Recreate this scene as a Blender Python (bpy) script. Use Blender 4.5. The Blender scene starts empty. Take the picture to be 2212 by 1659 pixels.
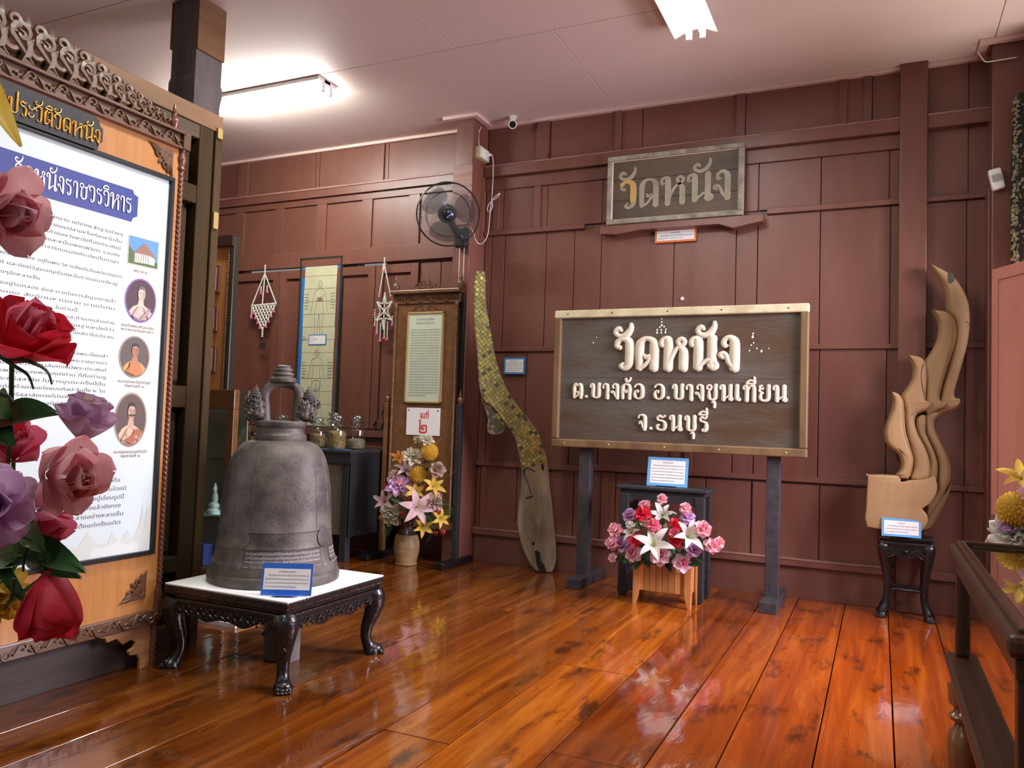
import bpy, math, random
from mathutils import Vector, Matrix
from mathutils.geometry import tessellate_polygon
R = math.radians
SC = bpy.context.scene
COL = SC.collection
rnd = random.Random(7)

# ---------------------------------------------------------------- camera
CAM = Vector((0, 0, 1.1)); FPX = 1713.55
RW = Matrix(((0.9069115, 0.4199961, 0.0333885), (0.0102339, 0.0572640, -0.9983066), (-0.4211968, 0.9057175, 0.0476352)))
cd = bpy.data.cameras.new('camera'); cam = bpy.data.objects.new('camera', cd); COL.objects.link(cam)
cd.sensor_width = 36; cd.lens = 36 * FPX / 2212; cd.clip_start = .02
r_, d_, f_ = RW[0], RW[1], RW[2]
cam.matrix_world = Matrix(((r_[0], -d_[0], -f_[0], 0), (r_[1], -d_[1], -f_[1], 0), (r_[2], -d_[2], -f_[2], CAM.z), (0, 0, 0, 1)))
SC.camera = cam
# ---------------------------------------------------------------- light
SC.view_settings.view_transform = 'Standard'; SC.view_settings.look = 'None'
SC.view_settings.gamma = 1; SC.view_settings.use_curve_mapping = False
SC.view_settings.exposure = 0.26
w = bpy.data.worlds.new('world'); SC.world = w; w.use_nodes = True
w.node_tree.nodes['Background'].inputs[0].default_value = (.86, .93, 1, 1)
w.node_tree.nodes['Background'].inputs[1].default_value = .22
SC.cycles.max_bounces = 8; SC.cycles.use_denoising = True
SC.cycles.sample_clamp_indirect = 6

def area(name, loc, rot, sx, sy, power, col=(1, 1, 1)):
    l = bpy.data.lights.new(name, 'AREA'); l.shape = 'RECTANGLE'; l.size = sx; l.size_y = sy; l.energy = power; l.color = col
    o = bpy.data.objects.new(name, l); COL.objects.link(o); o.location = loc; o.rotation_euler = rot; return o
# daylight through the opening in the right hand wall, and added overhead fill lights, out of view
area('window_daylight', (1.55, 4.35, 1.9), (0, R(68), 0), 1.5, 1.7, 120, (.97, .86, 1)).data.spread = R(115)
area('ground_bounce', (1.25, 4.75, .9), (0, R(163), 0), .6, .9, 7, (1, .86, .78)).data.spread = R(75)
area('overhead_fill', (-1.6, 2.8, 3.40), (0, 0, 0), .3, .9, 40, (1, .99, .93))
area('overhead_fill', (-1.2, .3, 3.40), (0, 0, 0), 1.2, 0.25, 28, (1, .97, .88))
area('overhead_fill', (-.6, -2.2, 3.40), (0, 0, 0), .25, 1.2, 14, (1, .97, .88))

def at(px, py, Y):       # the point at depth Y along a line of sight
    d = RW.transposed() @ Vector(((px - 1106) / FPX, (py - 829.5) / FPX, 1)); return CAM + d * (Y / d.y)
def atx(px, py, X):
    d = RW.transposed() @ Vector(((px - 1106) / FPX, (py - 829.5) / FPX, 1)); return CAM + d * (X / d.x)
def atz(px, py, z):
    d = RW.transposed() @ Vector(((px - 1106) / FPX, (py - 829.5) / FPX, 1)); return CAM + d * ((z - CAM.z) / d.z)

# ---------------------------------------------------------------- materials
def nodes_of(name):
    m = bpy.data.materials.new(name); m.use_nodes = True; nt = m.node_tree
    return m, nt, nt.nodes['Principled BSDF'], nt.nodes, nt.links
def C4(c): return (c[0], c[1], c[2], 1)
def mat(name, col, rough=.5, metal=0, col2=None, scale=8, stretch=(1, 1, 1), bump=0, bscale=None, coat=0, lo=.35, hi=.65, spec=.5, detail=5, trans=0, alpha=1, vary=0, sss=0):
    m, nt, b, N, L = nodes_of(name)
    b.inputs['Base Color'].default_value = C4(col); b.inputs['Roughness'].default_value = rough; b.inputs['Metallic'].default_value = metal
    b.inputs['Coat Weight'].default_value = coat; b.inputs['Coat Roughness'].default_value = .08
    b.inputs['Specular IOR Level'].default_value = spec; b.inputs['Transmission Weight'].default_value = trans; b.inputs['Alpha'].default_value = alpha
    if sss: b.inputs['Subsurface Weight'].default_value = sss; b.inputs['Subsurface Radius'].default_value = (.02, .01, .01); b.inputs['Subsurface Scale'].default_value = .5
    tc = N.new('ShaderNodeTexCoord'); mp = N.new('ShaderNodeMapping'); mp.inputs['Scale'].default_value = stretch
    L.new(tc.outputs['Object'], mp.inputs['Vector'])
    src = None
    if col2 is not None:
        n = N.new('ShaderNodeTexNoise'); n.inputs['Scale'].default_value = scale; n.inputs['Detail'].default_value = detail; n.inputs['Roughness'].default_value = .6
        L.new(mp.outputs[0], n.inputs['Vector'])
        r = N.new('ShaderNodeValToRGB'); r.color_ramp.elements[0].position = lo; r.color_ramp.elements[1].position = hi
        r.color_ramp.elements[0].color = C4(col); r.color_ramp.elements[1].color = C4(col2)
        L.new(n.outputs[0], r.inputs[0]); src = r.outputs[0]
    if vary:
        oi = N.new('ShaderNodeObjectInfo'); hs = N.new('ShaderNodeHueSaturation'); mr = N.new('ShaderNodeMapRange')
        mr.inputs[3].default_value = 1 - vary; mr.inputs[4].default_value = 1 + vary
        L.new(oi.outputs['Random'], mr.inputs[0]); L.new(mr.outputs[0], hs.inputs['Value'])
        if src: L.new(src, hs.inputs['Color'])
        else: hs.inputs['Color'].default_value = C4(col)
        src = hs.outputs[0]
    if src: L.new(src, b.inputs['Base Color'])
    if bump:
        n2 = N.new('ShaderNodeTexNoise'); n2.inputs['Scale'].default_value = bscale or scale * 3; n2.inputs['Detail'].default_value = 4
        L.new(mp.outputs[0], n2.inputs['Vector'])
        bp = N.new('ShaderNodeBump'); bp.inputs['Strength'].default_value = bump; bp.inputs['Distance'].default_value = .01
        L.new(n2.outputs[0], bp.inputs['Height']); L.new(bp.outputs[0], b.inputs['Normal'])
    return m
def wood(name, c1, c2, axis='z', scale=14, rough=.45, coat=0, bump=.15, vary=0, knots=.0):
    st = {'x': (.08, 1, 1), 'y': (1, .08, 1), 'z': (1, 1, .08)}[axis]
    return mat(name, c1, rough, 0, c2, scale, st, bump, scale * 3, coat, .3, .7, vary=vary)
def emis(name, col, s):
    m, nt, b, N, L = nodes_of(name); b.inputs['Base Color'].default_value = C4(col)
    b.inputs['Emission Color'].default_value = C4(col); b.inputs['Emission Strength'].default_value = s; return m
def glass(name, tint=(.95, 1, .98), a=.12, rough=.02):   # thin pane: mostly clear, with a reflection
    m, nt, b, N, L = nodes_of(name); N.remove(b)
    out = N['Material Output']; t = N.new('ShaderNodeBsdfTransparent'); t.inputs[0].default_value = C4(tint)
    g = N.new('ShaderNodeBsdfGlossy'); g.inputs['Roughness'].default_value = rough
    lw = N.new('ShaderNodeLayerWeight'); fr = N.new('ShaderNodeMath'); fr.operation = 'POWER'; fr.inputs[1].default_value = 4; L.new(lw.outputs['Facing'], fr.inputs[0])
    ad = N.new('ShaderNodeMath'); ad.operation = 'ADD'; ad.inputs[1].default_value = a * .5 + .035; ad.use_clamp = True
    mx = N.new('ShaderNodeMixShader'); L.new(fr.outputs[0], ad.inputs[0]); L.new(ad.outputs[0], mx.inputs[0])
    L.new(t.outputs[0], mx.inputs[1]); L.new(g.outputs[0], mx.inputs[2]); L.new(mx.outputs[0], out.inputs[0]); return m

M = {}
M['wall'] = mat('wall_paint', (.148, .054, .036), .38, 0, (.190, .078, .053), 3, (2, 2, .5), .08, 30, vary=.07, lo=.3, hi=.75)
M['wall_dust'] = mat('wall_paint_dusty', (.22, .095, .075), .5, 0, (.34, .19, .16), 9, (.3, 1, 3), .15, 30, vary=.05)
M['ceil'] = mat('ceiling_paint', (.80, .66, .60), .6, 0, (.75, .62, .565), 1.2, lo=.3, hi=.7)
M['cornice'] = mat('cornice_paint', (.72, .52, .46), .5)
# polished floor boards: reddish varnish with darker figure, worn black patches
def floor_mat():
    m, nt, b, N, L = nodes_of('floor_varnish')
    tc = N.new('ShaderNodeTexCoord'); oi = N.new('ShaderNodeObjectInfo')
    off = N.new('ShaderNodeVectorMath'); off.operation = 'SCALE'; L.new(tc.outputs['Object'], off.inputs[0]); off.inputs['Scale'].default_value = 1
    ad = N.new('ShaderNodeVectorMath'); ad.operation = 'ADD'; cm = N.new('ShaderNodeCombineXYZ'); ml = N.new('ShaderNodeMath'); ml.operation = 'MULTIPLY'; ml.inputs[1].default_value = 40
    L.new(oi.outputs['Random'], ml.inputs[0]); L.new(ml.outputs[0], cm.inputs[0]); L.new(ml.outputs[0], cm.inputs[1])
    L.new(off.outputs[0], ad.inputs[0]); L.new(cm.outputs[0], ad.inputs[1])
    mp = N.new('ShaderNodeMapping'); mp.inputs['Scale'].default_value = (1, .055, 1); L.new(ad.outputs[0], mp.inputs[0])
    n = N.new('ShaderNodeTexNoise'); n.inputs['Scale'].default_value = 13; n.inputs['Detail'].default_value = 8; n.inputs['Roughness'].default_value = .62; n.inputs['Distortion'].default_value = .6
    L.new(mp.outputs[0], n.inputs[0])
    r = N.new('ShaderNodeValToRGB'); e = r.color_ramp.elements
    e[0].position = .22; e[0].color = (.09, .015, .002, 1); e[1].position = .8; e[1].color = (.47, .135, .013, 1)
    k = e.new(.5); k.color = (.26, .053, .0045, 1); L.new(n.outputs[0], r.inputs[0])
    # warm hue per board
    hs = N.new('ShaderNodeHueSaturation'); mr = N.new('ShaderNodeMapRange'); mr.inputs[3].default_value = .86; mr.inputs[4].default_value = 1.12
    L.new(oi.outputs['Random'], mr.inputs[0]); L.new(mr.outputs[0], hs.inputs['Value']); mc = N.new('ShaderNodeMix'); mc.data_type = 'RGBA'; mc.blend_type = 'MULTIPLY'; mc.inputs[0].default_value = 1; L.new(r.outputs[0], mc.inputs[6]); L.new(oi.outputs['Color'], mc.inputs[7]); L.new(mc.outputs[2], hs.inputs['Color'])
    # black stains
    n2 = N.new('ShaderNodeTexNoise'); n2.inputs['Scale'].default_value = 3.2; n2.inputs['Detail'].default_value = 7; n2.inputs['Roughness'].default_value = .68
    mp2 = N.new('ShaderNodeMapping'); mp2.inputs['Scale'].default_value = (2.2, .75, 1); L.new(ad.outputs[0], mp2.inputs[0]); L.new(mp2.outputs[0], n2.inputs[0])
    r2 = N.new('ShaderNodeValToRGB'); r2.color_ramp.elements[0].position = .54; r2.color_ramp.elements[1].position = .66
    r2.color_ramp.elements[0].color = (0, 0, 0, 1); r2.color_ramp.elements[1].color = (.78, .78, .78, 1); L.new(n2.outputs[0], r2.inputs[0])
    mx = N.new('ShaderNodeMix'); mx.data_type = 'RGBA'; L.new(r2.outputs[0], mx.inputs[0]); L.new(hs.outputs[0], mx.inputs[6]); mx.inputs[7].default_value = (.022, .007, .003, 1)
    L.new(mx.outputs[2], b.inputs['Base Color'])
    n3 = N.new('ShaderNodeTexNoise'); n3.inputs['Scale'].default_value = 3; n3.inputs['Detail'].default_value = 5; L.new(ad.outputs[0], n3.inputs[0])
    mr2 = N.new('ShaderNodeMapRange'); mr2.inputs[1].default_value = .3; mr2.inputs[2].default_value = .7; mr2.inputs[3].default_value = .045; mr2.inputs[4].default_value = .13
    L.new(n3.outputs[0], mr2.inputs[0]); L.new(mr2.outputs[0], b.inputs['Roughness'])
    n4 = N.new('ShaderNodeTexNoise'); n4.inputs['Scale'].default_value = 6; n4.inputs['Detail'].default_value = 3; L.new(mp2.outputs[0], n4.inputs[0])
    bp = N.new('ShaderNodeBump'); bp.inputs['Strength'].default_value = .12; bp.inputs['Distance'].default_value = .012; L.new(n4.outputs[0], bp.inputs['Height']); L.new(bp.outputs[0], b.inputs['Normal'])
    b.inputs['Specular IOR Level'].default_value = .4; b.inputs['Coat Weight'].default_value = .5; b.inputs['Coat Roughness'].default_value = .07
    L.new(bp.outputs[0], b.inputs['Coat Normal'])
    return m
M['floor'] = floor_mat()
M['dark'] = mat('dark_void', (.01, .005, .004), .9)

# ---------------------------------------------------------------- mesh builder
class MB:
    def __init__(s): s.v = []; s.f = []; s.M = Matrix.Identity(4)
    def add(s, vs, fs):
        b = len(s.v); s.v += [s.M @ Vector(v) for v in vs]; s.f += [[i + b for i in f] for f in fs]; return s
    def box(s, x0, x1, y0, y1, z0, z1):
        vs = [(x, y, z) for z in (z0, z1) for y in (y0, y1) for x in (x0, x1)]
        return s.add(vs, [(0, 2, 3, 1), (4, 5, 7, 6), (0, 1, 5, 4), (2, 6, 7, 3), (0, 4, 6, 2), (1, 3, 7, 5)])
    def prism(s, poly, z0, z1):          # polygon in xy extruded along z
        n = len(poly); a = sum(poly[i][0] * poly[(i + 1) % n][1] - poly[(i + 1) % n][0] * poly[i][1] for i in range(n))
        if a < 0: poly = poly[::-1]
        vs = [(p[0], p[1], z0) for p in poly] + [(p[0], p[1], z1) for p in poly]
        return s.add(vs, [tuple(range(n))[::-1], tuple(range(n, 2 * n))] + [(i, (i + 1) % n, n + (i + 1) % n, n + i) for i in range(n)])
    def pillow(s, poly, z0, z1, d=.02, h=.02):     # prism whose front edge is rounded off by inset rings
        n = len(poly); a = sum(poly[i][0] * poly[(i + 1) % n][1] - poly[(i + 1) % n][0] * poly[i][1] for i in range(n))
        if a < 0: poly = poly[::-1]
        keep = [poly[0]]
        for p in poly[1:]:
            if math.hypot(p[0] - keep[-1][0], p[1] - keep[-1][1]) > .005: keep.append(p)
        if math.hypot(keep[0][0] - keep[-1][0], keep[0][1] - keep[-1][1]) < .005: keep.pop()
        poly = keep; n = len(poly); nn = []; lim = []
        for i in range(n):
            dx, dy = poly[(i + 1) % n][0] - poly[i - 1][0], poly[(i + 1) % n][1] - poly[i - 1][1]; l = math.hypot(dx, dy) or 1; nn.append((-dy / l, dx / l))
        for i in range(n):
            m = min([math.hypot(poly[i][0] - poly[j][0], poly[i][1] - poly[j][1]) for j in range(n) if nn[i][0] * nn[j][0] + nn[i][1] * nn[j][1] < .15] or [1]); lim.append(m * .40)
        for _ in range(3): lim = [min(lim[i], (lim[i - 1] + lim[i] + lim[(i + 1) % n]) / 3) for i in range(n)]
        rings = [(0, z0), (0, z1 - h), (.12, z1 - h * .62), (.38, z1 - h * .25), (.7, z1 - h * .06), (1, z1)]; vs = []; fs = []
        for k, z in rings: vs += [(p[0] + q[0] * min(d, l) * k, p[1] + q[1] * min(d, l) * k, z) for p, q, l in zip(poly, nn, lim)]
        for r in range(len(rings) - 1): fs += [(r * n + i, r * n + (i + 1) % n, (r + 1) * n + (i + 1) % n, (r + 1) * n + i) for i in range(n)]
        tris = tessellate_polygon([[Vector((p[0], p[1], 0)) for p in poly]]); tb_ = (len(rings) - 1) * n
        for t in tris:
            a_, b_, c_ = (poly[i] for i in t); cw = (b_[0] - a_[0]) * (c_[1] - a_[1]) - (c_[0] - a_[0]) * (b_[1] - a_[1]) < 0
            t = t[::-1] if cw else t; fs.append(tuple(tb_ + i for i in t)); fs.append(tuple(t[::-1]))
        return s.add(vs, fs)
    def lathe(s, prof, seg=24, c=(0, 0, 0), caps=True):   # prof: (r, z)
        vs = []; fs = []; n = len(prof)
        for r, z in prof:
            for k in range(seg):
                a = 2 * math.pi * k / seg; vs.append((c[0] + r * math.cos(a), c[1] + r * math.sin(a), c[2] + z))
        for i in range(n - 1):
            for k in range(seg):
                k2 = (k + 1) % seg; fs.append((i * seg + k, i * seg + k2, (i + 1) * seg + k2, (i + 1) * seg + k))
        if caps: fs.append(tuple(range(seg))[::-1]); fs.append(tuple((n - 1) * seg + k for k in range(seg)))
        return s.add(vs, fs)
    def tube(s, pts, rad, seg=8, closed=False, flat=None, up=None, twist=0):
        pts = [Vector(p) for p in pts]; n = len(pts)
        if not hasattr(rad, '__len__'): rad = [rad] * n
        vs = []; fs = []; prev = None
        for i, p in enumerate(pts):
            a = pts[(i - 1) % n] if (closed or i > 0) else p; b = pts[(i + 1) % n] if (closed or i < n - 1) else p
            t = (b - a).normalized() if (b - a).length > 1e-9 else Vector((0, 0, 1))
            if up is not None: u = Vector(up); u = (u - t * u.dot(t)); u = u.normalized() if u.length > 1e-6 else t.orthogonal().normalized()
            elif prev is None: u = t.orthogonal().normalized()
            else: u = (prev - t * prev.dot(t)).normalized()
            prev = u; w_ = t.cross(u)
            for k in range(seg):
                an = 2 * math.pi * (k + .5) / seg + twist * i
                cu, cw = math.cos(an), math.sin(an)
                if flat: cu *= flat
                vs.append(p + (u * cu + w_ * cw) * rad[i])
        m = n if closed else n - 1
        for i in range(m):
            j = (i + 1) % n
            for k in range(seg):
                k2 = (k + 1) % seg; fs.append((i * seg + k, i * seg + k2, j * seg + k2, j * seg + k))
        if not closed: fs.append(tuple(range(seg))[::-1]); fs.append(tuple((n - 1) * seg + k for k in range(seg)))
        return s.add(vs, fs)
    def ell(s, c, r, seg=10, rings=6):
        if not hasattr(r, '__len__'): r = (r, r, r)
        vs = [(c[0], c[1], c[2] - r[2])]; fs = []
        for i in range(1, rings):
            a = math.pi * i / rings - math.pi / 2
            for k in range(seg):
                b = 2 * math.pi * k / seg; vs.append((c[0] + r[0] * math.cos(a) * math.cos(b), c[1] + r[1] * math.cos(a) * math.sin(b), c[2] + r[2] * math.sin(a)))
        vs.append((c[0], c[1], c[2] + r[2])); top = len(vs) - 1
        for k in range(seg): fs.append((0, 1 + (k + 1) % seg, 1 + k)); fs.append((top, top - seg + k, top - seg + (k + 1) % seg))
        for i in range(rings - 2):
            for k in range(seg):
                k2 = (k + 1) % seg; fs.append((1 + i * seg + k, 1 + i * seg + k2, 1 + (i + 1) * seg + k2, 1 + (i + 1) * seg + k))
        return s.add(vs, fs)
    def scroll(s, c, r0, a0, turns, sign=1, th=.01, z=0, n=18, tail=None, flat=.8):  # a spiral of carved wood in the xy plane
        pts = []; rs = []
        for i in range(n + 1):
            t = i / n; a = a0 + sign * turns * 2 * math.pi * t; r = r0 * (1 - .82 * t)
            pts.append((c[0] + r * math.cos(a), c[1] + r * math.sin(a), z)); rs.append(th * (1 - .45 * t))
        rs[-1] = th * 1.1
        if tail: pts = [(tail[0], tail[1], z)] + pts; rs = [th * .25] + rs
        return s.tube(pts, rs, 6, up=(0, 0, 1), flat=flat)
    def leafy(s, p, q, wd, z=0, th=.006):    # little pointed carved leaf from p to q
        p = Vector(p); q = Vector(q); d = q - p; n_ = Vector((-d.y, d.x)).normalized() * wd
        m_ = p + d * .45; k = lambda v, zz: (v.x, v.y, zz)
        return s.add([k(p, z), k(m_ + n_, z), k(q, z), k(m_ - n_, z), k(m_, z + th)], [(0, 4, 1), (1, 4, 2), (2, 4, 3), (3, 4, 0), (0, 1, 2, 3)])
    def build(s, name, m, parent=None, smooth=None, bevel=0, world=False, seg=2):
        me = bpy.data.meshes.new(name); vs = s.v
        if world and parent is not None:
            inv = MW(parent).inverted(); vs = [inv @ v for v in vs]
        me.from_pydata([tuple(v) for v in vs], [], s.f)
        me.materials.append(m if not isinstance(m, str) else M[m])
        if smooth is not None:
            me.shade_smooth(); me.set_sharp_from_angle(angle=R(smooth))
        me.update()
        o = bpy.data.objects.new(name, me); COL.objects.link(o)
        if parent is not None: o.parent = parent
        if bevel:
            b = o.modifiers.new('bevel', 'BEVEL'); b.width = bevel; b.segments = seg; b.limit_method = 'ANGLE'; b.angle_limit = R(40)
        return o
def MW(o):
    m = o.matrix_basis.copy()
    while o.parent is not None: o = o.parent; m = o.matrix_basis @ m
    return m
def tag(o, label=None, cat=None, group=None, kind=None):
    if label: o['label'] = label
    if cat: o['category'] = cat
    if group: o['group'] = group
    if kind: o['kind'] = kind
    return o
def thing(name, label, cat, loc=(0, 0, 0), rot=(0, 0, 0), group=None):
    o = bpy.data.objects.new(name, None); COL.objects.link(o); o.empty_display_size = .1
    o.location = loc; o.rotation_euler = rot; return tag(o, label, cat, group)
BACK = (R(90), 0, 0)          # x right, y up, z out of the back wall
LEFT = (R(90), 0, R(90))      # x = +Y, y up, z = +X
def bx(name, m, parent, x0, x1, y0, y1, z0, z1, bevel=0, world=False): return MB().box(x0, x1, y0, y1, z0, z1).build(name, m, parent, bevel=bevel, world=world)
def cr(pts, sub=5, closed=False):   # Catmull-Rom through tuples of any length
    n = len(pts); out = []; rng = range(n if closed else n - 1)
    g = lambda i: pts[i % n] if closed else pts[max(0, min(n - 1, i))]
    for i in rng:
        p0, p1, p2, p3 = g(i - 1), g(i), g(i + 1), g(i + 2)
        for k in range(sub):
            t = k / sub
            out.append(tuple(.5 * (2 * b + (c - a) * t + (2 * a - 5 * b + 4 * c - d) * t * t + (3 * b - a - 3 * c + d) * t ** 3) for a, b, c, d in zip(p0, p1, p2, p3)))
    if not closed: out.append(tuple(pts[-1]))
    return out

# ---------------------------------------------------------------- lettering: a pen-stroke Thai alphabet
T, t_ = .105, .06
G = {
'ว': (.60, [[(.13, .70, t_), (.03, .74, t_), (.06, .9, .07), (.2, .99, t_), (.38, .94, .09), (.45, .76, T), (.45, .3, T), (.42, .1, .09), (.28, .0, t_), (.18, .08, t_), (.25, .16, .04)]]),
'ด': (.76, [[(.30, .46, .03), (.34, .36, t_), (.45, .42, .05), (.44, .28, .05), (.3, .1, .05), (.15, .03, .06)], [(.13, .02, .08), (.13, .72, T), (.2, .92, .08), (.36, 1.0, .06), (.54, .92, .08), (.6, .72, T), (.6, .02, T)]]),
'ต': (.76, [[(.30, .46, .03), (.34, .36, t_), (.45, .42, .05), (.44, .28, .05), (.3, .1, .05), (.15, .03, .06)], [(.13, .02, .08), (.13, .75, T), (.22, .97, .08), (.36, .86, .05), (.5, .97, .08), (.6, .75, T), (.6, .02, T)]]),
'ค': (.76, [[(.28, .52, .03), (.36, .42, t_), (.44, .5, .05), (.36, .58, .05), (.22, .45, .05), (.14, .2, .06)], [(.13, .02, .08), (.13, .72, T), (.2, .92, .08), (.36, 1.0, .06), (.54, .92, .08), (.6, .72, T), (.6, .02, T)]]),
'ห': (.88, [[(.12, .78, .03), (.04, .76, t_), (.04, .92, .06), (.15, .99, .06), (.24, .86, T), (.24, .02, T)], [(.26, .1, .05), (.38, .45, .06), (.52, .66, .05), (.66, .74, .05), (.76, .86, .06), (.66, .97, .06), (.55, .9, .06), (.6, .75, .06), (.7, .6, .09), (.72, .45, T), (.72, .02, T)]]),
'น': (.84, [[(.12, .78, .03), (.04, .76, t_), (.04, .92, .06), (.15, .99, .06), (.24, .86, T), (.24, .05, T)], [(.24, .03, .06), (.36, .14, .05), (.5, .26, .05), (.6, .3, .05)], [(.66, .97, T), (.66, .1, T)], [(.62, .26, .05), (.76, .2, .05), (.8, .08, .06), (.68, .02, .07), (.58, .1, .05)]]),
'ง': (.58, [[(.24, .74, .03), (.14, .74, t_), (.13, .9, .06), (.26, 1.0, .06), (.4, .92, .09), (.44, .74, T), (.44, .02, T)], [(.10, .36, .05), (.02, .44, t_), (.12, .5, .05), (.22, .38, .06), (.28, .2, .06), (.42, .03, .06)]]),
'จ': (.62, [[(.05, .80, .05), (.1, .94, .06), (.28, 1.0, .06), (.42, .92, .09), (.48, .74, T), (.48, .02, T)], [(.28, .48, .04), (.16, .38, .05), (.12, .48, .05), (.2, .56, .05), (.3, .4, .06), (.34, .2, .06), (.46, .03, .06)]]),
'บ': (.78, [[(.12, .78, .03), (.04, .76, t_), (.04, .92, .06), (.15, .99, .06), (.22, .84, T), (.22, .2, T), (.3, .05, .07), (.48, .04, .07), (.6, .14, .09), (.62, .3, T), (.62, .98, T)]]),
'ป': (.78, [[(.12, .78, .03), (.04, .76, t_), (.04, .92, .06), (.15, .99, .06), (.22, .84, T), (.22, .2, T), (.3, .05, .07), (.48, .04, .07), (.6, .14, .09), (.62, .3, T), (.62, 1.42, T)]]),
'า': (.50, [[(.06, .72, .06), (.04, .84, .06), (.14, .98, .06), (.28, .94, .09), (.34, .78, T), (.34, .02, T)]]),
'อ': (.74, [[(.28, .42, .04), (.34, .52, .06), (.22, .56, .06), (.1, .44, .08), (.1, .2, .09), (.22, .03, .06), (.42, .02, .06), (.56, .14, .09), (.6, .3, T), (.6, .72, T), (.52, .92, .08), (.34, 1.0, .06), (.16, .94, .06), (.08, .82, .05)]]),
'ข': (.76, [[(.2, .76, .04), (.08, .74, .05), (.08, .92, .06), (.22, .99, .06), (.34, .9, .06), (.3, .74, .06), (.2, .62, .06), (.2, .2, .1), (.3, .05, .07), (.46, .04, .07), (.58, .14, .09), (.6, .3, T), (.6, .98, T)]]),
'ช': (.80, [[(.2, .76, .04), (.08, .74, .05), (.08, .92, .06), (.22, .99, .06), (.34, .9, .06), (.3, .74, .06), (.2, .62, .06), (.2, .2, .1), (.3, .05, .07), (.46, .04, .07), (.58, .14, .09), (.6, .3, T), (.6, .8, .09)], [(.42, .8, .05), (.56, .76, .06), (.7, .88, .06), (.8, 1.04, .05)]]),
'เ': (.40, [[(.12, .98, T), (.12, .2, T), (.18, .05, .08), (.3, .04, .06), (.3, .14, .05)]]),
'ท': (.82, [[(.12, .78, .03), (.04, .76, t_), (.04, .92, .06), (.15, .99, .06), (.22, .86, T), (.22, .02, T)], [(.24, .55, .05), (.36, .85, .06), (.5, .98, .07), (.62, .92, .09), (.66, .76, T), (.66, .02, T)]]),
'ย': (.76, [[(.3, .86, .04), (.24, .78, .05), (.1, .84, .06), (.08, .96, .06), (.2, 1.0, .05)], [(.1, .84, .06), (.06, .66, .06), (.16, .56, .06), (.28, .54, .05), (.14, .44, .07), (.12, .2, .09), (.22, .04, .07), (.42, .03, .07), (.56, .12, .09), (.6, .3, T), (.6, .98, T)]]),
'ธ': (.74, [[(.58, .98, .05), (.42, .88, .06), (.24, .96, .07), (.1, .84, .07), (.16, .68, .06), (.36, .64, .06), (.54, .54, .08), (.6, .38, T), (.58, .14, .09), (.44, .02, .07), (.22, .02, .07), (.1, .12, .07), (.1, .3, .08), (.22, .36, .05)]]),
'ร': (.60, [[(.46, 1.0, .05), (.34, .88, .06), (.18, .96, .07), (.06, .84, .07), (.12, .68, .06), (.28, .64, .06), (.42, .54, .08), (.44, .36, T), (.42, .12, .09), (.28, .02, .06), (.2, .1, .06), (.28, .18, .04)]]),
'ะ': (.46, [[(.1, .38, .05), (.02, .30, .06), (.08, .18, .05), (.22, .12, .06), (.34, .2, .06), (.42, .38, .04)], [(.1, .9, .05), (.02, .82, .06), (.08, .70, .05), (.22, .64, .06), (.34, .72, .06), (.42, .9, .04)]]),
'.': (.30, [[(.12, .09, .09), (.13, .09, .09)]]), ' ': (.42, []),
'๒': (1.0, [[(-.06, 1.36, .05), (.04, 1.28, .09), (.08, 1.1, T), (.08, .2, T), (.16, .05, T), (.6, .03, T), (.84, .06, T), (.88, .2, T), (.88, .62, T), (.8, .78, T), (.66, .8, .09), (.58, .72, .06), (.5, .8, .08), (.36, .76, T), (.3, .6, T), (.32, .42, T), (.44, .34, .08), (.56, .4, .08), (.56, .52, .07), (.46, .56, .05)]]),
}
UP = {
'ั': [(-.30, 1.28, .04), (-.38, 1.34, .07), (-.48, 1.26, .06), (-.44, 1.14, .06), (-.28, 1.08, .07), (-.1, 1.16, .08), (.02, 1.36, .06), (.02, 1.5, .04)],
'ี': [(-.02, 1.55, .05), (-.02, 1.2, .08), (-.1, 1.12, .06), (-.46, 1.12, .06), (-.46, 1.2, .06), (-.28, 1.33, .07), (-.1, 1.3, .06), (-.02, 1.18, .05)],
'ิ': [(-.02, 1.16, .06), (-.1, 1.12, .06), (-.46, 1.12, .06), (-.46, 1.2, .06), (-.28, 1.33, .07), (-.1, 1.3, .06), (-.02, 1.18, .05)],
'้': [(-.36, 1.3, .04), (-.28, 1.4, .05), (-.24, 1.26, .05), (-.3, 1.18, .05), (-.14, 1.2, .06), (.0, 1.34, .05), (.02, 1.46, .04)],
'่': [(-.06, 1.16, .07), (-.04, 1.44, .05)],
'ุ': [(-.24, -.16, .05), (-.16, -.12, .06), (-.08, -.18, .08), (-.08, -.46, .07)],
}
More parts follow.
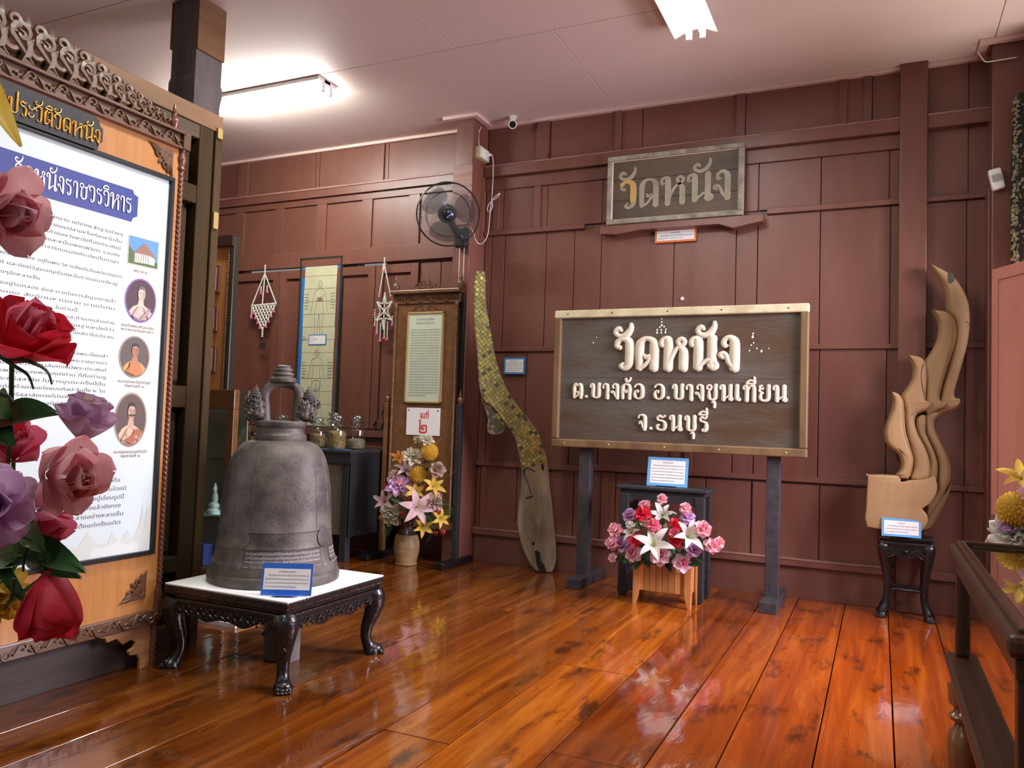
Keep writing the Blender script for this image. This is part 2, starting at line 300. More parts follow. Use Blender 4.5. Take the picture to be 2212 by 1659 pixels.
def stroke(mb, pts, ox, oy, s, z0, depth, sx=1, weight=1):
    P = cr(pts, 4); n = len(P); V = []
    for i in range(n):
        a = P[max(0, i - 1)]; b = P[min(n - 1, i + 1)]; dx, dy = b[0] - a[0], b[1] - a[1]; l = math.hypot(dx, dy) or 1
        V.append((P[i][0], P[i][1], max(.012, P[i][2] * weight), dx / l, dy / l))
    f, e = V[0], V[-1]; capA = []; capB = []
    for k in (0, .35, .75):
        h = math.sqrt(max(0, 1 - (1 - k) ** 2)); capA.append((f[0] - f[3] * f[2] * (1 - k), f[1] - f[4] * f[2] * (1 - k), max(.002, f[2] * h), f[3], f[4]))
        capB.append((e[0] + e[3] * e[2] * (1 - k), e[1] + e[4] * e[2] * (1 - k), max(.002, e[2] * h), e[3], e[4]))
    V = capA + V + capB[::-1]
    prof = [(1, 0), (.94, .55), (.6, .92), (0, 1), (-.6, .92), (-.94, .55), (-1, 0)] if depth else [(1, 0), (-1, 0)]
    vs = []; fs = []; m = len(prof)
    for x, y, r, dx, dy in V:
        for c, h in prof: vs.append((ox + (x - dy * r * c) * s * sx, oy + (y + dx * r * c) * s, z0 + h * depth * min(1, r / .06)))
    for i in range(len(V) - 1):
        for k in range(m - 1): fs.append((i * m + k, i * m + k + 1, (i + 1) * m + k + 1, (i + 1) * m + k))
    mb.add(vs, fs)
def pen_width(text): return sum(G[c][0] for c in text if c in G)
def pen(mb, text, cx, y, s, z0=0, depth=0, sx=1, weight=1, align=.5, gap=0):
    dz = 0 if depth else .00012
    W = (pen_width(text) + gap * sum(c in G for c in text)) * s * sx; x = cx - W * align; last = x; prevup = False
    for c in text:
        if c in G:
            for st in G[c][1]: z0 += dz; stroke(mb, st, x, y, s, z0, depth, sx, weight)
            last = x + (G[c][0] - .14) * s * sx; x += (G[c][0] + gap) * s * sx; prevup = False
        elif c in UP:
            dy = .34 if (c in '้่' and prevup) else 0
            if c in '้่' and prevup: dy = .42
            z0 += dz
            stroke(mb, [(a, b + dy, r) for a, b, r in UP[c]], last, y, s, z0, depth, sx, weight)
            if c != 'ุ': prevup = True
    return mb
_tc = {}
def text_geo(s):
    if s not in _tc:
        c = bpy.data.curves.new('tmp', 'FONT'); c.body = s; c.size = 1; c.resolution_u = 2
        o = bpy.data.objects.new('tmp', c); COL.objects.link(o)
        dg = bpy.context.evaluated_depsgraph_get(); me = o.evaluated_get(dg).to_mesh()
        vs = [v.co.copy() for v in me.vertices]; fs = [tuple(p.vertices) for p in me.polygons]
        o.evaluated_get(dg).to_mesh_clear(); bpy.data.objects.remove(o); bpy.data.curves.remove(c)
        _tc[s] = (vs, fs)
    return _tc[s]
def line(mb, s, x, y, size, z=.001, align=0, width=None, wrap=None):    # a line of small print
    vs, fs = text_geo(s)
    if not vs: return mb
    x0 = min(v.x for v in vs); x1 = max(v.x for v in vs); k = size if width is None else size; kx = (width / (x1 - x0)) if width else size
    W = (x1 - x0) * kx
    out = [(x - W * align + (v.x - x0) * kx, y + v.y * size, z) for v in vs]
    if wrap: out = [wrap(*p) for p in out]
    return mb.add(out, fs)
# ================================================================ the room
WY = 5.65; CZ = 3.485
fl = MB().box(-6.6, 1.4, -3, 5.8, -.08, -.03).build('floor', 'dark'); tag(fl, kind='structure')
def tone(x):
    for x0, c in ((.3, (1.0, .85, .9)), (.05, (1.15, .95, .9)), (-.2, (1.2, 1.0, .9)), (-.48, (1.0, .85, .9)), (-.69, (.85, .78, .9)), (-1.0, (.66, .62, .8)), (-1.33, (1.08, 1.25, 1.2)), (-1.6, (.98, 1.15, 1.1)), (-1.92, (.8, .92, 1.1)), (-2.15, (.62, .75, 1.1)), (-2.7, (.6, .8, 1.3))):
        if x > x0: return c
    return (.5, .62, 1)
seams = [1.3, 1.02, .79, .55, .31, .057, -.191, -.474, -.68, -.988, -1.318, -1.58, -1.905, -2.14, -2.41, -2.66, -2.95, -3.2, -3.48, -3.75, -4.05, -4.33, -4.6, -4.9, -5.2, -5.5, -5.8, -6.1, -6.4]
for i in range(len(seams) - 1):
    x1, x0 = seams[i], seams[i + 1]; y = -2.2 - rnd.random()
    while y < WY + .1:
        L_ = 3.6 + rnd.random() * 2.4 if x1 > -1.4 else 2.2 + rnd.random() * 1.8
        y1 = min(WY + .1, y + L_)
        if WY + .1 - y1 < .6: y1 = WY + .1
        dz = rnd.uniform(-.0012, .0012)
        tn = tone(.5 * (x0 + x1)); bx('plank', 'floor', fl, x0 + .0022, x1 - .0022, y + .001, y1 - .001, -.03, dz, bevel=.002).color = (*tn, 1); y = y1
# back wall: a slab behind with a slit over the shutters, boards and rails on it
wb = MB()
SL0, SL1 = 2.402, 2.468
wb.box(-6.6, 1.4, WY, WY + .1, -.05, SL0).box(-6.6, 1.4, WY, WY + .1, SL1, CZ + .05)
for a, b in ((-6.6, -5.45), (-4.75, -4.15), (-3.85, 1.4)): wb.box(a, b, WY, WY + .1, SL0, SL1)
wb = wb.build('wall_back', 'wall'); tag(wb, kind='structure')
def boards(xs, z0, z1, y1=.016, g=.0035, jit=.004):
    for a, b in zip(xs, xs[1:]):
        bx('board', 'wall', wb, a + g, b - g, WY - y1 - rnd.uniform(0, jit), WY, z0, z1, bevel=.0015)
def rail(x0, x1, z0, z1, d, m='wall', nm='rail'): return bx(nm, m, wb, x0, x1, WY - d, WY, z0, z1, bevel=.003)
# right part, between pillar and post
X0, X1 = -2.9, .11
boards([X0, -2.36, -1.78, -1.62, -.88, -.07, X1], 3.14, CZ)
boards([X0, -2.744, -2.364, -1.915, -1.363, -.78, -.376, .04, X1], 2.62, 2.95)
boards([X0, -2.835, -2.72, -2.364, -2.131, -1.915, -1.363, -.925, -.78, -.376, .05, X1], 1.68, 2.58)
boards([X0, -2.835, -2.5, -2.131, -1.9, -1.363, -.925, -.784, -.372, .035, X1], .79, 1.65)
boards([X0, -2.869, -2.55, -2.081, -1.953, -1.861, -1.754, -1.4, -1.1, -.792, -.69, -.357, .03, X1], .25, .75)
boards([X0, X1], 0.0, .215, y1=.03)
rail(X0, X1, 3.05, 3.14, .075); rail(X0, X1, 3.13, 3.142, .08, 'wall_dust'); rail(X0, X1, 2.95, 3.05, .035)
rail(X0, -2.05, 2.582, 2.622, .045); rail(-.72, X1, 2.585, 2.622, .045)
rail(X0, X1, 1.65, 1.682, .04); rail(X0, -1.95, .75, .79, .042); rail(-1.93, -1.2, .762, .806, .05); rail(-1.2, X1, .765, .80, .04)
rail(X0, X1, .212, .258, .062); rail(X0, X1, .252, .262, .066, 'wall_dust')
for x0, x1, z0, z1 in ((-2.475, -2.425, 2.62, 2.95), (-2.83, -2.78, 2.62, 2.95), (-2.47, -2.37, 3.142, CZ), (-.27, -.22, 3.142, CZ), (-.12, -.07, 3.142, CZ), (-.94, -.88, 3.142, CZ), (-1.83, -1.78, 3.142, CZ), (-1.25, -1.2, .806, 1.0)):
    bx('batten', 'wall', wb, x0, x1, WY - .034, WY, z0, z1, bevel=.002)
# lower frames of the old door leaves
for x0, x1 in ((-2.86, -2.15), (-1.86, -1.3), (-.78, -.36)):
    bx('frame_piece', 'wall', wb, x0, x1, WY - .026, WY, .262, .33); bx('frame_piece', 'wall', wb, x0, x0 + .05, WY - .026, WY, .33, .75)
bx('post', 'wall', wb, .098, .255, WY - .09, WY, 0, CZ, bevel=.004)
# beyond the post
X2 = .6
boards([.255, .487, X2], 3.13, CZ); boards([.255, .487, X2], 2.62, 3.06); boards([.255, .48, X2], 1.68, 2.58); boards([.255, .475, X2], .80, 1.65); boards([.255, .47, X2], .26, .76); boards([.255, X2], 0, .21, y1=.03)
rail(.255, X2, 3.05, 3.14, .075); rail(.255, X2, 3.13, 3.142, .08, 'wall_dust'); rail(.255, X2, 2.585, 2.615, .045); rail(.255, X2, 1.65, 1.68, .04); rail(.255, X2, .765, .80, .04); rail(.255, X2, .212, .26, .06)
# left part
Y0, Y1 = -6.5, -3.05
boards([Y0, -5.416, -4.60, -3.86, Y1], 3.13, CZ)
rail(Y0, Y1, 3.045, 3.12, .06); rail(Y0, Y1, 3.112, 3.13, .068, 'wall_dust')
boards([Y0, -5.9, -5.464, -4.983, -4.50, -4.01, -3.53, Y1], 2.54, 3.045)
for x in (-5.43, -4.64, -3.9): bx('batten', 'wall', wb, x - .12, x, WY - .034, WY, 3.13, CZ, bevel=.002)
for x in (-5.45, -4.97, -4.49, -4.0, -3.52): bx('batten', 'wall', wb, x - .105, x, WY - .036, WY, 2.56, 2.985, bevel=.002)
rail(Y0, Y1, 2.985, 3.045, .036)
rail(Y0, Y1, 2.424, 2.56, .05)
def shutter(x0, x1, z0=1.0, z1=2.40, f=.075):
    g = .004
    for a, b, c, d in ((x0 + g, x0 + f, z0, z1), (x1 - f, x1 - g, z0, z1), (x0 + f, x1 - f, z1 - f, z1), (x0 + f, x1 - f, z0, z0 + f)):
        bx('shutter_frame', 'wall', wb, a, b, WY - .045, WY, c, d, bevel=.002)
    bx('shutter_panel', 'wall', wb, x0 + f, x1 - f, WY - .022, WY, z0 + f, z1 - f)
for a, b in ((-6.3, -5.6), (-5.58, -4.98), (-4.98, -4.40), (-4.38, -3.93), (-3.93, -3.5)): shutter(a, b)
boards([-3.5, -3.3, Y1], .8, 2.43); boards([Y0, -5.9, -5.3, -4.7, -4.1, -3.5, Y1], .25, .60); boards([Y0, Y1], 0, .215, y1=.03)
boards([Y0, -5.1, -3.9, Y1], .66, .80); boards([Y0, -4.5, -3.7, Y1], .86, .93)
rail(Y0, Y1, .60, .66, .05); rail(Y0, Y1, .80, .86, .05); rail(Y0, Y1, .93, .99, .07); rail(Y0, Y1, .212, .25, .06)
# pillars
pl = bx('pillar', 'wall', wb, -3.055, -2.905, 5.38, WY, 0, CZ, bevel=.006)
bx('pillar', M['wall_dust'], wb, -3.068, -2.90, 5.372, 5.38, 2.62, 3.1, bevel=.003)
bx('pillar', 'wall', wb, .59, .80, 5.42, WY, 0, CZ, bevel=.006)
bx('pillar_edge', 'wall', wb, .575, .592, 5.45, WY, 0, 2.6, bevel=.004)
# ceiling of big sheets with open joints
ce = MB().box(-6.7, 1.4, -3.2, 5.9, CZ + .02, CZ + .08).build('ceiling', 'dark'); tag(ce, kind='structure')
ys = [-3.2, -2.4, -.96, .48, 1.92, 3.13, 4.345, WY + .05]
for i in range(len(ys) - 1):
    xs = {6: [-6.6, -4.25, -1.828, .6, 1.3], 5: [-6.6, -4.9, -2.5, -.1, 1.3]}.get(i, [-6.6, -5.1, -2.7, -.3, 1.3])
    for a, b in zip(xs, xs[1:]): bx('ceiling_sheet', 'ceil', ce, a + .002, b - .002, ys[i] + .002, ys[i + 1] - .002, CZ, CZ + .02, bevel=.002)
def trim(n, segs):
    mb = MB()
    for a in segs: mb.box(*a)
    tag(mb.build('trim_%d' % n, 'cornice', bevel=.004), kind='structure')
trim(1, [(-6.6, -3.055, WY - .055, WY - .005, CZ - .026, CZ), (-2.905, .098, WY - .055, WY - .005, CZ - .026, CZ), (.255, .59, WY - .055, WY - .005, CZ - .026, CZ)])
trim(2, [(-3.16, -2.85, 5.325, 5.375, CZ - .026, CZ), (-2.90, -2.85, 5.375, WY - .055, CZ - .026, CZ)])
trim(3, [(.52, .80, 5.365, 5.415, CZ - .026, CZ), (.52, .57, 5.415, WY - .055, CZ - .026, CZ), (.745, .80, 1.0, 5.36, CZ - .026, CZ - .001)])
# right wall with a window opening, out of frame but lighting the corner
wr = MB().box(.80, .9, 5.2, WY, 0, CZ).box(.80, .9, -3, 3.3, 0, CZ).box(.80, .9, 3.3, 5.2, 0, .62).box(.80, .9, 3.3, 5.2, CZ - .02, CZ).build('wall_right', 'wall'); tag(wr, kind='structure')
bx('rail', 'wall', wr, .76, .80, -2, 3.3, 2.95, 3.12, bevel=.004); bx('rail', 'wall', wr, .76, .80, -2, 5.4, .2, .26, bevel=.004); bx('rail', 'wall', wr, .765, .80, 5.2, 5.4, 2.95, 3.12, bevel=.004)
wl2 = MB().box(-6.7, -6.6, -3, WY + .1, 0, CZ).build('wall_side', 'wall'); tag(wl2, kind='structure')

# ---------------------------------------------------------------- old timber partition on the left
M['old'] = mat('old_timber', (.026, .016, .007), .85, 0, (.075, .046, .020), 5, (1, 1, .12), .3, 40, spec=.2, lo=.3, hi=.8)
M['oldtan'] = mat('old_timber_tan', (.15, .075, .028), .6, 0, (.26, .14, .06), 6, (1, .12, 1), .25, 40)
M['grey'] = mat('grey_timber', (.16, .145, .13), .7, 0, (.085, .07, .062), 6, (1, 1, .1), .3, 40)
XP = -2.92
pt = MB().box(-3.02, -2.985, 0.7, 2.80, 0.0, 2.44).build('wall_left', 'old'); tag(pt, kind='structure')
bx('top_beam', 'oldtan', pt, -3.03, XP, .6, 2.84, 2.452, 2.535, bevel=.004)
bx('inner_beam', M['oldtan'] if 0 else mat('old_beam', (.05, .032, .016), .7, 0, (.12, .08, .042), 6, (1, .12, 1), .3, 40), pt, -3.02, XP - .008, .6, 2.715, 2.385, 2.452, bevel=.004)
M['oldmid'] = mat('old_timber_mid', (.040, .025, .010), .85, 0, (.10, .062, .028), 6, (1, 1, .12), .3, 40, spec=.2); bx('post', 'oldmid', pt, -3.03, XP, 2.80, 2.845, 0, 2.452, bevel=.004)
bx('stile', 'old', pt, -3.02, XP - .004, 2.705, 2.79, 0, 2.452, bevel=.004)
bx('stile', 'old', pt, -3.02, XP - .008, 2.56, 2.60, 0, 2.39, bevel=.004)
for z0, z1 in ((2.075, 2.16), (1.115, 1.215), (.0, .12), (.36, .43)): bx('cross_rail', 'old', pt, -3.02, XP - .006, .7, 2.705, z0, z1, bevel=.004)
for z0, z1 in ((2.175, 2.37), (1.235, 2.055), (.45, 1.095), (.14, .345)):
    bx('panel', 'old', pt, -3.0, XP - .045, 2.615, 2.69, z0, z1, bevel=.008)
bx('skirt_board', mat('grey_skirt', (.085, .065, .055), .6, 0, (.045, .034, .028), 6, (1, .1, 1), .2, 40), pt, -2.985, -2.90, .7, 2.55, 0, .235, bevel=.003)
M['brass'] = mat('brass_hinge', (.45, .33, .13), .4, .7)
hg = MB().box(XP - .002, XP + .012, 2.80, 2.83, 1.98, 2.06).box(XP - .002, XP + .012, 2.80, 2.83, 2.42, 2.47).build('hinge', 'brass', pt)
# old grey column above the partition
gc = MB(); c0 = (-3.665, 3.34)
prof = [(.0, .098), (2.9, .098), (2.96, .105), (3.0, .105), (3.03, .098), (3.484, .098)]
vs = []; fs = []
for z, h in prof: vs += [(c0[0] - h, c0[1] - h, z), (c0[0] + h, c0[1] - h, z), (c0[0] + h, c0[1] + h, z), (c0[0] - h, c0[1] + h, z)]
for i in range(len(prof) - 1):
    for k in range(4): fs.append((i * 4 + k, i * 4 + (k + 1) % 4, i * 4 + 4 + (k + 1) % 4, i * 4 + 4 + k))
gc.add(vs, fs); gco = gc.build('grey_column', 'grey', bevel=.004); tag(gco, kind='structure')
bx('column_casing', 'oldtan', gco, c0[0] + .099, c0[0] + .112, c0[1] - .104, c0[1] + .10, 3.17, CZ - .005, bevel=.002)
bx('column_casing', 'oldtan', gco, c0[0] - .11, c0[0] - .099, c0[1] - .104, c0[1] + .10, 3.2, CZ - .005, bevel=.002)

# ---------------------------------------------------------------- fluorescent lamps
M['tube'] = emis('lamp_tube', (1, .99, .95), 25); M['diff'] = emis('lamp_diffuser', (1, .99, .94), 60); M['tube3'] = emis('lamp_tube_dim', (1, .98, .92), 9); M['tube2'] = emis('lamp_tube_bright', (1, .985, .92), 85); M['enamel'] = mat('white_enamel', (.8, .8, .76), .35)
def lamp(label, c, axis, L=1.24, wings=True, m='tube'):
    t = thing('fluorescent_lamp', label, 'lamp', (c[0], c[1], CZ), (0, 0, 0 if axis == 'x' else R(90)), 'ceiling lamps')
    MB().box(-L / 2, L / 2, -.035, .035, -.043, 0).build('housing', 'enamel', t, bevel=.004)
    if m == 'tube2':
        bx('side_channel', 'enamel', t, -L / 2, L / 2, -.10, .10, -.03, -.001, bevel=.004)
        bx('diffuser', 'diff', t, -L / 2 + .03, L / 2 - .005, -.068, .068, -.105, -.03, bevel=.02)
        for y in (-.04, .04): bx('socket', 'enamel', t, L / 2 - .04, L / 2 + .004, y - .016, y + .016, -.10, -.03, bevel=.006)
        return t
    if wings:
        pr = [(-.125, -.052), (-.04, -.012), (.04, -.012), (.125, -.052), (.125, -.047), (.04, -.004), (-.04, -.004), (-.125, -.047)]
        vs = [(x, p[0], p[1] - .038) for x in (-L / 2, L / 2) for p in pr]; n = 8
        MB().add(vs, [tuple(range(8))[::-1], tuple(range(8, 16))] + [(i, (i + 1) % n, n + (i + 1) % n, n + i) for i in range(n)]).build('reflector', 'enamel', t)
    for y in (-.04, .04):
        mb = MB(); mb.M = Matrix.Rotation(R(90), 4, 'Y'); mb.lathe([(.0145, -L / 2 + .02), (.0145, L / 2 - .02)], 12, (.085, y, 0)); mb.build('tube', m, t, smooth=40)
        for e in (-1, 1): bx('socket', 'enamel', t, min(e * L / 2, e * (L / 2 - .022)), max(e * L / 2, e * (L / 2 - .022)), y - .017, y + .017, -.115, -.05, bevel=.005)
    return t
lamp('lit twin tube lamp on the ceiling beside the grey column', (-4.215, 4.445), 'x', wings=False, m='tube2')
lamp('lit lamp with winged white reflector, nearest the ceiling edge', (-1.0, 3.93), 'y')
lamp('added lit lamp out of view, brightening the ceiling corner by the display case', (.33, 3.35), 'y', .9, m='tube3')  # added lamp above the view, lifts the ceiling corner and the floor below
# ================================================================ information board on the left
M['teak'] = wood('teak_veneer', (.42, .17, .042), (.54, .25, .08), 'y', 30, .3, .25, .04)
M['carved'] = wood('carved_rosewood', (.075, .032, .014), (.15, .075, .035), 'x', 20, .32, .2, .05)
M['redwood'] = mat('turned_redwood', (.15, .052, .030), .35, coat=.3)
M['palewood'] = wood('pale_teak', (.42, .20, .07), (.55, .28, .11), 'x', 20, .4)
M['black'] = mat('black_lacquer', (.008, .008, .009), .3)
M['blackm'] = mat('black_matt', (.012, .012, .014), .6, 0, (.022, .022, .024), 30)
M['paper'] = mat('poster_paper', (.66, .78, .78), .3)
M['white'] = mat('white_card', (.82, .82, .80), .6)
M['ink'] = mat('black_ink', (.03, .03, .035), .6)
M['greyink'] = mat('grey_ink', (.19, .19, .21), .6)
M['gold'] = mat('gold_leaf', (.95, .58, .14), .25, 1)
M['blue'] = mat('banner_blue', (.018, .038, .26), .45)
M['red'] = mat('sign_red', (.62, .02, .025), .45)
M['goldink'] = mat('ochre_ink', (.27, .14, .02), .5)
def poly(mb, pts, z): return mb.add([(p[0], p[1], z) for p in pts], [tuple(range(len(pts)))] if sum(pts[i][0] * pts[(i + 1) % len(pts)][1] - pts[(i + 1) % len(pts)][0] * pts[i][1] for i in range(len(pts))) > 0 else [tuple(range(len(pts)))[::-1]])
def oval(cx, cy, rx, ry, n=28, a0=0, a1=2 * math.pi): return [(cx + rx * math.cos(a0 + (a1 - a0) * k / n), cy + ry * math.sin(a0 + (a1 - a0) * k / n)) for k in range(n if a1 - a0 > 6.2 else n + 1)]
_pm = {}
def pm(c, rough=.5):
    k = tuple(round(x, 3) for x in c)
    if k not in _pm: _pm[k] = mat('print_colour', c, rough)
    return _pm[k]
def flat(name, pts, z, c, parent): return poly(MB(), pts, z).build(name, pm(c) if not isinstance(c, str) else M[c], parent)
ib = thing('information_board', 'tall carved wooden information board with a white poster of temple history, on spiral posts', 'board', (-2.83, 0, 0), LEFT)
UR = 2.512
bx('backing_panel', 'teak', ib, .95, UR, .215, 2.27, -.03, 0, bevel=.002)
po = bx('poster', 'paper', ib, 1.22, 2.458, .503, 2.097, 0, .008)
fr = MB()
for a in ((1.2, 2.476, 2.097, 2.116), (1.2, 2.476, .484, .503), (1.2, 1.22, .503, 2.097), (2.458, 2.476, .503, 2.097)): fr.box(*a, 0, .022)
fr.build('poster_frame', 'black', ib, bevel=.002)
# header plaque with gold raised letters
pl_ = [(1.3, 2.085), (2.07, 2.117), (2.085, 2.118), (2.10, 2.135), (2.098, 2.155), (2.112, 2.17), (2.112, 2.19), (2.10, 2.21), (2.102, 2.225), (2.085, 2.237), (1.3, 2.26)]
pl_ = [(1.3, 2.105), (2.075, 2.105), (2.095, 2.118), (2.10, 2.14), (2.114, 2.155), (2.114, 2.205), (2.10, 2.215), (2.095, 2.232), (2.075, 2.245), (1.3, 2.245)]
pq = MB().prism(pl_, 0, .022).build('header_plaque', 'blackm', ib, bevel=.003)
pen(MB(), 'ประวัติวัดหนัง', 1.917, 2.138, .054, .022, .008, weight=.75).build('lettering', 'gold', pq, smooth=60)
bn = [(1.25, 1.875), (2.275, 1.875), (2.282, 1.893), (2.302, 1.903), (2.302, 1.985), (2.282, 1.992), (2.275, 2.008), (1.25, 2.008)]
bb_ = flat('banner', bn, .0095, 'blue', po)
pen(MB(), 'วัดหนังราชวรวิหาร', 2.272, 1.908, .061, .0105, weight=.68, align=1, sx=.86).build('banner_lettering', 'white', po)
L1 = ['ไม่มีหลักฐานว่าสร้างเมื่อใด รวมถึงปี พ.ศ. ที่สร้างก็ไม่ทราบ แต่จากหลักฐานต่างๆ', 'สันนิษฐานว่าน่าจะสร้างมาแต่ครั้งกรุงศรีอยุธยาตอนปลายหรือก่อนหน้านั้น', 'หลักฐานที่เกี่ยวกับสมัยอยุธยาก็มีระฆังเก่าของวัดหนังที่องค์ระฆังมี', 'จารึกว่าเมื่อ พ.ศ.๒๒๖๐ มหาพุทธรักขิตและหมื่นเพชรพิจิตร รวมถึง', 'ชาวบ้านและภิกษุสามเณร ได้ร่วมกันหล่อระฆังใบนี้ คำจารึกบนองค์ระฆังเป็นภาษา', 'ไทยโบราณ']
L2 = ['นอกจากนี้ด้วยหินทรายแดงปั้นปูนทับลงรักปิดทอง อยู่ในพระวิหารซึ่งเดิมในสมัยอยุธยา', 'เรียกว่าพระวิหารพระเจ้า ๕ พระองค์ และยังมีอิฐมอญเดิมเผาโบราณขนาดใหญ่', 'ต่างๆอีกหลายชิ้น']
L3 = ['ตามทางทิศตะวันตกเป็นทำเลที่ตั้งอยู่ริมคลอง ซึ่งสะดวกในการสัญจรทางน้ำ', 'ประเภทวัดราษฎร์ที่วัด ๒๐๐๐ สังกัดมหานิกาย มาแต่เดิม', 'ในย่านนี้']
L4 = ['ที่มาของชื่อวัดจากข้อสันนิษฐานและคำบอกเล่าอย่าง', 'หนึ่งและอีกสันนิษฐานหนึ่งก็ว่า', 'แต่เดิมมีหนังและตากหนังสัตว์ในบริเวณ']
L5 = ['ในสมัยพระบาทสมเด็จพระนั่งเกล้า', 'พระองค์คือกรมสมเด็จพระศรีสุลาลัย พระราชมารดา', 'วัดนี้ กรมสมเด็จพระศรีสุลาลัยทรงมีพระประสงค์', 'เพื่ออุทิศถวายให้กับบรรพบุรุษของพระองค์ท่าน ก็คือท่านชู', 'ของกรมสมเด็จพระศรีสุลาลัย ในการบูรณะครั้งนี้นั้น', 'ราชโอรสและวัดนางนองซึ่งมีการก่อสร้างตกแต่งแบบศิลปะจีนทั้ง ๒ วัด', 'เป็นด้วยกรมสมเด็จพระศรีสุลาลัยทรงโปรดศิลปะอย่างไทย', 'ส่วนวัดหนัง จะมีแต่เพียงเจดีย์จีน ตุ๊กตาหินตั้ง', 'นำไปแต่งถวายของวัด']
L6 = ['รัชกาลที่ ๕ ได้ทรงเสด็จ', 'กำลังทรุดโทรมโดยมี', 'พระภาวนาโกศลเถรหรือหลวงปู่เอี่ยมรูปนี้', 'การบูรณปฏิสังขรณ์วัดหนังแล้วยังทรง', 'หลวงปู่เอี่ยมไว้อีกหลายอย่างหลายชิ้น', 'ถือปฏิบัติสืบต่อกันมาตั้งแต่ครั้งอดีต']
bt = MB()
def para(lines, y0, pitch, x1, widths, sz=.0175):
    for i, s in enumerate(lines): line(bt, s, x1[i] if isinstance(x1, list) else x1, y0 - pitch * i, sz, .0092, 1, widths[i] if isinstance(widths, list) else widths)
para(L1, 1.806, .0292, [2.237, 2.235, 2.232, 2.23, 2.225, 1.80], [.85, .80, .76, .74, .90, .10])
para(L2, 1.634, .034, [2.244, 2.226, 1.90], [.88, .84, .17])
para(L3, 1.528, .0295, [2.223, 2.221, 2.058], [.82, .80, .09])
para(L4, 1.44, .029, 2.223, [.55, .36, .42])
para(L5, 1.303, .0282, [2.201, 2.2, 2.2, 2.199, 2.198, 2.198, 2.198, 2.197, 2.196], [.36, .58, .58, .70, .64, .76, .64, .56, .26])
para(L6, .802, .0345, [2.292, 2.323, 2.315, 2.301, 2.315, 2.304], [.26, .24, .46, .44, .44, .46], .022)
bt.build('body_text', 'greyink', po)
# pictures printed on the poster
z = .0092
flat('temple_picture', [(2.267, 1.70), (2.42, 1.70), (2.42, 1.822), (2.267, 1.822)], z, (.62, .60, .42), po)
flat('picture_sky', [(2.271, 1.704), (2.416, 1.704), (2.416, 1.818), (2.271, 1.818)], z + .0004, (.10, .30, .62), po)
flat('picture_trees', [(2.271, 1.704), (2.416, 1.704), (2.416, 1.73), (2.39, 1.724), (2.35, 1.728), (2.31, 1.72), (2.30, 1.75), (2.271, 1.775)], z + .0008, (.06, .14, .03), po)
flat('picture_wall', [(2.30, 1.712), (2.37, 1.715), (2.40, 1.714), (2.40, 1.745), (2.365, 1.755), (2.30, 1.753)], z + .0012, (.72, .70, .62), po)
pc = MB()
for k in range(6): poly(pc, [(2.305 + k * .012, 1.716), (2.309 + k * .012, 1.716), (2.309 + k * .012, 1.752), (2.305 + k * .012, 1.752)], z + .0016)
pc.build('picture_columns', pm((.35, .33, .3)), po)
flat('picture_roof', [(2.293, 1.752), (2.375, 1.752), (2.408, 1.742), (2.385, 1.765), (2.352, 1.796), (2.343, 1.80), (2.335, 1.79), (2.31, 1.765)], z + .002, (.30, .15, .09), po)
def caption(lines, y, cx=2.335):
    mb = MB()
    for i, s in enumerate(lines): line(mb, s, cx, y - .017 * i, .017, z + .0004, .5, min(.16, .0085 * len(s)))
    mb.build('caption', 'goldink', po)
caption(['พระวิหาร'], 1.672); caption(['สมเด็จพระศรีสุลาลัย', 'พระราชมารดาในรัชกาลที่ ๓'], 1.44)
caption(['พระบาทสมเด็จพระนั่งเกล้าเจ้าอยู่หัว', 'รัชกาลที่ ๓'], 1.208); caption(['พระบาทสมเด็จพระจุลจอมเกล้าเจ้าอยู่หัว', 'รัชกาลที่ ๕'], .918)
